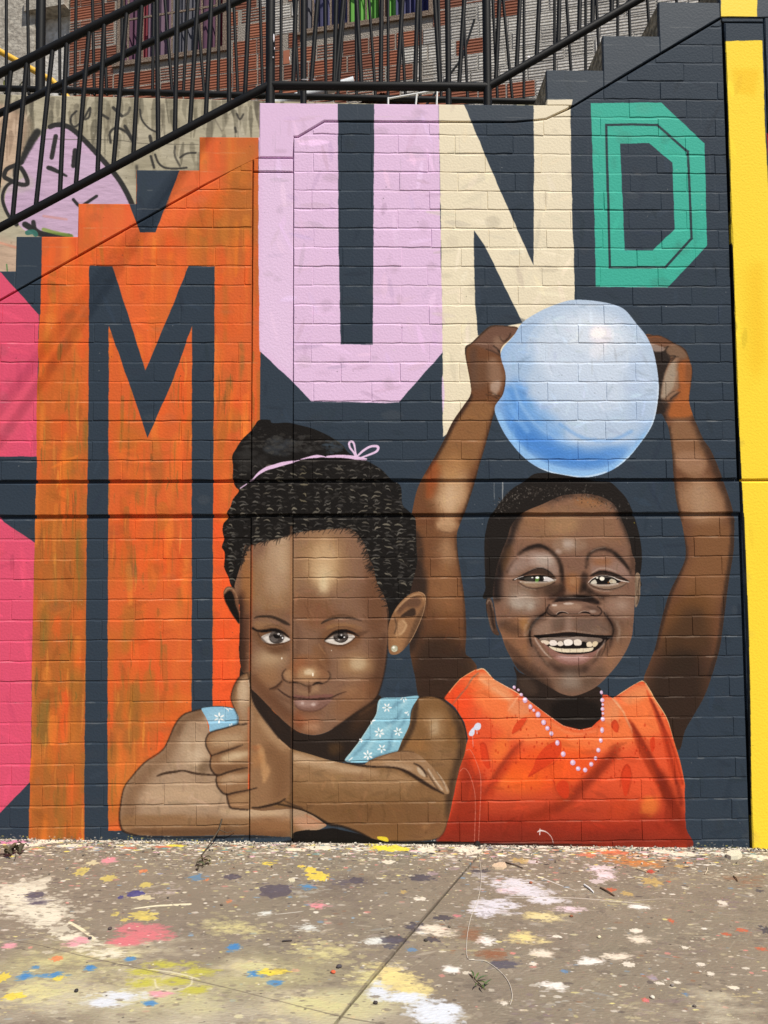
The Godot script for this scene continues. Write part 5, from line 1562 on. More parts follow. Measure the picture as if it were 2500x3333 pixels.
	p("7a5c4c",1,0,[3541,3683,3556,3660,3600,3649,3670,3649,3734,3650,3785,3667,3820,3690,3824,3708,3802,3722,3755,3716,3726,3710,3691,3714,3657,3711,3622,3703,3593,3718,3558,3716,3541,3700])
	p("9c7c68",0.85,12,[3565,3666,3634,3660,3716,3661,3709,3690,3645,3692,3576,3689])
	e("d6c6b8",0.85,6,3652,3659,29,5)
	e("d6c6b8",0.85,6,3579,3666,15,6)
	e("b9a599",0.6,8,3779,3699,20,8)
	p("45322a",0.7,8,[3541,3677,3570,3706,3587,3718,3552,3716,3538,3700])
	p("4a372e",0.6,10,[3739,3673,3797,3679,3820,3702,3785,3696])
	p("1d1512",1,2,[3590,3711,3610,3699,3639,3704,3648,3711,3622,3707,3599,3714])
	p("1d1512",1,2,[3706,3711,3732,3700,3756,3703,3767,3714,3744,3709,3721,3708])
	s("c1ad9e",0.75,2,[3587,3712,3,3602,3700,3,3628,3699,3,3651,3709,3])
	s("b8a293",0.7,2,[3703,3710,3,3724,3698,3,3756,3699,3])
	s("1a120f",0.95,5,[3553,3663,5,3540,3683,6,3538,3701,6,3553,3716,6,3582,3721,6,3597,3713,5])
	s("1a120f",0.95,5,[3803,3673,5,3821,3690,6,3825,3706,6,3805,3722,6,3767,3718,5])
	s("2c201a",0.8,5,[3651,3711,3,3674,3714,3,3706,3711,3])
	s("9a8474",0.6,5,[3826,3673,3,3837,3696,3,3851,3725,3])
	s("241a16",0.82,10,[3392,3403,10,3424,3382,17,3465,3365,23,3512,3359,22,3547,3372,17,3576,3395,20,3604,3430,17,3618,3476,21,3620,3534,13,3610,3574,6])
	s("231a16",0.8,7,[3419,3381,6,3465,3362,13,3512,3357,14,3553,3377,10])
	s("241a16",0.82,10,[3749,3477,9,3756,3425,13,3774,3396,13,3810,3379,15,3851,3376,19,3897,3396,20,3937,3437,21,3971,3478,14,3987,3519,6])
	s("231a16",0.7,7,[3897,3396,9,3937,3434,15,3971,3478,10])
	s("a99585",0.5,8,[3774,3390,5,3810,3373,5,3851,3367,5])
	p("3a2920",0.7,9,[3333,3486,3365,3440,3407,3400,3395,3411,3359,3457,3335,3503])
	p("3a2a22",0.9,8,[3405,3515,3446,3492,3498,3473,3545,3481,3579,3511,3588,3534,3533,3510,3475,3504])
	s("c9b9ac",0.8,6,[3452,3487,3,3504,3470,5,3545,3481,4,3574,3505,3])
	s("1b1411",0.95,5,[3364,3535,7,3387,3526,6,3428,3504,7,3475,3480,5,3510,3473,5,3545,3484,5,3573,3508,5])
	p("17120f",1,0,[3384,3528,3428,3515,3486,3510,3538,3513,3586,3539,3544,3545,3486,3545,3433,3541])
	p("d8d0cc",0.95,2,[3521,3519,3550,3521,3579,3537,3544,3542,3521,3539])
	p("3a352f",0.9,3,[3422,3530,3445,3518,3474,3519,3468,3542,3433,3539])
	p("5e8a3a",0.9,3,[3486,3519,3503,3519,3500,3536,3490,3550,3480,3542])
	e("f5f1ec",1,1,3492,3523,10,6)
	e("f5f1ec",1,1,3466,3523,5,3)
	e("f5f1ec",1,1,3528,3525,5,5)
	e("120e0c",0.9,2,3515,3530,12,14)
	s("e6dcd4",0.9,2,[3373,3532,4,3390,3525,3,3422,3515,3])
	p("9a8068",0.9,5,[3404,3544,3474,3550,3544,3548,3590,3537,3549,3565,3485,3573,3433,3564])
	s("e3d9cd",0.95,5,[3401,3545,4,3445,3547,5,3497,3548,5,3550,3545,5,3588,3534,6])
	s("2b1f19",0.85,7,[3393,3547,3,3433,3573,5,3485,3580,5,3543,3568,5,3584,3548,5])
	p("4b372b",0.55,24,[3623,3567,3615,3581,3589,3595,3552,3606,3513,3611,3483,3609,3470,3599,3478,3585,3504,3571,3541,3560,3580,3555,3610,3557])
	s("b9a798",0.5,6,[3404,3564,3,3444,3580,3,3485,3586,3])
	p("30241d",0.95,6,[3771,3512,3819,3489,3871,3495,3923,3513,3969,3547,3911,3530,3859,3512,3806,3512])
	s("c0ac9e",0.7,7,[3778,3500,3,3819,3477,5,3866,3480,5,3906,3495,3])
	s("1a1310",0.95,5,[3771,3517,5,3819,3493,6,3865,3496,6,3917,3515,6,3969,3547,8])
	p("15100e",1,0,[3765,3549,3789,3526,3830,3515,3882,3521,3928,3544,3899,3556,3840,3561,3788,3558])
	p("d9d0bd",0.95,2,[3771,3549,3794,3535,3803,3555,3782,3557])
	p("cfc4ac",0.95,2,[3879,3532,3899,3538,3906,3553,3878,3556,3867,3544])
	e("8a5a2c",0.9,2,3864,3550,5,5)
	e("b9a68c",0.8,3,3879,3544,7,7)
	e("fbf5e2",1,1,3831,3530,13,11)
	e("fbf5e2",1,1,3806,3526,6,4)
	s("efe6dc",0.9,2,[3759,3549,4,3783,3528,3,3824,3514,4,3876,3518,3,3923,3539,5,3972,3549,3])
	p("8d7562",0.9,5,[3782,3561,3858,3564,3922,3556,3957,3553,3916,3582,3857,3587,3799,3575])
	s("e9dfd2",0.95,5,[3770,3557,5,3817,3565,5,3869,3564,5,3916,3556,5])
	s("2b1f19",0.85,7,[3762,3555,3,3799,3578,5,3857,3588,5,3922,3576,5,3957,3556,3])
	s("b5a190",0.6,7,[3753,3552,3,3776,3578,5,3822,3593,5,3880,3596,3])
	p("1a1210",1,0,[3472,3823,3515,3820,3585,3815,3655,3809,3724,3817,3805,3825,3875,3828,3851,3851,3809,3891,3768,3913,3687,3921,3606,3915,3549,3883,3503,3849])
	p("77665b",1,3,[3498,3838,3573,3829,3660,3826,3747,3832,3822,3841,3804,3862,3688,3856,3573,3855,3515,3854])
	p("94847a",0.6,8,[3573,3838,3660,3831,3747,3838,3723,3850,3596,3849])
	p("e0cdb8",1,0,[3504,3851,3521,3846,3544,3852,3551,3861,3538,3871,3515,3863])
	p("ecdfd4",1,0,[3551,3852,3567,3846,3585,3852,3590,3869,3572,3876,3552,3872])
	p("e6d7c8",1,0,[3591,3860,3605,3852,3619,3858,3622,3871,3607,3878,3593,3873])
	p("f2e8de",1,0,[3624,3852,3642,3843,3665,3847,3672,3862,3659,3874,3630,3874])
	p("e9dccd",1,0,[3677,3850,3697,3843,3715,3851,3716,3870,3700,3876,3679,3872])
	p("e6d3b6",1,0,[3743,3863,3761,3856,3772,3868,3769,3882,3746,3882])
	p("dcc7a4",1,0,[3774,3861,3793,3854,3803,3865,3789,3882,3775,3881])
	p("14100e",1,1,[3716,3882,3720,3860,3729,3855,3738,3861,3741,3882])
	p("e2d2b6",1,0,[3546,3877,3584,3886,3630,3891,3688,3891,3746,3889,3778,3886,3763,3905,3687,3912,3606,3908,3566,3895])
	s("8d7a66",0.6,1,[3612,3889,2,3613,3906,2])
	s("8d7a66",0.6,1,[3656,3891,2,3655,3910,2])
	s("8d7a66",0.6,1,[3691,3891,2,3690,3911,2])
	s("8d7a66",0.5,1,[3584,3885,2,3585,3899,2])
	s("8d7a66",0.5,1,[3725,3890,2,3724,3907,2])
	p("8b6257",1,3,[3515,3860,3549,3886,3606,3915,3687,3921,3768,3911,3809,3891,3774,3936,3721,3970,3663,3978,3605,3963,3560,3929])
	p("b48d86",0.75,12,[3583,3926,3658,3927,3751,3930,3721,3953,3657,3958,3606,3946])
	s("d6b8b2",0.7,8,[3594,3928,3,3629,3932,6,3675,3933,7,3722,3929,5])
	s("c7b3a4",0.75,8,[3475,3840,7,3491,3866,8,3525,3912,7,3559,3943,3])
	s("b8a294",0.75,8,[3842,3848,5,3827,3874,7,3803,3902,5,3791,3931,2])
	s("1a1310",1,2,[3469,3823,5,3515,3820,5,3585,3815,7,3655,3810,9,3724,3817,8,3805,3826,8,3875,3828,8])
	s("b29d8d",0.7,6,[3527,3812,3,3585,3805,3,3655,3799,5,3724,3807,3,3782,3816,2])
	s("241a15",0.85,7,[3446,3814,6,3451,3848,9,3457,3877,6])
	s("2a1f19",0.8,7,[3845,3851,7,3838,3891,6,3814,3937,3])
	s("3b2b24",0.7,9,[3872,3834,9,3862,3880,6,3843,3925,6])
	s("91796a",0.5,9,[3457,3825,4,3465,3877,5,3490,3928,5,3536,3969,3])
	p("34261f",0.85,18,[3536,3951,3605,3980,3663,3988,3721,3981,3756,3965,3743,4010,3662,4026,3581,4009])
	p("6e5848",0.85,35,[3779,4071,3764,4095,3725,4113,3671,4119,3618,4112,3579,4093,3565,4068,3580,4044,3619,4026,3673,4020,3726,4027,3765,4046])
	p("a29488",0.8,35,[3708,4060,3701,4072,3682,4080,3656,4082,3631,4077,3613,4067,3606,4054,3614,4042,3633,4034,3659,4033,3684,4037,3702,4047])
	p("3a2b23",0.7,21,[3558,4102,3541,4100,3504,4081,3456,4049,3412,4015,3381,3986,3373,3971,3390,3973,3428,3992,3475,4024,3520,4058,3550,4087])
	p("5a4536",0.5,27,[3835,3985,3840,4005,3828,4034,3804,4065,3773,4089,3743,4100,3723,4094,3718,4074,3730,4045,3754,4014,3786,3990,3815,3979])
	s("8c7564",0.5,9,[3513,3934,4,3547,3980,5,3570,3997,5])
	clip([])
	short_hair(3293,3184,3552,3080,3955,3187)
	q("dc5530",1,0,[2946,4878,3015,4754,3060,4555,3095,4421,3120,4346,3102,4261,3055,4185,3000,4140,3022,4108,3083,4041,3161,3995,3204,3989,3238,4021,3257,4044,3315,4077,3383,4116,3443,4159,3528,4223,3613,4283,3699,4305,3760,4292,3813,4247,3820,4128,3842,4128,3872,4147,3920,4116,3982,4079,4030,4058,4060,4092,4093,4152,4151,4246,4183,4357,4214,4467,4236,4593,4232,4635,4234,4803,4240,4911,3772,4913,2945,4898])
	clip([2946,4878,3015,4754,3060,4555,3095,4421,3120,4346,3102,4261,3055,4185,3000,4140,3022,4108,3083,4041,3161,3995,3204,3989,3238,4021,3257,4044,3315,4077,3383,4116,3443,4159,3528,4223,3613,4283,3699,4305,3760,4292,3813,4247,3820,4128,3842,4128,3872,4147,3920,4116,3982,4079,4030,4058,4060,4092,4093,4152,4151,4246,4183,4357,4214,4467,4236,4593,4232,4635,4234,4803,4240,4911,3772,4913,2945,4898])
	p("ee7d45",0.8,50,[3100,4050,3213,4000,3340,4111,3528,4240,3699,4318,3786,4310,3840,4209,4051,4084,4117,4237,4114,4339,3697,4428,3337,4340,3150,4152])
	p("e2a878",0.55,29,[3361,4148,3337,4155,3295,4143,3245,4114,3202,4077,3177,4041,3176,4016,3200,4009,3242,4021,3291,4050,3334,4087,3360,4123])
	p("d59a72",0.5,27,[3452,4195,3442,4217,3417,4232,3384,4236,3353,4227,3330,4209,3324,4185,3334,4162,3359,4147,3392,4144,3423,4152,3446,4171])
	p("dd8d5e",0.75,18,[3855,4276,3826,4266,3806,4241,3799,4207,3808,4174,3829,4150,3858,4142,3887,4152,3907,4177,3914,4210,3906,4244,3884,4268])
	p("e39d6a",0.5,27,[4069,4094,4067,4118,4043,4145,4005,4166,3963,4177,3927,4174,3909,4158,3911,4134,3935,4107,3973,4086,4015,4075,4051,4078])
	p("ee4a22",0.7,40,[3013,4134,3100,4067,3142,4101,3131,4304,3207,4422,3137,4539,3088,4354])
	p("f08338",0.6,35,[3257,4473,3241,4456,3236,4424,3244,4385,3263,4350,3287,4329,3311,4326,3327,4343,3332,4375,3324,4414,3305,4449,3281,4470])
	p("f5812f",0.55,54,[3502,4565,3484,4596,3436,4619,3371,4627,3306,4619,3258,4595,3241,4564,3258,4532,3306,4509,3372,4501,3437,4510,3484,4533])
	p("ef5a20",0.6,67,[3771,4460,3747,4521,3666,4575,3550,4607,3429,4610,3336,4582,3296,4531,3319,4471,3400,4417,3517,4385,3638,4382,3731,4410])
	p("a5301b",0.85,50,[2922,4728,3177,4731,3519,4744,3861,4765,4258,4745,4252,4920,2920,4902])
	p("8f2f1e",0.6,81,[4327,4781,4228,4843,3959,4887,3592,4900,3225,4878,2957,4829,2859,4764,2958,4701,3228,4658,3595,4645,3962,4666,4230,4716])
	p("7a2a1c",0.85,59,[4334,4882,4229,4905,3944,4916,3554,4913,3165,4896,2880,4870,2776,4842,2881,4819,3167,4808,3557,4811,3946,4827,4230,4853])
	p("8c2c1a",0.75,40,[3095,4421,3146,4489,3205,4540,3204,4665,3142,4789,3032,4771,3060,4572])
	p("b0361c",0.75,27,[3390,4368,3384,4397,3347,4464,3290,4550,3228,4632,3178,4689,3154,4706,3160,4677,3197,4610,3254,4524,3316,4442,3366,4385])
	p("8f2e18",0.8,18,[3888,4379,3868,4463,3693,4621,3588,4711,3450,4760,3399,4742,3606,4645,3764,4496])
	p("b04222",0.6,21,[3614,4706,3592,4696,3577,4668,3571,4630,3576,4591,3591,4563,3612,4552,3633,4563,3649,4591,3655,4629,3650,4667,3634,4696])
	p("9c3219",0.85,14,[3951,4253,4027,4355,4125,4550,4207,4719,4205,4786,4106,4617,4007,4431])
	p("7b2716",0.75,21,[4229,4862,4203,4844,4166,4782,4129,4694,4101,4602,4090,4531,4099,4501,4125,4518,4162,4580,4199,4669,4227,4761,4238,4831])
	s("8a2a18",0.75,8,[4067,4152,12,4116,4254,14,4155,4399,14,4193,4585,10])
	s("8f2d1a",0.7,7,[4099,4237,7,4165,4365,10,4205,4501,10,4224,4585,10])
	s("c84525",0.6,8,[4051,4109,9,4083,4203,9,4130,4365,9,4160,4551,9])
	s("f0a070",0.7,6,[4043,4075,5,4084,4152,5,4142,4255,5])
	s("6e2216",0.6,12,[4075,4160,9,4132,4314,19,4179,4500,26,4216,4686,26])
	s("7a2718",0.6,12,[3968,4278,9,4034,4397,19,4100,4533,26,4165,4685,21])
	s("7d2a1a",0.55,18,[3905,4396,14,3816,4496,30,3693,4621,35,3571,4711,23])
	s("8a2f1c",0.6,12,[3405,4357,9,3336,4424,17,3257,4532,23,3204,4623,17])
	s("962f1a",0.5,22,[3121,4422,26,3111,4539,43,3084,4689,52])
	s("f3a87c",0.5,7,[3330,4204,7,3383,4129,9,3409,4120,9])
	s("f0b080",0.5,7,[3885,4150,8,3926,4219,7,3967,4304,7])
	s("f4b488",0.45,12,[3186,4042,10,3272,4102,12,3340,4154,12])
	s("f0a070",0.45,12,[3528,4257,9,3656,4326,10,3786,4310,10])
	p("c93f1e",0.5,12,[4116,4263,4165,4365,4213,4501,4227,4602,4161,4500])
	p("f2943e",0.5,32,[4018,4737,4004,4718,4002,4692,4013,4666,4033,4648,4059,4642,4082,4650,4096,4669,4098,4695,4087,4721,4067,4739,4041,4745])
	p("c8451f",0.4,35,[3983,4680,3981,4707,3959,4734,3924,4754,3884,4761,3850,4753,3831,4733,3833,4706,3855,4679,3890,4659,3930,4652,3964,4660])
	s("74705f",0.7,6,[3178,4012,7,3143,4042,8,3117,4084,7,3073,4134,7,3038,4176,4])
	s("e8c39c",0.7,6,[3872,4148,6,3901,4184,6,3935,4227,3])
	s("c98c68",0.6,7,[3926,4227,7,3959,4295,8,3971,4329,3])
	s("f0b48a",0.6,5,[3392,4120,4,3348,4188,3])
	dabs(2963,3998,4227,4894,420,40)
	p("cf3a1c",0.75,3,[3182,4372,3208,4372,3224,4431,3232,4490,3214,4494,3189,4447])
	p("cf3a1c",0.75,3,[3473,4442,3525,4384,3595,4359,3593,4427,3541,4476,3428,4542,3455,4492])
	p("cf3a1c",0.75,3,[3346,4323,3372,4264,3425,4239,3398,4290])
	p("cf3a1c",0.75,3,[3569,4594,3599,4561,3633,4578,3632,4645,3598,4645])
	p("cf3a1c",0.75,3,[3906,4531,3937,4481,3958,4515,3942,4615,3920,4640])
	p("cf3a1c",0.75,3,[4061,4364,4083,4347,4086,4398,4068,4423])
	p("cf3a1c",0.75,3,[3860,4277,3882,4256,3899,4286,3893,4320,3872,4311])
	s("a8321a",0.7,5,[3428,4542,4,3480,4509,4,3541,4485,4,3593,4443,4])
	s("9a3a20",0.6,5,[3350,4323,4,3393,4298,4,3429,4248,4])
	s("a8321a",0.7,5,[3182,4372,5,3208,4372,5,3225,4439,5,3232,4490,5])
	s("a8321a",0.7,5,[3561,4569,5,3572,4619,5,3606,4649,5])
	s("a03018",0.6,5,[3900,4598,6,3910,4531,6,3937,4485,6,3961,4540,6,3938,4632,6])
	s("ae3a1e",0.7,5,[3864,4294,5,3882,4259,5,3900,4286,5,3893,4320,5])
	shirt_dots(3124,4203,4167,4601)
	s("e9e7c8",0.7,2,[3257,4044,4,3315,4077,6,3383,4116,7,3443,4157,6,3528,4222,6,3614,4282,6,3699,4304,5,3760,4291,5,3813,4247,4])
	s("e5e0b0",0.7,2,[3169,3998,4,3204,3991,6,3238,4024,6,3259,4044,6])
	s("ecd9a0",0.75,2,[3880,4143,4,3929,4112,4,3986,4076,4,4032,4059,6,4060,4092,6,4093,4154,6,4151,4250,4,4183,4357,4])
	s("f6c88a",0.6,2,[3026,4109,4,3083,4043,4,3159,3998,4])
	s("f0a860",0.6,5,[4187,4374,5,4218,4475,5,4237,4585,5])
	clip([])
	s("d23d22",0.7,6,[2954,4853,7,3015,4754,7,3042,4647,7,3078,4488,7])
	e("a03a26",0.7,3,3364,4094,6,6)
	e("d4b0d0",1,1,3362,4086,8,9)
	e("f1e2f0",0.9,2,3359,4083,4,5)
	e("a03a26",0.7,3,3385,4107,5,4)
	e("d4b0d0",1,1,3383,4100,7,7)
	e("f1e2f0",0.9,2,3380,4097,3,3)
	e("a03a26",0.7,3,3400,4131,7,6)
	e("d4b0d0",1,1,3398,4124,9,9)
	e("f1e2f0",0.9,2,3395,4121,5,5)
	e("a03a26",0.7,3,3420,4160,9,9)
	e("d4b0d0",1,1,3417,4152,12,15)
	e("f1e2f0",0.9,2,3415,4149,7,8)
	e("a03a26",0.7,3,3447,4194,8,8)
	e("d4b0d0",1,1,3444,4186,11,13)
	e("f1e2f0",0.9,2,3442,4183,6,7)
	e("a03a26",0.7,3,3464,4212,6,5)
	e("d4b0d0",1,1,3461,4204,8,8)
	e("f1e2f0",0.9,2,3459,4201,4,4)
	e("a03a26",0.7,3,3486,4234,10,10)
	e("d4b0d0",1,1,3483,4226,13,16)
	e("f1e2f0",0.9,2,3481,4224,7,8)
	e("a03a26",0.7,3,3514,4274,9,9)
	e("d4b0d0",1,1,3511,4266,12,14)
	e("f1e2f0",0.9,2,3509,4264,6,7)
	e("a03a26",0.7,3,3533,4304,8,7)
	e("d4b0d0",1,1,3530,4296,11,12)
	e("f1e2f0",0.9,2,3528,4293,6,6)
	e("a03a26",0.7,3,3552,4331,8,8)
	e("d4b0d0",1,1,3550,4323,11,12)
	e("f1e2f0",0.9,2,3547,4321,6,7)
	e("a03a26",0.7,3,3582,4378,8,9)
	e("d4b0d0",1,1,3580,4370,11,14)
	e("f1e2f0",0.9,2,3577,4367,6,7)
	e("a03a26",0.7,3,3611,4434,9,9)
	e("d4b0d0",1,1,3609,4427,12,14)
	e("f1e2f0",0.9,2,3606,4424,7,7)
	e("a03a26",0.7,3,3660,4479,10,9)
	e("d4b0d0",1,1,3658,4471,14,14)
	e("f1e2f0",0.9,2,3655,4468,7,7)
	e("a03a26",0.7,3,3687,4509,9,7)
	e("d4b0d0",1,1,3685,4502,12,12)
	e("f1e2f0",0.9,2,3682,4499,7,6)
	e("a03a26",0.7,3,3723,4516,8,8)
	e("d4b0d0",1,1,3721,4509,11,12)
	e("f1e2f0",0.9,2,3718,4506,6,7)
	e("a03a26",0.7,3,3756,4488,8,7)
	e("d4b0d0",1,1,3753,4480,11,12)
	e("f1e2f0",0.9,2,3751,4478,6,6)
	e("a03a26",0.7,3,3779,4457,7,7)
	e("d4b0d0",1,1,3776,4450,9,11)
	e("f1e2f0",0.9,2,3774,4447,5,6)
	e("a03a26",0.7,3,3794,4417,8,8)
	e("d4b0d0",1,1,3791,4409,11,12)
	e("f1e2f0",0.9,2,3789,4407,6,7)
	e("a03a26",0.7,3,3808,4367,7,7)
	e("d4b0d0",1,1,3805,4360,9,12)
	e("f1e2f0",0.9,2,3803,4357,5,6)
	e("a03a26",0.7,3,3816,4316,7,9)
	e("d4b0d0",1,1,3813,4308,10,15)
	e("f1e2f0",0.9,2,3811,4306,5,8)
	e("a03a26",0.7,3,3821,4260,7,7)
	e("d4b0d0",1,1,3818,4252,10,12)
	e("f1e2f0",0.9,2,3816,4250,5,6)
	e("a03a26",0.7,3,3822,4232,5,5)
	e("d4b0d0",1,1,3820,4224,7,7)
	e("f1e2f0",0.9,2,3817,4222,4,4)
	e("a03a26",0.7,3,3821,4209,7,6)
	e("d4b0d0",1,1,3818,4201,10,10)
	e("f1e2f0",0.9,2,3816,4199,5,5)
	e("a03a26",0.7,3,3822,4187,5,5)
	e("d4b0d0",1,1,3820,4179,7,7)
	e("f1e2f0",0.9,2,3817,4177,4,4)
	e("a03a26",0.7,3,3820,4164,8,7)
	e("d4b0d0",1,1,3818,4156,11,11)
	e("f1e2f0",0.9,2,3815,4154,6,6)
	e("a03a26",0.7,3,3817,4123,6,6)
	e("d4b0d0",1,1,3814,4116,8,10)
	e("f1e2f0",0.9,2,3812,4113,4,5)
	p("d7dcec",1,0,[3156,4275,3170,4265,3186,4271,3185,4294,3170,4303,3150,4296])
	p("d7dcec",1,0,[3127,4312,3150,4287,3155,4313,3144,4331,3127,4329])
	s("d7dcec",0.9,1,[3166,4296,3,3167,4321,3])
	s("d0d4e4",0.5,1,[3144,4329,3,3146,4388,3])
	s("e9e2e0",0.95,1,[3470,4817,4,3487,4810,8,3517,4819,4,3541,4844,3,3550,4873,3])
	s("e9e2e0",0.9,1,[3483,4802,5,3481,4831,5])
	s("d88a78",0.7,1,[3109,4405,3,3130,4401,3,3155,4447,3,3180,4523,3,3183,4590,3,3177,4706,3,3167,4864,3])
	s("d88a78",0.7,1,[3077,4509,3,3099,4493,3,3124,4522,3,3146,4589,3,3154,4673,3,3146,4864,3])
	p("1a1614",0.7,6,[2971,4857,3175,4866,3516,4875,3773,4887,3175,4889,2971,4886])
	p("191614",1,0,[2044,2693,2098,2692,2115,2709,2193,2707,2254,2720,2328,2740,2410,2778,2477,2823,2518,2871,2599,2905,2680,2953,2734,3008,2782,3042,2791,3137,2821,3171,2858,3212,2862,3313,2865,3401,2867,3432,2853,3499,2835,3566,2818,3620,2757,3686,2703,3766,2288,3723,1955,3654,1921,3588,1900,3547,1891,3514,1870,3467,1873,3427,1866,3466,1870,3389,1855,3356,1866,3315,1858,3275,1862,3235,1884,3208,1880,3178,1898,3147,1911,3107,1941,3066,1924,3043,1909,3005,1910,2937,1905,2883,1926,2842,1956,2794,1997,2754,2020,2723])
	clip([2044,2693,2098,2692,2115,2709,2193,2707,2254,2720,2328,2740,2410,2778,2477,2823,2518,2871,2599,2905,2680,2953,2734,3008,2782,3042,2791,3137,2821,3171,2858,3212,2862,3313,2865,3401,2867,3432,2853,3499,2835,3566,2818,3620,2757,3686,2703,3766,2288,3723,1955,3654,1921,3588,1900,3547,1891,3514,1870,3467,1873,3427,1866,3466,1870,3389,1855,3356,1866,3315,1858,3275,1862,3235,1884,3208,1880,3178,1898,3147,1911,3107,1941,3066,1924,3043,1909,3005,1910,2937,1905,2883,1926,2842,1956,2794,1997,2754,2020,2723])
	girl_curls(1814,2664,2940,2666,1820,3466)
	worn("3b3e42",0.6,70,20,2132,2829,70,36)
	worn("3c4650",0.6,40,18,2423,2836,50,26)
	worn("45433f",0.6,90,11,2098,2802,150,70)
	worn("3a3835",0.7,90,14,2328,2823,190,60)
	worn("302e2c",0.7,80,20,1971,2890,90,60)
	s("57503c",0.6,7,[2410,2768,5,2464,2816,5,2498,2850,3])
	clip([])
	p("2a201b",1,0,[1953,3978,2026,3979,2053,4136,2153,4222,2232,4282,2233,4438,2120,4359,2021,4306,1968,4201])
	p("7a5a40",1,0,[1891,4590,2285,4594,2286,4755,1892,4719])
	p("2a201b",1,0,[2007,4087,2073,4091,2119,4163,2087,4222,2027,4162])
	p("6d4a35",1,0,[1865,3587,1881,3562,1908,3562,1931,3581,1941,3614,1949,3747,1922,3720,1895,3674,1872,3627])
	p("17120f",1,5,[1867,3611,1895,3581,1915,3601,1928,3654,1945,3701,1949,3750,1922,3720,1892,3670])
	s("b08d70",0.8,6,[1871,3594,5,1884,3571,7,1908,3571,5,1921,3588,3])
	s("b58a66",0.6,7,[1915,3578,7,1928,3594,7,1935,3618,7])
	p("82604a",1,0,[1921,3561,1934,3508,1954,3441,1973,3347,1987,3350,2027,3343,2067,3326,2127,3317,2194,3297,2275,3277,2355,3271,2436,3264,2524,3265,2577,3319,2604,3373,2624,3433,2637,3458,2657,3545,2690,3606,2714,3679,2715,3766,2713,3826,2703,3925,2688,4024,2657,4121,2617,4164,2550,4206,2484,4251,2431,4286,2384,4309,2331,4319,2272,4309,2225,4286,2179,4249,2139,4210,2046,4116,2004,4071,1994,4005,1967,3998,1953,3952,1946,3886,1949,3787,1948,3668,1938,3614])
	clip([1921,3561,1934,3508,1954,3441,1973,3347,1987,3350,2027,3343,2067,3326,2127,3317,2194,3297,2275,3277,2355,3271,2436,3264,2524,3265,2577,3319,2604,3373,2624,3433,2637,3458,2657,3545,2690,3606,2714,3679,2715,3766,2713,3826,2703,3925,2688,4024,2657,4121,2617,4164,2550,4206,2484,4251,2431,4286,2384,4309,2331,4319,2272,4309,2225,4286,2179,4249,2139,4210,2046,4116,2004,4071,1994,4005,1967,3998,1953,3952,1946,3886,1949,3787,1948,3668,1938,3614])
	p("75513a",0.6,35,[1977,4092,1951,4049,1931,3931,1923,3769,1929,3608,1947,3489,1973,3446,1999,3489,2019,3607,2027,3769,2021,3930,2003,4049])
	p("97724f",0.6,54,[2119,3712,2053,3690,2005,3631,1987,3551,2005,3471,2053,3412,2119,3391,2185,3412,2234,3471,2252,3551,2234,3631,2186,3690])
	e("a5866a",0.8,60,2141,3442,71,182)
	e("b99c7e",0.6,40,2167,3388,38,115)
	e("a17c58",0.8,70,2375,3430,142,169)
	e("bd9c76",0.75,50,2382,3450,71,128)
	e("ccb48e",0.55,40,2382,3517,35,81)
	e("d8c4a0",0.4,28,2377,3557,22,41)
	e("694630",0.7,60,2657,3612,74,230)
	e("5f402c",0.6,50,2655,3991,54,176)
	p("7a4a2a",0.35,48,[2446,3736,2417,3771,2365,3785,2305,3776,2251,3746,2219,3704,2217,3659,2246,3625,2298,3610,2358,3619,2412,3649,2444,3692])
	p("a06a3a",0.5,32,[1988,3699,1972,3678,1959,3619,1953,3538,1955,3457,1966,3397,1981,3375,1998,3396,2011,3456,2017,3537,2014,3618,2004,3677])
	p("5b3c2b",0.75,29,[1973,3997,1956,3970,1941,3893,1933,3788,1933,3682,1942,3604,1957,3575,1974,3603,1988,3680,1997,3785,1996,3891,1987,3969])
	p("33251e",0.7,12,[1935,3654,1958,3668,1960,3972,1977,4011,1944,3985,1933,3787])
	dabs(1933,3287,2707,4254,420,26)
	contrast(1845,3172,2726,4333,Color(0.48,0.355,0.26),1.22)
	s("5a3c2b",0.45,20,[2239,3762,20,2252,3855,27,2226,3961,27])
	s("5a3c2b",0.5,18,[2355,3803,16,2379,3896,23,2412,3982,20])
	s("4a3022",0.5,28,[2696,3819,41,2672,3991,61,2624,4109,54])
	s("35241b",0.6,14,[1951,3614,23,1959,3787,27,1967,3985,34])
	s("4a3022",0.45,24,[2023,4025,27,2090,4111,41,2196,4210,41,2289,4276,27])
	s("5b3d2c",0.4,16,[2110,4078,16,2156,4125,20,2216,4151,20])
	s("b08a66",0.4,14,[2249,4093,12,2289,4103,16,2355,4094,12])
	s("6a4630",0.35,22,[2042,3708,20,2128,3689,27,2202,3722,20])
	s("6a4630",0.35,22,[2375,3724,20,2462,3698,27,2569,3712,20])
	hairline([1957,3450,1970,3383,1990,3343,2040,3333,2100,3317,2154,3307,2207,3287,2275,3270,2355,3264,2436,3257,2517,3258,2564,3292,2597,3353,2614,3406,2634,3467,2647,3465,2667,3539,2697,3599,2720,3673])
	e("a88a6a",0.8,50,2103,3933,88,57)
	e("b99b7a",0.5,30,2109,3927,47,27)
	e("a37d58",0.8,44,2548,3967,95,57)
	e("cdb795",0.65,30,2558,3958,47,32)
	p("9b6f47",0.5,48,[2170,4017,2162,4046,2136,4069,2097,4080,2058,4077,2027,4059,2014,4032,2022,4003,2048,3980,2086,3969,2126,3973,2157,3990])
	p("6a452f",0.65,26,[2003,4012,2043,4025,2103,4085,2223,4217,2342,4309,2249,4302,2117,4196,2017,4091])
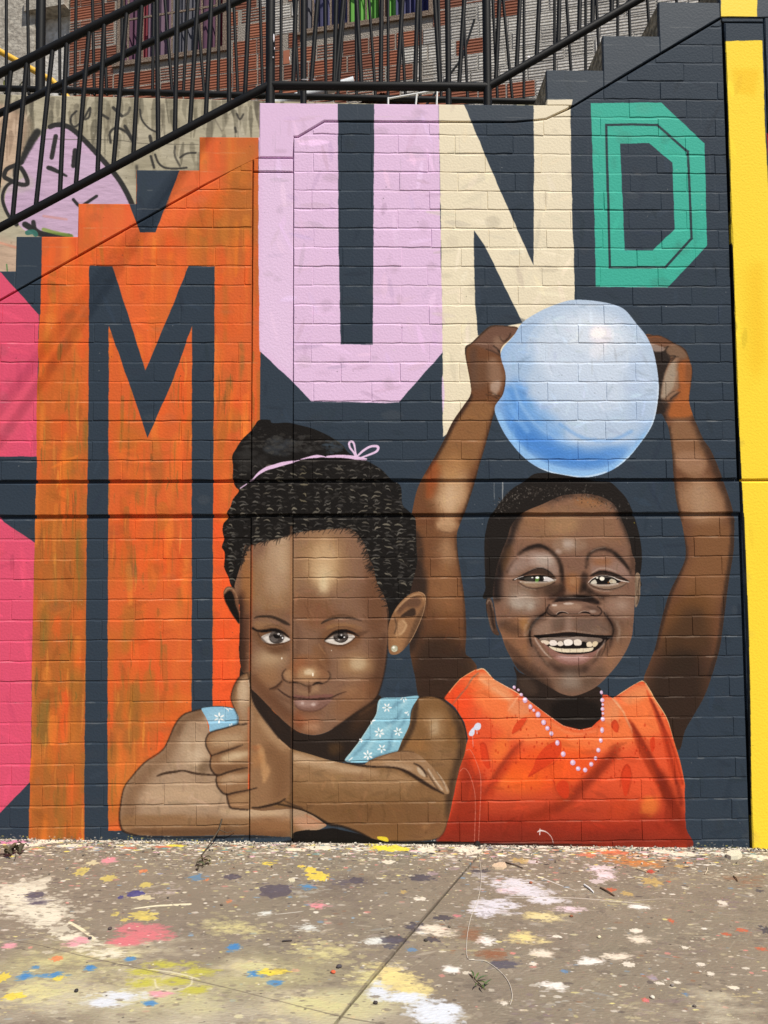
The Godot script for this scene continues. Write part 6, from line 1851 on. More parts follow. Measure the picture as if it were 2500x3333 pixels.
	p("8a5a38",0.5,48,[2642,4054,2649,4090,2627,4140,2582,4190,2525,4228,2473,4243,2438,4231,2431,4195,2453,4145,2498,4095,2555,4057,2607,4042])
	p("5a3b28",0.5,16,[2404,4296,2484,4244,2564,4193,2644,4141,2604,4160,2537,4205,2431,4283])
	p("a86b48",0.55,35,[2368,4263,2356,4284,2327,4297,2290,4298,2254,4288,2229,4268,2222,4245,2234,4224,2263,4211,2301,4209,2336,4220,2361,4239])
	p("b98f70",0.6,24,[2366,4278,2360,4287,2342,4295,2318,4298,2294,4296,2276,4289,2270,4280,2276,4271,2293,4263,2317,4260,2341,4262,2359,4269])
	p("8b3f22",0.3,21,[2262,4282,2249,4277,2237,4261,2230,4237,2229,4212,2236,4192,2247,4184,2261,4189,2273,4205,2280,4229,2280,4254,2274,4274])
	p("6b482f",0.75,22,[2016,3787,2075,3761,2155,3762,2209,3815,2202,3868,2142,3901,2076,3874,2029,3834])
	p("70492e",0.7,22,[2369,3803,2422,3770,2502,3764,2576,3791,2569,3844,2502,3884,2422,3876,2375,3843])
	p("9a7350",0.55,12,[2022,3741,2115,3748,2195,3782,2115,3768,2042,3781])
	p("9b7148",0.55,12,[2395,3764,2489,3751,2582,3778,2489,3774,2409,3784])
	p("5d3f2c",0.55,18,[2211,3881,2202,3894,2180,3904,2148,3907,2117,3904,2094,3894,2086,3881,2094,3868,2117,3859,2148,3856,2180,3859,2202,3868])
	p("7a4c28",0.35,27,[2406,3970,2389,3971,2365,3957,2342,3932,2326,3902,2320,3876,2326,3860,2343,3859,2366,3873,2389,3898,2406,3928,2412,3954])
	s("2a1f19",0.85,7,[2022,3724,4,2048,3715,9,2102,3716,12,2142,3727,15,2182,3747,18,2207,3759,8])
	s("2a1f19",0.8,7,[2369,3753,7,2389,3740,12,2422,3729,11,2476,3723,9,2529,3728,11,2576,3738,3])
	s("3a2a20",0.6,5,[2029,3718,3,2088,3708,5,2135,3719,4])
	s("4b3323",0.7,6,[2415,3717,5,2476,3710,7,2529,3719,4])
	s("5b3e2c",0.5,7,[2556,3738,7,2596,3748,4])
	p("d3cbc2",1,0,[2059,3821,2089,3804,2135,3795,2182,3815,2209,3835,2169,3849,2122,3854,2082,3847])
	p("aaa29c",0.7,5,[2062,3821,2089,3841,2076,3847,2059,3827])
	e("4b433f",1,0,2139,3818,39,34)
	e("2a2320",0.35,14,2139,3818,39,34)
	e("6d6560",0.7,8,2125,3831,23,15)
	e("100c0b",1,3,2142,3809,20,19)
	s("1c1512",0.8,2,[2101,3814,3,2106,3834,3,2122,3849,3,2149,3851,3,2172,3838,3,2177,3815,3])
	e("ffffff",1,1,2149,3805,7,5)
	e("ffffff",1,1,2170,3825,4,4)
	e("ffffff",1,1,2160,3813,3,3)
	p("d8d0c7",0.95,2,[2179,3828,2209,3834,2189,3845,2172,3848])
	s("7d736b",0.55,7,[2062,3824,7,2089,3808,11,2129,3800,12,2182,3818,9])
	s("16100e",1,5,[2016,3774,11,2042,3788,9,2082,3788,15,2129,3783,15,2169,3796,11,2202,3822,6])
	s("3a281e",0.85,6,[2042,3798,4,2056,3821,5,2089,3851,5,2122,3860,6,2169,3855,5,2207,3838,3])
	s("5d4433",0.8,6,[2075,3768,4,2122,3758,5,2169,3772,5,2195,3795,3])
	s("c09a78",0.4,6,[2089,3864,3,2122,3869,3,2169,3863,3])
	p("d3cac0",1,0,[2385,3842,2415,3823,2462,3804,2515,3808,2542,3821,2515,3847,2475,3862,2422,3857])
	e("4a413c",1,0,2469,3821,39,31)
	e("241e1b",0.35,12,2469,3817,38,28)
	e("6b625c",0.7,8,2455,3834,22,14)
	e("100c0b",1,3,2470,3815,20,18)
	s("1b1411",0.8,2,[2434,3817,3,2442,3838,3,2465,3850,3,2492,3844,3,2505,3824,3])
	e("ffffff",1,1,2472,3812,5,5)
	e("ffffff",1,1,2487,3824,5,4)
	e("ffffff",1,1,2459,3836,3,2)
	s("7d736b",0.55,7,[2395,3835,7,2429,3817,11,2475,3809,12,2529,3816,8])
	s("16100e",1,5,[2385,3840,5,2409,3817,9,2442,3797,15,2489,3791,16,2529,3801,12,2562,3818,7])
	p("5b402f",0.7,6,[2542,3804,2576,3795,2616,3792,2569,3818])
	s("38271d",0.85,6,[2385,3844,3,2422,3861,5,2469,3868,5,2509,3854,5,2545,3824,4])
	s("5b4030",0.8,6,[2402,3790,4,2449,3772,5,2502,3772,5,2549,3788,3])
	s("b98c60",0.4,8,[2355,3856,5,2369,3883,5,2389,3909,5])
	e("f0e4d0",0.9,1,2421,3891,2,3)
	e("f0e4d0",0.9,1,2166,3929,4,6)
	p("8d5e3c",0.55,24,[2235,3921,2329,3909,2382,3962,2408,4015,2388,4041,2236,4040,2196,4026,2182,4000])
	p("9a5a3a",0.45,29,[2237,4009,2224,3996,2220,3975,2225,3952,2239,3933,2258,3923,2276,3925,2289,3938,2294,3959,2288,3982,2274,4001,2255,4011])
	p("b08a64",0.8,27,[2361,4008,2354,4028,2332,4043,2302,4049,2273,4044,2250,4031,2242,4011,2249,3992,2271,3977,2301,3971,2330,3975,2353,3989])
	e("e2cfae",0.7,16,2307,4001,28,16)
	e("fff6e0",0.8,4,2325,4013,5,9)
	p("6b4730",0.55,10,[2342,3935,2388,3975,2412,4015,2388,3988,2355,3975])
	p("b18b66",0.6,12,[2176,4006,2209,3987,2222,4027,2196,4043])
	s("2d1f18",0.7,6,[2186,3984,5,2169,4006,7,2173,4033,9,2196,4049,5,2222,4052,5,2262,4057,5,2289,4070,6,2315,4070,5,2349,4056,11,2375,4058,6,2402,4045,6,2415,4018,6,2402,3995,3])
	s("231814",0.9,5,[2329,4062,6,2349,4054,9,2375,4059,5])
	s("231814",0.8,5,[2206,4051,6,2226,4050,8,2249,4054,4])
	p("5b3d2c",0.7,7,[2299,4070,2319,4070,2315,4100,2303,4106])
	p("b28d6b",0.45,12,[2319,4073,2355,4067,2355,4094,2322,4096])
	p("4f3324",0.75,10,[2103,4085,2143,4065,2169,4039,2169,4052,2143,4085])
	s("35241b",0.8,7,[2103,4085,5,2136,4072,7,2166,4046,7])
	p("7f5c4f",1,4,[2232,4140,2285,4131,2338,4141,2424,4129,2404,4162,2358,4191,2311,4200,2258,4190,2235,4167])
	p("7a5148",0.85,5,[2225,4117,2265,4118,2295,4123,2338,4117,2424,4113,2418,4129,2338,4138,2272,4132,2232,4134])
	p("a5857a",0.8,10,[2242,4147,2285,4144,2351,4151,2338,4174,2285,4177,2248,4167])
	e("dcc8be",0.6,5,2272,4157,9,7)
	e("dcc8be",0.6,5,2328,4164,12,7)
	s("2b1b17",0.9,5,[2146,4084,5,2179,4110,7,2212,4127,7,2258,4132,7,2311,4138,6,2364,4135,7,2418,4131,6,2457,4113,5,2497,4101,5])
	s("4b302a",0.7,7,[2232,4168,4,2265,4191,5,2311,4200,5,2358,4192,5,2398,4165,4])
	p("6a452f",0.5,18,[2373,4205,2365,4197,2341,4192,2309,4190,2277,4193,2254,4198,2245,4206,2254,4214,2277,4219,2309,4221,2341,4218,2365,4213])
	p("a57a56",0.35,24,[2555,4096,2549,4110,2534,4120,2514,4124,2493,4121,2478,4111,2472,4097,2478,4083,2493,4073,2513,4069,2534,4072,2549,4082])
	clip([])
	s("2a1d17",0.8,7,[2710,3679,7,2716,3792,7,2705,3925,7,2688,4024,7,2657,4121,9,2617,4164,11,2550,4206,9,2484,4251,8,2431,4286,7])
	p("8a6243",1,0,[2716,3766,2737,3706,2771,3653,2825,3606,2872,3592,2902,3607,2907,3647,2891,3714,2864,3780,2823,3853,2782,3899,2749,3915,2719,3905,2713,3846])
	clip([2716,3766,2737,3706,2771,3653,2825,3606,2872,3592,2902,3607,2907,3647,2891,3714,2864,3780,2823,3853,2782,3899,2749,3915,2719,3905,2713,3846])
	p("5c4030",0.8,10,[2757,3680,2811,3633,2865,3620,2885,3647,2865,3674,2811,3673,2770,3706])
	p("33251d",0.9,7,[2777,3720,2824,3683,2851,3680,2854,3714,2811,3720])
	p("b08862",0.8,12,[2750,3793,2757,3753,2790,3733,2810,3767,2790,3806,2756,3826])
	s("c9a47c",0.7,7,[2790,3740,7,2807,3766,8,2783,3806,9,2750,3819,7])
	s("3e2c22",0.7,8,[2747,3726,7,2757,3766,8,2746,3806,7])
	s("b48c66",0.85,8,[2750,3693,9,2791,3646,11,2845,3610,9,2885,3607,5,2900,3640,4])
	p("a0754f",0.7,21,[2754,3910,2737,3902,2727,3883,2725,3857,2731,3832,2745,3815,2763,3809,2779,3818,2789,3837,2792,3863,2785,3888,2771,3905])
	p("2e221b",0.4,10,[2851,3740,2905,3660,2891,3740,2836,3846,2782,3906,2810,3846])
	clip([])
	s("c09a74",0.8,2,[2872,3593,3,2902,3608,4,2907,3647,3,2891,3714,3,2850,3807,3,2823,3853,3])
	e("8f8a72",1,2,2745,3884,18,18)
	e("b9b59c",1,5,2745,3883,15,15)
	e("f6f3e4",1,3,2741,3878,6,6)
	s("eae5cc",0.8,2,[2733,3892,3,2745,3899,3,2758,3891,3])
	p("2a201b",1,0,[2100,4182,2139,4212,2179,4250,2226,4287,2272,4310,2331,4320,2384,4310,2431,4287,2484,4252,2550,4207,2617,4165,2660,4121,2677,4141,2663,4193,2563,4350,2490,4453,2404,4442,2226,4398,2179,4362,2133,4306,2087,4234])
	p("4a3222",0.7,35,[2654,4153,2657,4175,2641,4213,2609,4256,2570,4292,2535,4313,2512,4312,2509,4289,2525,4252,2557,4209,2596,4172,2631,4152])
	p("5a4026",0.55,32,[2479,4386,2474,4401,2460,4412,2440,4417,2421,4413,2406,4402,2401,4387,2406,4372,2420,4361,2439,4357,2459,4361,2473,4371])
	s("7a5438",0.35,10,[2564,4219,9,2617,4186,9,2650,4164,9])
	s("3b2a20",0.5,18,[2100,4195,20,2153,4274,20,2179,4293,20])
	p("8bbccd",1,0,[2670,4140,2770,4134,2869,4126,2843,4169,2826,4208,2819,4274,2781,4352,2758,4407,2722,4416,2656,4430,2616,4448,2589,4459,2490,4452,2523,4401,2563,4350,2623,4259,2650,4213])
	clip([2670,4140,2770,4134,2869,4126,2843,4169,2826,4208,2819,4274,2781,4352,2758,4407,2722,4416,2656,4430,2616,4448,2589,4459,2490,4452,2523,4401,2563,4350,2623,4259,2650,4213])
	s("54798f",0.6,12,[2790,4149,9,2750,4168,14,2730,4194,7])
	s("54798f",0.6,12,[2776,4201,11,2756,4240,15,2716,4266,14,2696,4259,5])
	s("54798f",0.6,12,[2709,4351,9,2722,4377,14,2695,4403,11])
	s("54798f",0.6,12,[2616,4337,9,2570,4389,12,2530,4427,8])
	s("54798f",0.6,12,[2736,4299,8,2722,4351,11])
	s("54798f",0.6,12,[2803,4221,8,2789,4260,11,2763,4286,7])
	s("b4d8e2",0.55,14,[2723,4273,18,2656,4331,18,2603,4389,14])
	s("b4d8e2",0.55,14,[2803,4155,20,2777,4181,14])
	s("b4d8e2",0.55,14,[2756,4325,9,2735,4377,11])
	p("4e7286",0.7,10,[2602,4454,2656,4422,2735,4410,2755,4400,2735,4430,2642,4455])
	s("dfe7d8",0.75,5,[2670,4140,4,2650,4213,4,2623,4260,5,2563,4351,5,2523,4405,4,2491,4450,4])
	clip([])
	s("f3f5f2",1,0,[2713,4184,5,2721,4184,8,2729,4184,3])
	s("f3f5f2",1,0,[2709,4191,5,2713,4199,8,2716,4204,3])
	s("f3f5f2",1,0,[2701,4191,5,2696,4198,8,2693,4204,3])
	s("f3f5f2",1,0,[2696,4184,5,2688,4184,8,2681,4184,3])
	s("f3f5f2",1,0,[2701,4177,5,2696,4169,8,2693,4164,3])
	s("f3f5f2",1,0,[2709,4177,5,2713,4170,8,2717,4164,3])
	e("8a7a4e",0.8,0,2705,4184,3,3)
	s("f3f5f2",1,0,[2673,4312,5,2681,4315,9,2689,4317,3])
	s("f3f5f2",1,0,[2667,4318,5,2669,4326,9,2670,4334,3])
	s("f3f5f2",1,0,[2658,4315,5,2651,4321,9,2646,4326,3])
	s("f3f5f2",1,0,[2656,4307,5,2648,4304,9,2641,4302,3])
	s("f3f5f2",1,0,[2663,4301,5,2661,4292,9,2660,4285,3])
	s("f3f5f2",1,0,[2671,4304,5,2678,4298,9,2683,4293,3])
	e("8a7a4e",0.8,0,2665,4309,3,3)
	s("f3f5f2",1,0,[2769,4307,5,2776,4309,8,2783,4311,3])
	s("f3f5f2",1,0,[2764,4313,5,2766,4321,8,2768,4327,3])
	s("f3f5f2",1,0,[2756,4312,5,2750,4317,8,2746,4322,3])
	s("f3f5f2",1,0,[2753,4304,5,2746,4302,8,2739,4301,3])
	s("f3f5f2",1,0,[2758,4299,5,2756,4291,8,2754,4285,3])
	s("f3f5f2",1,0,[2766,4300,5,2772,4294,8,2776,4290,3])
	e("8a7a4e",0.8,0,2761,4306,3,3)
	s("f3f5f2",1,0,[2614,4427,5,2621,4432,9,2628,4435,3])
	s("f3f5f2",1,0,[2606,4431,5,2606,4441,9,2606,4448,3])
	s("f3f5f2",1,0,[2599,4427,5,2591,4432,9,2585,4436,3])
	s("f3f5f2",1,0,[2598,4419,5,2591,4414,9,2584,4411,3])
	s("f3f5f2",1,0,[2606,4415,5,2605,4405,9,2605,4398,3])
	s("f3f5f2",1,0,[2613,4418,5,2621,4414,9,2627,4410,3])
	e("8a7a4e",0.8,0,2606,4423,3,3)
	s("f3f5f2",1,0,[2684,4393,5,2691,4396,8,2697,4399,3])
	s("f3f5f2",1,0,[2676,4398,5,2676,4405,8,2675,4412,3])
	s("f3f5f2",1,0,[2669,4392,5,2662,4393,8,2655,4395,3])
	s("f3f5f2",1,0,[2673,4383,5,2669,4377,8,2665,4371,3])
	s("f3f5f2",1,0,[2682,4384,5,2688,4378,8,2692,4373,3])
	e("8a7a4e",0.8,0,2677,4390,3,3)
	s("f0f3f0",0.95,0,[2777,4143,7,2787,4134,3])
	s("f0f3f0",0.95,0,[2793,4155,7,2789,4142,3])
	s("f0f3f0",0.95,0,[2803,4144,7,2798,4134,3])
	s("f0f3f0",0.95,0,[2630,4252,7,2646,4246,3])
	s("f0f3f0",0.95,0,[2626,4265,6,2622,4253,3])
	s("f0f3f0",0.95,0,[2803,4214,7,2813,4205,3])
	s("f0f3f0",0.95,0,[2796,4211,5,2803,4208,5])
	s("f0f3f0",0.95,0,[2813,4224,5,2814,4216,5])
	s("f0f3f0",0.95,0,[2566,4343,9,2580,4350,5])
	s("f0f3f0",0.95,0,[2573,4356,7,2573,4343,7])
	s("f0f3f0",0.95,0,[2510,4447,7,2520,4440,3])
	s("f0f3f0",0.95,0,[2520,4440,5,2526,4434,5])
	p("83603f",1,0,[2869,4136,2937,4128,2997,4151,3057,4204,3096,4270,3112,4342,3102,4420,3073,4498,3052,4583,3031,4680,3011,4757,2984,4821,2924,4849,2812,4854,2700,4853,2614,4835,2548,4803,2469,4776,2404,4764,2325,4718,2226,4678,2101,4643,2074,4279,2140,4324,2179,4360,2212,4385,2305,4413,2457,4457,2596,4468,2735,4417,2758,4404,2781,4352,2819,4274,2833,4202])
	clip([2869,4136,2937,4128,2997,4151,3057,4204,3096,4270,3112,4342,3102,4420,3073,4498,3052,4583,3031,4680,3011,4757,2984,4821,2924,4849,2812,4854,2700,4853,2614,4835,2548,4803,2469,4776,2404,4764,2325,4718,2226,4678,2101,4643,2074,4279,2140,4324,2179,4360,2212,4385,2305,4413,2457,4457,2596,4468,2735,4417,2758,4404,2781,4352,2819,4274,2833,4202])
	p("76532f",0.5,54,[3036,4395,2975,4408,2912,4384,2863,4330,2840,4260,2851,4193,2892,4147,2953,4134,3016,4158,3065,4213,3088,4283,3077,4349])
	p("a5845f",0.7,40,[2975,4351,2949,4346,2925,4321,2910,4284,2907,4243,2918,4211,2938,4195,2964,4200,2988,4225,3003,4262,3006,4303,2995,4336])
	p("c2ab8c",0.6,29,[2943,4334,2932,4328,2925,4310,2924,4286,2928,4263,2937,4246,2948,4241,2958,4247,2965,4265,2967,4289,2963,4312,2954,4329])
	p("9a6a3c",0.5,32,[2931,4391,2917,4404,2885,4410,2844,4406,2804,4395,2776,4379,2768,4362,2782,4349,2814,4343,2855,4347,2895,4358,2923,4374])
	p("94714f",0.5,40,[3010,4478,2985,4480,2957,4464,2935,4435,2924,4399,2927,4368,2943,4349,2968,4347,2996,4363,3018,4392,3029,4428,3026,4459])
	p("33261d",0.75,22,[3004,4151,3083,4243,3115,4342,3101,4433,3066,4524,3038,4667,3011,4764,2998,4679,3026,4537,3068,4394,3056,4276])
	p("2f231b",0.7,12,[2864,4130,2836,4195,2823,4274,2782,4352,2755,4410,2788,4391,2842,4300,2863,4208])
	p("a07d5b",0.6,44,[2100,4325,2213,4392,2457,4466,2602,4506,2735,4508,2840,4561,2734,4611,2509,4583,2206,4541,2101,4514])
	p("c4a585",0.75,22,[2226,4405,2338,4432,2510,4473,2615,4493,2510,4512,2338,4477,2226,4450])
	p("c0a080",0.5,24,[2676,4512,2663,4519,2630,4521,2586,4518,2543,4510,2512,4499,2501,4489,2514,4482,2547,4480,2591,4484,2634,4492,2665,4502])
	p("b08c68",0.5,32,[2868,4571,2853,4576,2817,4572,2770,4560,2724,4543,2692,4526,2682,4513,2697,4508,2733,4512,2781,4524,2827,4541,2859,4558])
	p("6f4c30",0.6,50,[2206,4644,2536,4661,2932,4679,2984,4795,2798,4854,2614,4835,2469,4776,2226,4678])
	p("7d573a",0.5,48,[2985,4736,2994,4764,2985,4796,2962,4821,2930,4835,2897,4832,2873,4814,2864,4785,2873,4754,2896,4728,2928,4715,2961,4717])
	dabs(2139,4149,3102,4855,420,34)
	p("a87a50",0.5,12,[2885,4775,2918,4769,2904,4801,2885,4797])
	clip([])
	p("9b7858",1,0,[2596,4462,2656,4432,2709,4416,2768,4405,2822,4408,2868,4424,2907,4457,2947,4497,2993,4550,3020,4602,3015,4621,2992,4618,2959,4601,2920,4575,2867,4542,2821,4512,2755,4487,2682,4481,2602,4474])
	clip([2596,4462,2656,4432,2709,4416,2768,4405,2822,4408,2868,4424,2907,4457,2947,4497,2993,4550,3020,4602,3015,4621,2992,4618,2959,4601,2920,4575,2867,4542,2821,4512,2755,4487,2682,4481,2602,4474])
	p("b89a7c",0.7,18,[2848,4497,2834,4502,2801,4501,2756,4494,2712,4483,2680,4471,2670,4462,2683,4457,2717,4458,2762,4465,2806,4476,2837,4487])
	p("7a583c",0.55,21,[2869,4427,2859,4437,2830,4444,2790,4446,2751,4442,2722,4434,2712,4424,2722,4414,2751,4407,2791,4406,2830,4409,2859,4417])
	p("c9b59c",0.8,6,[2861,4483,2900,4522,2893,4535,2861,4509])
	s("2e211a",0.9,7,[2841,4467,5,2874,4483,9,2900,4516,8,2907,4536,4])
	s("d3c2ac",0.75,7,[2914,4497,6,2946,4549,7,2986,4601,7])
	s("4a3424",0.6,7,[2940,4484,5,2973,4536,5,2999,4582,5])
	s("3a2a20",0.75,6,[2907,4510,5,2940,4562,5,2966,4601,5])
	s("d9cab4",0.65,7,[2960,4510,5,2993,4563,5,3012,4608,5])
	clip([])
	s("2b1e18",0.9,8,[2490,4458,7,2563,4473,11,2642,4482,9,2735,4486,9,2801,4507,15,2867,4548,18,2933,4589,14,2992,4620,7])
	s("3b2a20",0.6,7,[2602,4462,4,2709,4418,5,2775,4404,5,2841,4410,4])
	s("2a1e18",0.85,6,[2870,4133,9,2937,4128,7,2997,4151,7,3060,4207,7,3099,4273,7,3114,4342,5])
	s("251b16",0.9,8,[2115,4656,7,2226,4678,9,2325,4718,14,2404,4764,14,2469,4776,11,2548,4804,11,2614,4836,8])
	s("3a281d",0.6,8,[2700,4853,5,2924,4849,5,2983,4823,7,3011,4757,5])
	p("a4886e",1,0,[1762,4183,1717,4192,1665,4211,1626,4256,1594,4328,1562,4386,1516,4424,1471,4449,1407,4520,1371,4574,1355,4661,1351,4725,1368,4783,1437,4806,1632,4813,1997,4813,2214,4827,2312,4807,2390,4776,2378,4757,2312,4714,2220,4687,2023,4688,1891,4590,1838,4525,1798,4395,1797,4297,1770,4199])
	clip([1762,4183,1717,4192,1665,4211,1626,4256,1594,4328,1562,4386,1516,4424,1471,4449,1407,4520,1371,4574,1355,4661,1351,4725,1368,4783,1437,4806,1632,4813,1997,4813,2214,4827,2312,4807,2390,4776,2378,4757,2312,4714,2220,4687,2023,4688,1891,4590,1838,4525,1798,4395,1797,4297,1770,4199])
	p("6d4e38",0.75,22,[1756,4179,1665,4211,1619,4263,1581,4353,1652,4302,1691,4244,1770,4232])
	p("7a5a40",0.75,36,[1587,4321,1562,4386,1471,4449,1400,4526,1356,4648,1351,4731,1423,4726,1447,4617,1517,4508,1601,4431,1640,4328])
	p("c3a98c",0.7,54,[1736,4496,1697,4485,1668,4453,1656,4407,1665,4361,1691,4326,1728,4312,1767,4323,1796,4356,1808,4401,1799,4448,1773,4482])
	p("bfa283",0.7,54,[1898,4612,1868,4641,1787,4661,1677,4667,1568,4657,1488,4634,1459,4604,1489,4576,1569,4556,1679,4550,1789,4560,1869,4582])
	p("d2bb9f",0.5,27,[1773,4438,1761,4453,1741,4460,1719,4457,1700,4445,1690,4427,1691,4407,1703,4392,1723,4385,1745,4388,1764,4400,1774,4418])
	p("85603f",0.75,30,[1364,4712,1566,4708,1892,4725,2213,4755,2220,4832,1567,4823,1365,4795])
	p("5c402c",0.75,29,[2267,4820,2207,4831,2045,4835,1824,4831,1602,4819,1441,4804,1382,4788,1442,4777,1604,4772,1825,4777,2047,4788,2208,4804])
	p("c8a987",0.7,18,[2218,4708,2193,4718,2125,4724,2033,4724,1941,4717,1873,4706,1849,4694,1874,4683,1942,4678,2034,4678,2126,4684,2194,4695])
	p("8a5c3a",0.5,27,[2241,4766,2226,4791,2181,4811,2119,4820,2057,4815,2012,4797,1995,4772,2010,4746,2055,4726,2117,4718,2179,4723,2224,4740])
	p("c0896a",0.6,24,[2369,4766,2356,4781,2328,4788,2291,4787,2255,4777,2230,4761,2223,4744,2235,4730,2263,4722,2301,4723,2336,4733,2361,4749])
	s("b06a48",0.5,8,[2286,4717,7,2378,4763,8,2390,4773,8])
	dabs(1342,4182,2220,4819,320,34)
	s("8b6a4c",0.35,18,[1719,4335,20,1706,4433,14,1720,4491,14])
	clip([])
	s("33241b",0.9,6,[1537,4515,7,1576,4502,12,1628,4495,11,1668,4490,9,1720,4503,11,1786,4511,9,1845,4515,7])
	p("5b4430",0.6,18,[1750,4507,1740,4493,1740,4475,1748,4456,1764,4441,1781,4435,1797,4440,1806,4453,1806,4471,1798,4490,1783,4505,1765,4511])
	s("2a1d17",0.85,6,[1762,4183,6,1717,4192,7,1665,4211,7,1626,4256,7,1594,4328,6,1562,4386,6,1471,4449,6,1407,4520,6,1370,4574,6,1354,4661,7,1350,4725,8,1368,4783,9,1437,4808,7])
	p("1d1815",0.6,6,[1368,4789,1437,4809,1632,4817,1997,4816,2214,4830,2214,4837,1998,4828,1502,4821])
	p("8ab9d2",1,0,[1758,4178,1809,4171,1875,4173,1936,4185,1947,4220,1945,4253,1929,4271,1876,4285,1804,4299,1797,4265,1777,4219])
	p("a5cbdd",0.5,27,[1895,4206,1892,4226,1874,4244,1847,4255,1818,4257,1794,4248,1782,4232,1785,4212,1803,4193,1830,4182,1860,4180,1884,4189])
	p("567f98",0.5,8,[1889,4272,1945,4246,1945,4266,1810,4297])
	s("2b3338",0.7,2,[1758,4177,3,1809,4169,5,1875,4171,4,1936,4183,3])
	s("f3f5f2",1,0,[1856,4223,6,1865,4218,9,1872,4214,3])
	s("f3f5f2",1,0,[1856,4233,6,1864,4237,9,1872,4242,3])
	s("f3f5f2",1,0,[1848,4237,6,1847,4246,9,1847,4255,3])
	s("f3f5f2",1,0,[1839,4232,6,1831,4236,9,1824,4240,3])
	s("f3f5f2",1,0,[1839,4222,6,1831,4217,9,1824,4213,3])
	s("f3f5f2",1,0,[1848,4218,6,1848,4208,9,1848,4200,3])
	e("8a7a4e",0.8,0,1848,4227,3,3)
	s("f0f3f0",0.95,0,[1878,4177,6,1888,4184,4])
	s("f0f3f0",0.95,0,[1892,4184,7,1895,4195,3])
	s("f0f3f0",0.95,0,[1902,4181,6,1915,4186,3])
	s("f0f3f0",0.95,0,[1902,4262,6,1905,4271,6])
	s("f0f3f0",0.95,0,[1912,4258,6,1912,4271,3])
	p("8f6b4b",1,0,[1990,4001,1960,4012,1934,4044,1914,4089,1908,4135,1925,4181,1945,4220,1945,4260,1876,4280,1807,4299,1785,4326,1781,4356,1791,4388,1808,4417,1804,4447,1809,4485,1838,4515,1835,4544,1845,4576,1882,4609,1892,4628,1898,4661,1915,4680,1997,4688,2056,4675,2115,4665,2180,4645,2216,4593,2221,4529,2219,4464,2214,4393,2153,4333,2087,4251,2030,4172,2012,4116,2007,4057,2001,4018])
	clip([1990,4001,1960,4012,1934,4044,1914,4089,1908,4135,1925,4181,1945,4220,1945,4260,1876,4280,1807,4299,1785,4326,1781,4356,1791,4388,1808,4417,1804,4447,1809,4485,1838,4515,1835,4544,1845,4576,1882,4609,1892,4628,1898,4661,1915,4680,1997,4688,2056,4675,2115,4665,2180,4645,2216,4593,2221,4529,2219,4464,2214,4393,2153,4333,2087,4251,2030,4172,2012,4116,2007,4057,2001,4018])
	p("b3977a",0.85,29,[1967,4206,1985,4195,1999,4162,2006,4117,2003,4071,1991,4037,1974,4024,1956,4036,1942,4069,1935,4114,1938,4160,1950,4194])
	p("d0b89a",0.6,24,[1970,4156,1960,4148,1954,4125,1952,4095,1955,4065,1963,4043,1973,4036,1983,4044,1989,4066,1991,4096,1988,4126,1980,4148])
	p("5d4330",0.6,14,[1980,4001,1943,4024,1914,4089,1907,4142,1921,4135,1937,4070,1973,4024])
	p("a5886c",0.6,29,[1981,4291,1962,4281,1950,4258,1947,4227,1954,4196,1970,4175,1989,4168,2007,4177,2019,4201,2022,4232,2015,4262,2000,4284])
	p("b28f6c",0.7,24,[2194,4405,2176,4400,2142,4373,2102,4330,2066,4284,2044,4246,2043,4227,2061,4232,2095,4259,2135,4302,2171,4348,2193,4386])
	p("c8a887",0.35,40,[2002,4305,1994,4328,1964,4350,1920,4364,1874,4367,1838,4358,1823,4340,1831,4317,1861,4295,1905,4281,1951,4278,1987,4287])
	p("b79a78",0.6,29,[1975,4332,1964,4349,1933,4364,1889,4372,1844,4372,1811,4364,1797,4349,1808,4332,1839,4317,1883,4309,1928,4309,1961,4317])
	p("d3bb98",0.8,27,[2003,4404,1996,4417,1970,4430,1933,4441,1896,4446,1867,4444,1855,4435,1862,4423,1888,4409,1925,4399,1962,4394,1991,4396])
	p("c0a282",0.7,24,[2004,4514,1995,4526,1969,4540,1931,4550,1892,4555,1862,4552,1849,4543,1858,4530,1884,4517,1922,4506,1961,4502,1991,4505])
	p("a98660",0.6,24,[2008,4620,2004,4634,1987,4648,1963,4657,1936,4660,1916,4655,1906,4644,1910,4630,1926,4616,1951,4607,1977,4604,1998,4609])
	p("6b4a32",0.6,18,[2003,4482,1990,4470,1955,4462,1907,4460,1859,4464,1824,4473,1812,4485,1825,4497,1860,4505,1908,4508,1955,4504,1990,4494])
	p("6b4a32",0.5,12,[1784,4356,1805,4408,1890,4383,1962,4357,1929,4390,1818,4421])
	p("6b4a32",0.5,12,[1839,4550,1891,4609,1990,4581,1996,4597,1891,4616])
	p("6d4a30",0.55,36,[2074,4346,2213,4438,2220,4594,2154,4651,2108,4650,2127,4528,2088,4437])
	p("c99a6a",0.65,12,[2041,4365,2074,4385,2088,4450,2108,4495,2075,4560,2061,4475])
	dabs(1781,4003,2220,4684,200,20)
	p("b07a4c",0.5,21,[2035,4481,2021,4473,2012,4456,2010,4435,2017,4415,2031,4402,2047,4398,2061,4406,2070,4423,2071,4444,2064,4464,2051,4477])
	p("a8623c",0.4,12,[2015,4371,2061,4371,2035,4397])
	clip([])
	s("2b1e18",0.9,5,[1945,4261,7,1876,4280,7,1807,4299,7,1784,4326,7,1780,4356,7,1791,4388,7,1810,4417,7])
	s("30221a",0.85,6,[1810,4417,5,1864,4399,8,1916,4383,7,1969,4364,4])
	s("2b1e18",0.9,6,[1810,4417,6,1804,4450,7,1809,4485,8,1840,4515,9,1891,4501,8,1943,4487,7,1996,4478,4])
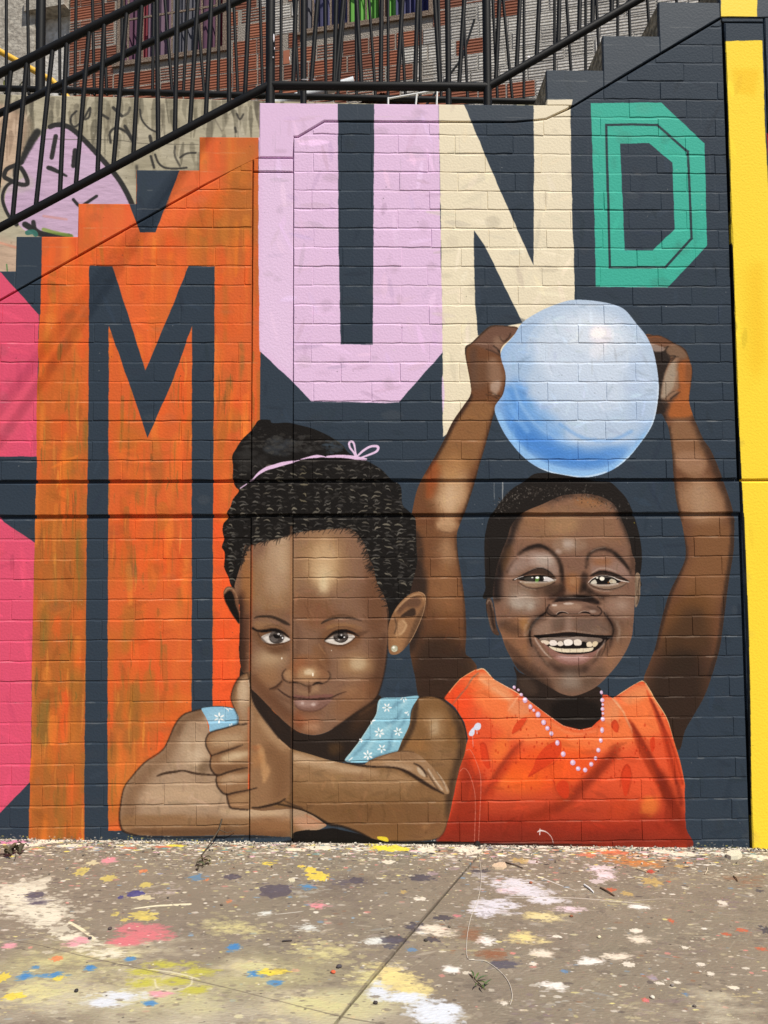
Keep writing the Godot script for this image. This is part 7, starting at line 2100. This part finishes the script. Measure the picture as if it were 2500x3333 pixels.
	s("2b1e18",0.9,6,[1838,4515,6,1835,4544,7,1845,4576,8,1882,4610,9,1931,4602,8,1996,4591,6,2042,4579,5])
	s("2b1e18",0.9,6,[1888,4612,6,1892,4628,7,1900,4662,8,1918,4680,8,1997,4688,7])
	s("251a15",0.9,7,[2016,4678,5,2056,4677,9,2115,4665,11,2154,4654,9,2187,4635,5])
	s("2b1e18",0.85,5,[1990,4001,5,1960,4012,6,1934,4044,6,1914,4089,6,1908,4135,5,1925,4181,5,1941,4220,5,1945,4260,5,1981,4260,8,1994,4257,3])
	s("3a2a20",0.7,8,[2180,4645,5,2220,4665,9,2272,4685,9])
	s("c6a482",0.7,5,[2014,4136,4,2034,4182,5,2087,4254,5,2153,4337,4,2213,4392,3])
	s("2b1e18",0.8,5,[1993,4005,6,2005,4057,6,2014,4129,6,2032,4175,5,2087,4253,5,2153,4335,5])
	e("c0a585",0.5,16,1960,4096,20,61)
	s("cfc0ae",0.6,2,[1994,4037,3,2000,4070,3])
	p("191513",1,0,[2226,4808,2286,4793,2338,4794,2423,4785,2469,4795,2561,4816,2640,4844,2700,4853,2601,4860,2338,4858,2227,4853])
	s("231b17",0.7,5,[2305,4793,5,2313,4826,5])
	q("323d48",0.9,6,[1749,4841,2207,4824,2227,4857,2227,4876,1750,4870])
	p("16130f",0.7,6,[2227,4839,2469,4839,2732,4853,2996,4859,3221,4876,3221,4889,2227,4869])
	s("e2bfe0",0.95,0,[1948,3051,5,1981,3029,5])
	s("e2bfe0",0.95,0,[1997,3011,8,2018,3002,7])
	s("e2bfe0",1,0,[2018,2999,7,2045,2972,14,2085,2948,19,2119,2938,20,2166,2924,20,2224,2912,12])
	s("e2bfe0",0.9,0,[2228,2912,5,2254,2904,5])
	s("e2bfe0",1,0,[2261,2901,5,2301,2891,9,2342,2885,16,2376,2885,8,2393,2890,5])
	s("e2bfe0",1,0,[2399,2887,11,2457,2884,15,2518,2888,18,2559,2895,19,2603,2900,11])
	s("e6c6e4",1,0,[2548,2885,11,2538,2864,10,2518,2837,11,2515,2813,11,2528,2806,11,2540,2820,11,2548,2864,8,2555,2883,7])
	s("e6c6e4",1,0,[2559,2883,9,2586,2857,12,2627,2833,12,2664,2834,14,2660,2857,12,2626,2874,11,2579,2891,8])
	s("b5562c",0.5,6,[2007,1300,12,2003,1759,12,2001,2456,12,1994,2701,12])
	s("a8502e",0.6,5,[2009,3348,11,2007,3682,11,2003,3989,11])
	s("b8603c",0.55,5,[1999,4177,10,2000,4583,10])
	s("e05a30",0.6,2,[2000,4513,8,1999,4583,8])
	s("9a6a48",0.35,6,[2212,3253,12,2214,3849,12,2219,4295,12])
	s("3a2a20",0.4,6,[2219,4061,11,2215,4506,11,2216,4829,11])
	s("7a6a52",0.7,2,[2220,4737,11,2220,4829,11])
	p("e8d43a",0.9,3,[2654,4830,2700,4834,2706,4856,2660,4844])
	s("e8d43a",0.5,1,[4007,3237,4,4009,3242,4])
	q("d9d4cc",0.3,2,[3271,3027,3275,3027,3276,3114,3271,3114])
	q("d9d4cc",0.5,2,[3316,3021,3321,3021,3319,3132,3314,3109])
	lit_ledges()
	p("e2c5e0",0.9,1,[3007,2456,3018,2555,3008,2654,3004,2555])

func paint_floor() -> void:
	floor_tones()
	worn("c9c0a8",0.25,160,70,1569,1545,294,192)
	worn("c9c0a8",0.25,160,70,2026,1605,363,131)
	worn("c9c0a8",0.25,160,70,2535,1597,191,119)
	worn("8a7c6c",0.22,120,60,3482,1009,556,326)
	worn("8a7c6c",0.22,120,60,4038,780,300,281)
	worn("c8bfa4",0.3,160,22,3731,1552,107,111)
	worn("6d6058",0.22,120,30,2498,820,191,203)
	worn("6d6058",0.22,120,30,2511,578,123,104)
	worn("7d6a58",0.25,70,24,3002,1059,81,117)
	worn("7d6a58",0.25,70,24,4330,498,130,109)
	worn("dcd0ae",0.28,200,26,1733,1198,218,106)
	worn("dcd0ae",0.28,200,26,1877,1483,166,115)
	worn("dcd0ae",0.28,200,26,2385,1559,149,82)
	worn("dcd0ae",0.28,200,26,2205,1324,97,64)
	worn("e0d692",0.3,220,16,1549,1287,209,99)
	worn("e0d692",0.3,220,16,1509,1489,97,85)
	worn("e0d692",0.3,220,16,1857,1409,156,107)
	worn("e0d692",0.3,220,16,2074,1021,142,99)
	worn("e0d692",0.3,220,16,2441,1201,136,88)
	worn("e0d692",0.3,220,16,2609,1380,72,94)
	worn("c3bd8a",0.16,140,80,1521,1321,239,146)
	worn("c3bd8a",0.16,140,80,1937,1539,222,111)
	worn("c3bd8a",0.16,140,80,2292,1386,238,140)
	worn("c3bd8a",0.16,140,80,2534,1557,149,82)
	worn("b9b484",0.35,300,10,1589,1399,233,184)
	worn("b9b484",0.35,300,10,2074,1480,305,145)
	worn("ddd5be",0.6,420,14,1127,693,106,144)
	worn("ddd5be",0.6,420,14,1223,831,120,133)
	worn("ddd5be",0.6,420,14,1339,936,90,104)
	splat("ddd5be",0.64,0,0.7,1126,668,88,97)
	splat("ddd5be",0.64,0,0.7,1148,787,66,91)
	splat("ddd5be",0.64,0,0.7,1250,852,56,79)
	splat("ddd5be",0.64,0,0.7,1355,977,44,61)
	splat("ddd5be",0.64,0,0.7,1420,1056,30,38)
	worn("e0d8c0",0.6,150,11,1555,1166,75,47)
	worn("e0d8c0",0.6,150,11,1485,1112,51,37)
	worn("e0d8c0",0.6,150,11,1670,1234,65,37)
	s("e9dfba",0.9,1,[1439,986,12.0,1504,1044,16.0,1583,1124,10.0])
	s("eae3c0",0.9,1,[1645,860,10.0,1739,828,16.0,1867,809,18.0])
	worn("cf7478",0.6,420,11,1723,1039,79,47)
	worn("cf7478",0.6,420,11,1771,1086,95,45)
	worn("cf7478",0.6,420,11,1701,1144,51,25)
	splat("bf7678",0.55,2,0.6,1702,1030,53,31)
	splat("bf7678",0.55,2,0.6,1790,1028,45,27)
	splat("ead04c",0.81,0,0.5,2373,489,46,54)
	splat("ead04c",0.81,0,0.5,2337,421,25,34)
	splat("ead04c",0.81,0,0.5,2291,379,17,14)
	splat("ead04c",0.81,0,0.5,2136,346,28,20)
	splat("ead04c",0.81,0,0.5,2406,528,17,27)
	splat("d9c663",0.72,0,0.5,1451,544,33,31)
	splat("d9c663",0.72,0,0.5,1635,616,27,25)
	splat("d9c663",0.72,0,0.5,1698,917,45,38)
	splat("d9c663",0.72,0,0.5,1733,948,37,20)
	splat("d9c663",0.72,0,0.5,1302,467,25,49)
	splat("d9c663",0.72,0,0.5,1646,960,15,16)
	splat("d9c663",0.72,0,0.5,1594,909,13,21)
	splat("efe4b0",0.64,0,0.7,1661,750,39,21)
	splat("efe4b0",0.64,0,0.7,1320,367,28,29)
	splat("efe4b0",0.64,0,0.7,1632,715,29,14)
	splat("33327a",0.77,0,0.4,1616,708,34,29)
	splat("33327a",0.77,0,0.4,1564,748,12,16)
	splat("4c4552",0.77,1,0.3,2204,663,65,69)
	splat("4c4552",0.77,1,0.3,1995,514,37,32)
	splat("4c4552",0.77,1,0.3,2552,537,31,37)
	splat("4c4552",0.77,1,0.3,1202,734,38,33)
	worn("5d5660",0.45,90,12,2490,565,93,47)
	worn("5d5660",0.45,90,12,2211,637,80,60)
	worn("5d5660",0.45,90,12,1209,750,47,42)
	worn("5d5660",0.45,90,12,1251,807,28,23)
	worn("4f86b5",0.65,60,8,2340,614,30,30)
	worn("4f86b5",0.65,60,8,2109,1181,25,32)
	worn("4f86b5",0.65,60,8,2211,1372,29,31)
	worn("4f86b5",0.65,60,8,2290,1432,18,21)
	worn("4f86b5",0.65,60,8,1442,1401,20,24)
	worn("4f86b5",0.65,60,8,1524,1392,47,21)
	worn("4f86b5",0.65,60,8,1638,1335,12,16)
	worn("4f86b5",0.65,60,8,1756,1275,11,13)
	worn("4f86b5",0.65,60,8,1835,519,31,43)
	worn("4f86b5",0.65,60,8,1905,1560,15,13)
	splat("3f7fb8",0.72,0,0.6,2109,1181,20,25)
	splat("3f7fb8",0.72,0,0.6,1634,1335,9,11)
	splat("3f7fb8",0.72,0,0.6,1442,1401,11,15)
	splat("3f7fb8",0.72,0,0.6,1539,1389,18,12)
	splat("3f7fb8",0.72,0,0.6,1452,1338,12,11)
	splat("3f7fb8",0.72,0,0.6,2209,1364,9,14)
	worn("d99aa0",0.6,80,9,1383,329,33,41)
	worn("d99aa0",0.6,80,9,2392,811,38,36)
	worn("d99aa0",0.6,80,9,1529,1139,30,25)
	worn("d99aa0",0.6,80,9,1294,1185,20,21)
	worn("d99aa0",0.6,80,9,1920,1504,38,20)
	worn("d99aa0",0.6,80,9,1513,1166,25,21)
	splat("e58a92",0.68,1,0.5,1383,329,26,35)
	splat("e58a92",0.68,1,0.5,2392,811,25,22)
	splat("e07a4a",0.72,0,0.5,2023,775,12,16)
	splat("e07a4a",0.72,0,0.5,1501,1275,18,20)
	splat("e07a4a",0.72,0,0.5,1581,458,17,19)
	splat("e07a4a",0.72,0,0.5,1888,552,8,13)
	worn("b7b24a",0.5,160,10,1912,1313,97,26)
	worn("b7b24a",0.5,160,10,2019,1360,47,31)
	worn("b7b24a",0.5,160,10,1829,1363,39,22)
	worn("b7b24a",0.5,160,10,1850,1439,46,30)
	worn("b7b24a",0.5,160,10,1954,1423,54,21)
	worn("b7b24a",0.5,160,10,2036,1480,38,23)
	s("d8d2b0",0.8,1,[1840,1344,6.0,1941,1369,8.0,2029,1409,6.0])
	s("d5cfae",0.7,1,[1882,1416,6.0,1904,1468,7.0,1953,1485,7.0,2007,1452,7.0,2003,1399,6.0])
	splat("e9cf3f",0.72,0,0.5,2273,1355,48,22)
	splat("e9cf3f",0.72,0,0.5,2250,1362,32,12)
	splat("e9cf3f",0.72,0,0.5,1556,1414,16,13)
	splat("e9cf3f",0.72,0,0.5,1369,1410,20,33)
	splat("e9cf3f",0.72,0,0.5,1457,1526,30,19)
	worn("d2d6dc",0.45,160,14,2640,1470,38,58)
	worn("d2d6dc",0.45,160,14,1797,1520,82,30)
	worn("d2d6dc",0.45,160,14,1759,1562,44,22)
	splat("d0d6de",0.51,2,0.5,2640,1463,31,44)
	worn("d8dad2",0.6,120,8,2182,890,38,15)
	worn("d8dad2",0.6,120,8,2628,1124,44,26)
	worn("d8dad2",0.6,120,8,2646,1105,26,19)
	worn("d8dad2",0.6,120,8,2369,1014,53,36)
	s("d8d6cc",0.7,0,[2230,897,5.0,2312,874,6.0,2339,864,3.0])
	worn("d6d2d6",0.6,500,11,3255,556,116,68)
	worn("d6d2d6",0.6,500,11,3303,632,92,65)
	worn("d6d2d6",0.6,500,11,3136,781,88,60)
	worn("d6d2d6",0.6,500,11,3077,850,48,44)
	worn("d6d2d6",0.6,500,11,3363,728,70,33)
	splat("d0ced6",0.38,0,0.9,3331,644,41,55)
	splat("d0ced6",0.38,0,0.9,3128,769,69,42)
	splat("d0ced6",0.38,0,0.9,3077,850,39,44)
	splat("d0ced6",0.38,0,0.9,3259,535,38,32)
	splat("d0ced6",0.38,0,0.9,3114,452,30,33)
	splat("d0ced6",0.38,0,0.9,3175,780,59,32)
	worn("e6cfd6",0.5,160,9,3693,378,66,52)
	worn("e6cfd6",0.5,160,9,3701,462,43,44)
	worn("e6cfd6",0.5,160,9,3221,634,61,35)
	worn("e6cfd6",0.5,160,9,3439,818,59,32)
	splat("ead8de",0.64,1,0.5,3713,348,51,35)
	splat("ead8de",0.64,1,0.5,3704,434,32,39)
	splat("ead8de",0.64,1,0.5,3642,518,32,24)
	splat("ead8de",0.64,1,0.5,3395,284,41,21)
	s("e6e2dc",0.8,0,[3380,458,8.0,3462,563,6.0,3519,626,3.0])
	s("e2dcd2",0.7,0,[3228,708,5.0,3469,701,6.0,3706,742,6.0,3778,764,3.0])
	s("ddd6cc",0.5,0,[3700,731,4.0,3870,702,4.0,3958,707,2.0])
	worn("e8e4dc",0.65,130,8,3750,788,46,21)
	worn("e8e4dc",0.65,130,8,3049,1106,39,41)
	worn("e8e4dc",0.65,130,8,3412,1260,50,24)
	worn("e8e4dc",0.65,130,8,3229,1431,47,30)
	worn("e8e4dc",0.65,130,8,2894,1327,27,22)
	worn("e8e4dc",0.65,130,8,4108,183,82,51)
	splat("e6e2da",0.68,0,0.7,3040,1106,30,30)
	splat("e6e2da",0.68,0,0.7,3402,1265,33,15)
	splat("e6e2da",0.68,0,0.7,2893,1331,20,16)
	splat("e6e2da",0.68,0,0.7,3740,788,34,16)
	worn("d2803c",0.35,240,14,3874,191,175,83)
	worn("d2803c",0.35,240,14,3912,282,126,61)
	worn("d2803c",0.35,240,14,3789,129,94,39)
	splat("cf5a38",0.68,0,0.6,3929,394,22,17)
	splat("cf5a38",0.68,0,0.6,3677,609,21,20)
	splat("cf5a38",0.68,0,0.6,3828,918,11,19)
	splat("cf5a38",0.68,0,0.6,4080,995,22,18)
	splat("cf5a38",0.68,0,0.6,4003,1033,17,12)
	splat("cf5a38",0.68,0,0.6,4082,1149,18,15)
	splat("cf5a38",0.68,0,0.6,3973,509,9,10)
	splat("cf5a38",0.68,0,0.6,3515,1517,10,12)
	splat("c9a860",0.68,1,0.6,3341,271,41,36)
	splat("c9a860",0.68,1,0.6,3898,511,47,43)
	splat("c9a860",0.68,1,0.6,3735,652,23,22)
	splat("c9a860",0.68,1,0.6,2758,659,14,17)
	splat("c9a860",0.68,1,0.6,4105,321,25,24)
	worn("dcc98a",0.5,240,12,3196,1074,63,42)
	worn("dcc98a",0.5,240,12,3308,888,76,39)
	worn("dcc98a",0.5,240,12,2711,1409,71,61)
	worn("dcc98a",0.5,240,12,2755,1469,70,58)
	worn("dcc98a",0.5,240,12,2681,1347,49,48)
	splat("e4d48a",0.51,2,0.5,2704,1394,55,43)
	splat("e4d48a",0.51,2,0.5,2755,1469,54,38)
	splat("e4d48a",0.51,2,0.5,3194,1084,27,26)
	splat("e0d2a0",0.59,1,0.4,3315,899,57,30)
	worn("d3d8df",0.6,420,9,2722,1512,68,28)
	worn("d3d8df",0.6,420,9,2800,1580,67,54)
	worn("d3d8df",0.6,420,9,2818,1633,58,39)
	worn("d3d8df",0.6,420,9,2859,1579,30,27)
	splat("d3d8df",0.38,0,0.9,2807,1580,60,40)
	splat("d3d8df",0.38,0,0.9,2722,1512,46,20)
	splat("d3d8df",0.38,0,0.9,2832,1632,44,26)
	splat("3f3b44",0.72,0,0.6,2849,502,49,38)
	splat("3f3b44",0.72,0,0.6,2904,915,34,27)
	splat("3f3b44",0.72,0,0.6,2792,994,37,32)
	splat("3f3b44",0.72,0,0.6,2698,1104,40,30)
	splat("3f3b44",0.72,0,0.6,2847,1101,27,19)
	splat("3f3b44",0.72,0,0.6,3125,410,40,20)
	splat("3f3b44",0.72,0,0.6,4342,603,17,15)
	splat("3f3b44",0.72,0,0.6,4178,993,23,41)
	splat("4b4a55",0.72,0,0.3,3084,1288,41,30)
	splat("4b4a55",0.72,0,0.3,2687,1160,26,22)
	worn("5a5560",0.45,80,9,2849,502,64,49)
	worn("5a5560",0.45,80,9,2792,1005,41,36)
	worn("5a5560",0.45,80,9,2706,1113,53,37)
	worn("5a5560",0.45,80,9,3087,1291,50,33)
	worn("8c5f44",0.35,130,12,2996,1040,45,59)
	worn("8c5f44",0.35,130,12,3048,1224,60,35)
	worn("8c5f44",0.35,130,12,3068,1206,51,24)
	worn("8c5f44",0.35,130,12,4332,471,131,83)
	worn("e2d5c0",0.55,170,10,2879,1042,81,39)
	worn("e2d5c0",0.55,170,10,2846,1003,46,28)
	worn("e2d5c0",0.55,170,10,3640,1084,36,38)
	worn("e2d5c0",0.55,170,10,3507,1223,51,24)
	worn("e2d5c0",0.55,170,10,3239,1202,35,28)
	splat("eee6d4",0.77,0,0.4,2824,730,25,19)
	splat("eee6d4",0.77,0,0.4,3538,1279,19,19)
	splat("eee6d4",0.77,0,0.4,4119,732,18,24)
	splat("eee6d4",0.77,0,0.4,3656,1009,24,18)
	splat("eee6d4",0.77,0,0.4,3802,1274,15,14)
	splat("eee6d4",0.77,0,0.4,3847,1433,19,12)
	splat("eee6d4",0.77,0,0.4,3807,1340,13,13)
	splat("eee6d4",0.77,0,0.4,3794,1146,12,11)
	splat("eee6d4",0.77,0,0.4,3193,1281,13,13)
	splat("eee6d4",0.77,0,0.4,3044,1542,12,11)
	splat("eee6d4",0.77,0,0.4,3601,1409,16,10)
	splat("eee6d4",0.77,0,0.4,3664,1401,13,10)
	splat("5b86b4",0.68,0,0.5,2763,1185,16,16)
	splat("5b86b4",0.68,0,0.5,3293,1333,13,11)
	splat("5b86b4",0.68,0,0.5,3665,1480,8,9)
	splat("d77a86",0.68,0,0.5,2963,892,15,11)
	splat("d77a86",0.68,0,0.5,3517,1517,8,11)
	splat("b79ab0",0.42,1,0.5,2901,445,22,22)
	splat("b79ab0",0.42,1,0.5,3591,1371,16,22)
	splat("b79ab0",0.42,1,0.5,3004,385,22,17)
	s("e6dfd0",0.3,0,[2722,1331,4.0,2692,1265,4.0,2660,1231,4.0])
	wear()
	crust()
	splat("f3ead2",0.77,0,0.6,1000,96,45,30)
	splat("f3ead2",0.77,0,0.6,924,132,55,26)
	splat("f3ead2",0.77,0,0.6,877,183,44,25)
	splat("f3ead2",0.77,0,0.6,1131,141,45,23)
	splat("f3ead2",0.77,0,0.6,2363,130,69,29)
	splat("f3ead2",0.77,0,0.6,2250,157,45,22)
	splat("f3ead2",0.77,0,0.6,2893,128,42,46)
	splat("f3ead2",0.77,0,0.6,3124,136,58,46)
	splat("f3ead2",0.77,0,0.6,3067,128,35,30)
	splat("f3ead2",0.77,0,0.6,3620,102,36,23)
	splat("f3ead2",0.77,0,0.6,4085,119,60,26)
	splat("f3ead2",0.77,0,0.6,4189,154,71,26)
	splat("f3ead2",0.77,0,0.6,4398,157,47,23)
	splat("f3ead2",0.77,0,0.6,2703,307,26,24)
	splat("f3ead2",0.77,0,0.6,4548,184,48,29)
	splat("ecd93a",0.81,0,0.6,2663,119,46,33)
	splat("ecd93a",0.81,0,0.6,1650,123,45,16)
	splat("ecd93a",0.81,0,0.6,2617,71,28,17)
	splat("ecd93a",0.81,0,0.6,2719,117,59,46)
	splat("ecd93a",0.81,0,0.6,2788,131,24,26)
	splat("e06a4a",0.59,0,0.6,1586,141,45,13)
	splat("e06a4a",0.59,0,0.6,1433,163,33,13)
	splat("e06a4a",0.59,0,0.6,3843,144,70,26)
	splat("e06a4a",0.59,0,0.6,3693,181,46,26)
	splat("d87aa0",0.64,0,0.7,840,95,67,26)
	splat("d87aa0",0.64,0,0.7,789,111,34,19)
	s("5d5448",0.6,0,[1234,1127,5.0,1410,1183,4.0,1643,1279,5.0,2065,1436,5.0,2309,1540,4.0,2521,1630,6.0,2650,1668,5.0])
	s("4d443a",0.4,4,[3147,215,12.0,2659,1283,12.0,2501,1670,12.0])

func paint_graffiti() -> void:
	wall_tones()
	p("dba88c",0.45,60,[272,193,756,203,725,665,645,780,294,982])
	p("c9a9c4",1,0,[885,405,966,332,1077,317,1203,403,1330,517,1500,718,1642,961,1701,1260,931,1263,709,1150,609,980,646,823,768,751,738,622])
	p("bfa2bd",0.6,30,[703,894,908,836,930,1206,652,1065])
	p("d0b6d0",0.5,30,[1137,576,1386,574,1389,747,1224,777])
	p("d7a890",0.5,40,[439,1307,851,1377,722,1688,313,1689])
	p("b9b4a4",0.4,24,[684,665,838,779,826,865,607,894])
	s("191716",0.95,8,[966,325,42,1021,306,42,1104,317,42,1189,374,42,1302,489,42,1443,646,42,1556,789,42,1641,946,42,1685,1061,42])
	s("191716",0.95,10,[863,369,62,803,477,62,738,622,42])
	s("191716",0.95,8,[738,636,37,670,665,37,616,694,37,596,752,37,631,780,37,729,822,37,791,815,37,768,736,37,732,679,37])
	s("191716",0.95,8,[700,780,27,619,837,27,587,923,27,603,1009,27,653,1108,27,709,1165,37])
	s("191716",0.9,8,[684,694,32,686,780,32])
	s("191716",0.95,6,[1016,404,37,986,591,37])
	s("191716",0.95,6,[1178,525,37,1167,662,37])
	s("191716",0.95,6,[960,678,37,1001,692,37,1113,749,17])
	s("191716",0.95,7,[1172,949,25,1228,1006,25,1283,977,25,1365,919,25])
	s("191716",0.95,8,[778,1164,50,848,1207,50,931,1249,50,1151,1269,50])
	s("191716",0.9,6,[846,1143,37,854,1192,37])
	s("7f9a3c",0.8,6,[930,1206,30,1027,1234,30,1164,1262,30])
	s("2f6f62",0.9,4,[800,1235,42,848,1228,42,869,1249,42])
	s("3c7a3a",0.7,3,[636,1505,12,644,1575,12])
	s("e08a70",0.4,8,[927,1092,20,1120,1120,20])
	s("e08a70",0.5,8,[576,1321,20,714,1363,20])
	s("1d1b19",0.85,6,[1185,186,17,1144,229,17,1138,287,17,1174,323,17,1242,258,17,1296,156,17,1290,236,17,1256,258,17])
	s("1d1b19",0.85,8,[1490,154,27,1561,226,27])
	s("1d1b19",0.8,8,[1394,213,22,1450,249,22])
	s("1d1b19",0.5,8,[1630,153,22,1616,197,22,1575,226,22])
	s("1d1b19",0.85,6,[1713,167,15,1729,254,15,1785,326,15,1848,362,15])
	s("1d1b19",0.85,7,[1474,459,20,1466,372,20,1521,328,20,1605,371,20,1662,457,20])
	s("1d1b19",0.85,7,[1590,313,27,1662,443,27])
	s("1d1b19",0.85,6,[1800,399,27,1812,456,27])
	s("1d1b19",0.85,6,[1809,572,20,1838,673,20])
	s("1d1b19",0.85,6,[1844,557,17,1873,629,17,1929,672,17,2026,679,17,2109,671,17])
	s("1d1b19",0.6,7,[2010,484,17,2011,571,17,2054,657,17])
	s("1d1b19",0.75,6,[2053,585,17,2108,548,17,2185,541,17])
	s("1d1b19",0.6,10,[1693,659,22,1709,831,22,1739,974,22])
	s("1d1b19",0.7,7,[2524,197,15,2552,248,15,2580,204,15])
	s("1d1b19",0.7,7,[2511,321,20,2520,357,20])
	s("5a5248",0.4,8,[2343,250,12,2399,351,12])
	s("4a443a",0.8,1,[899,431,5,1107,432,5,1523,437,5,1759,464,5,2205,468,5])
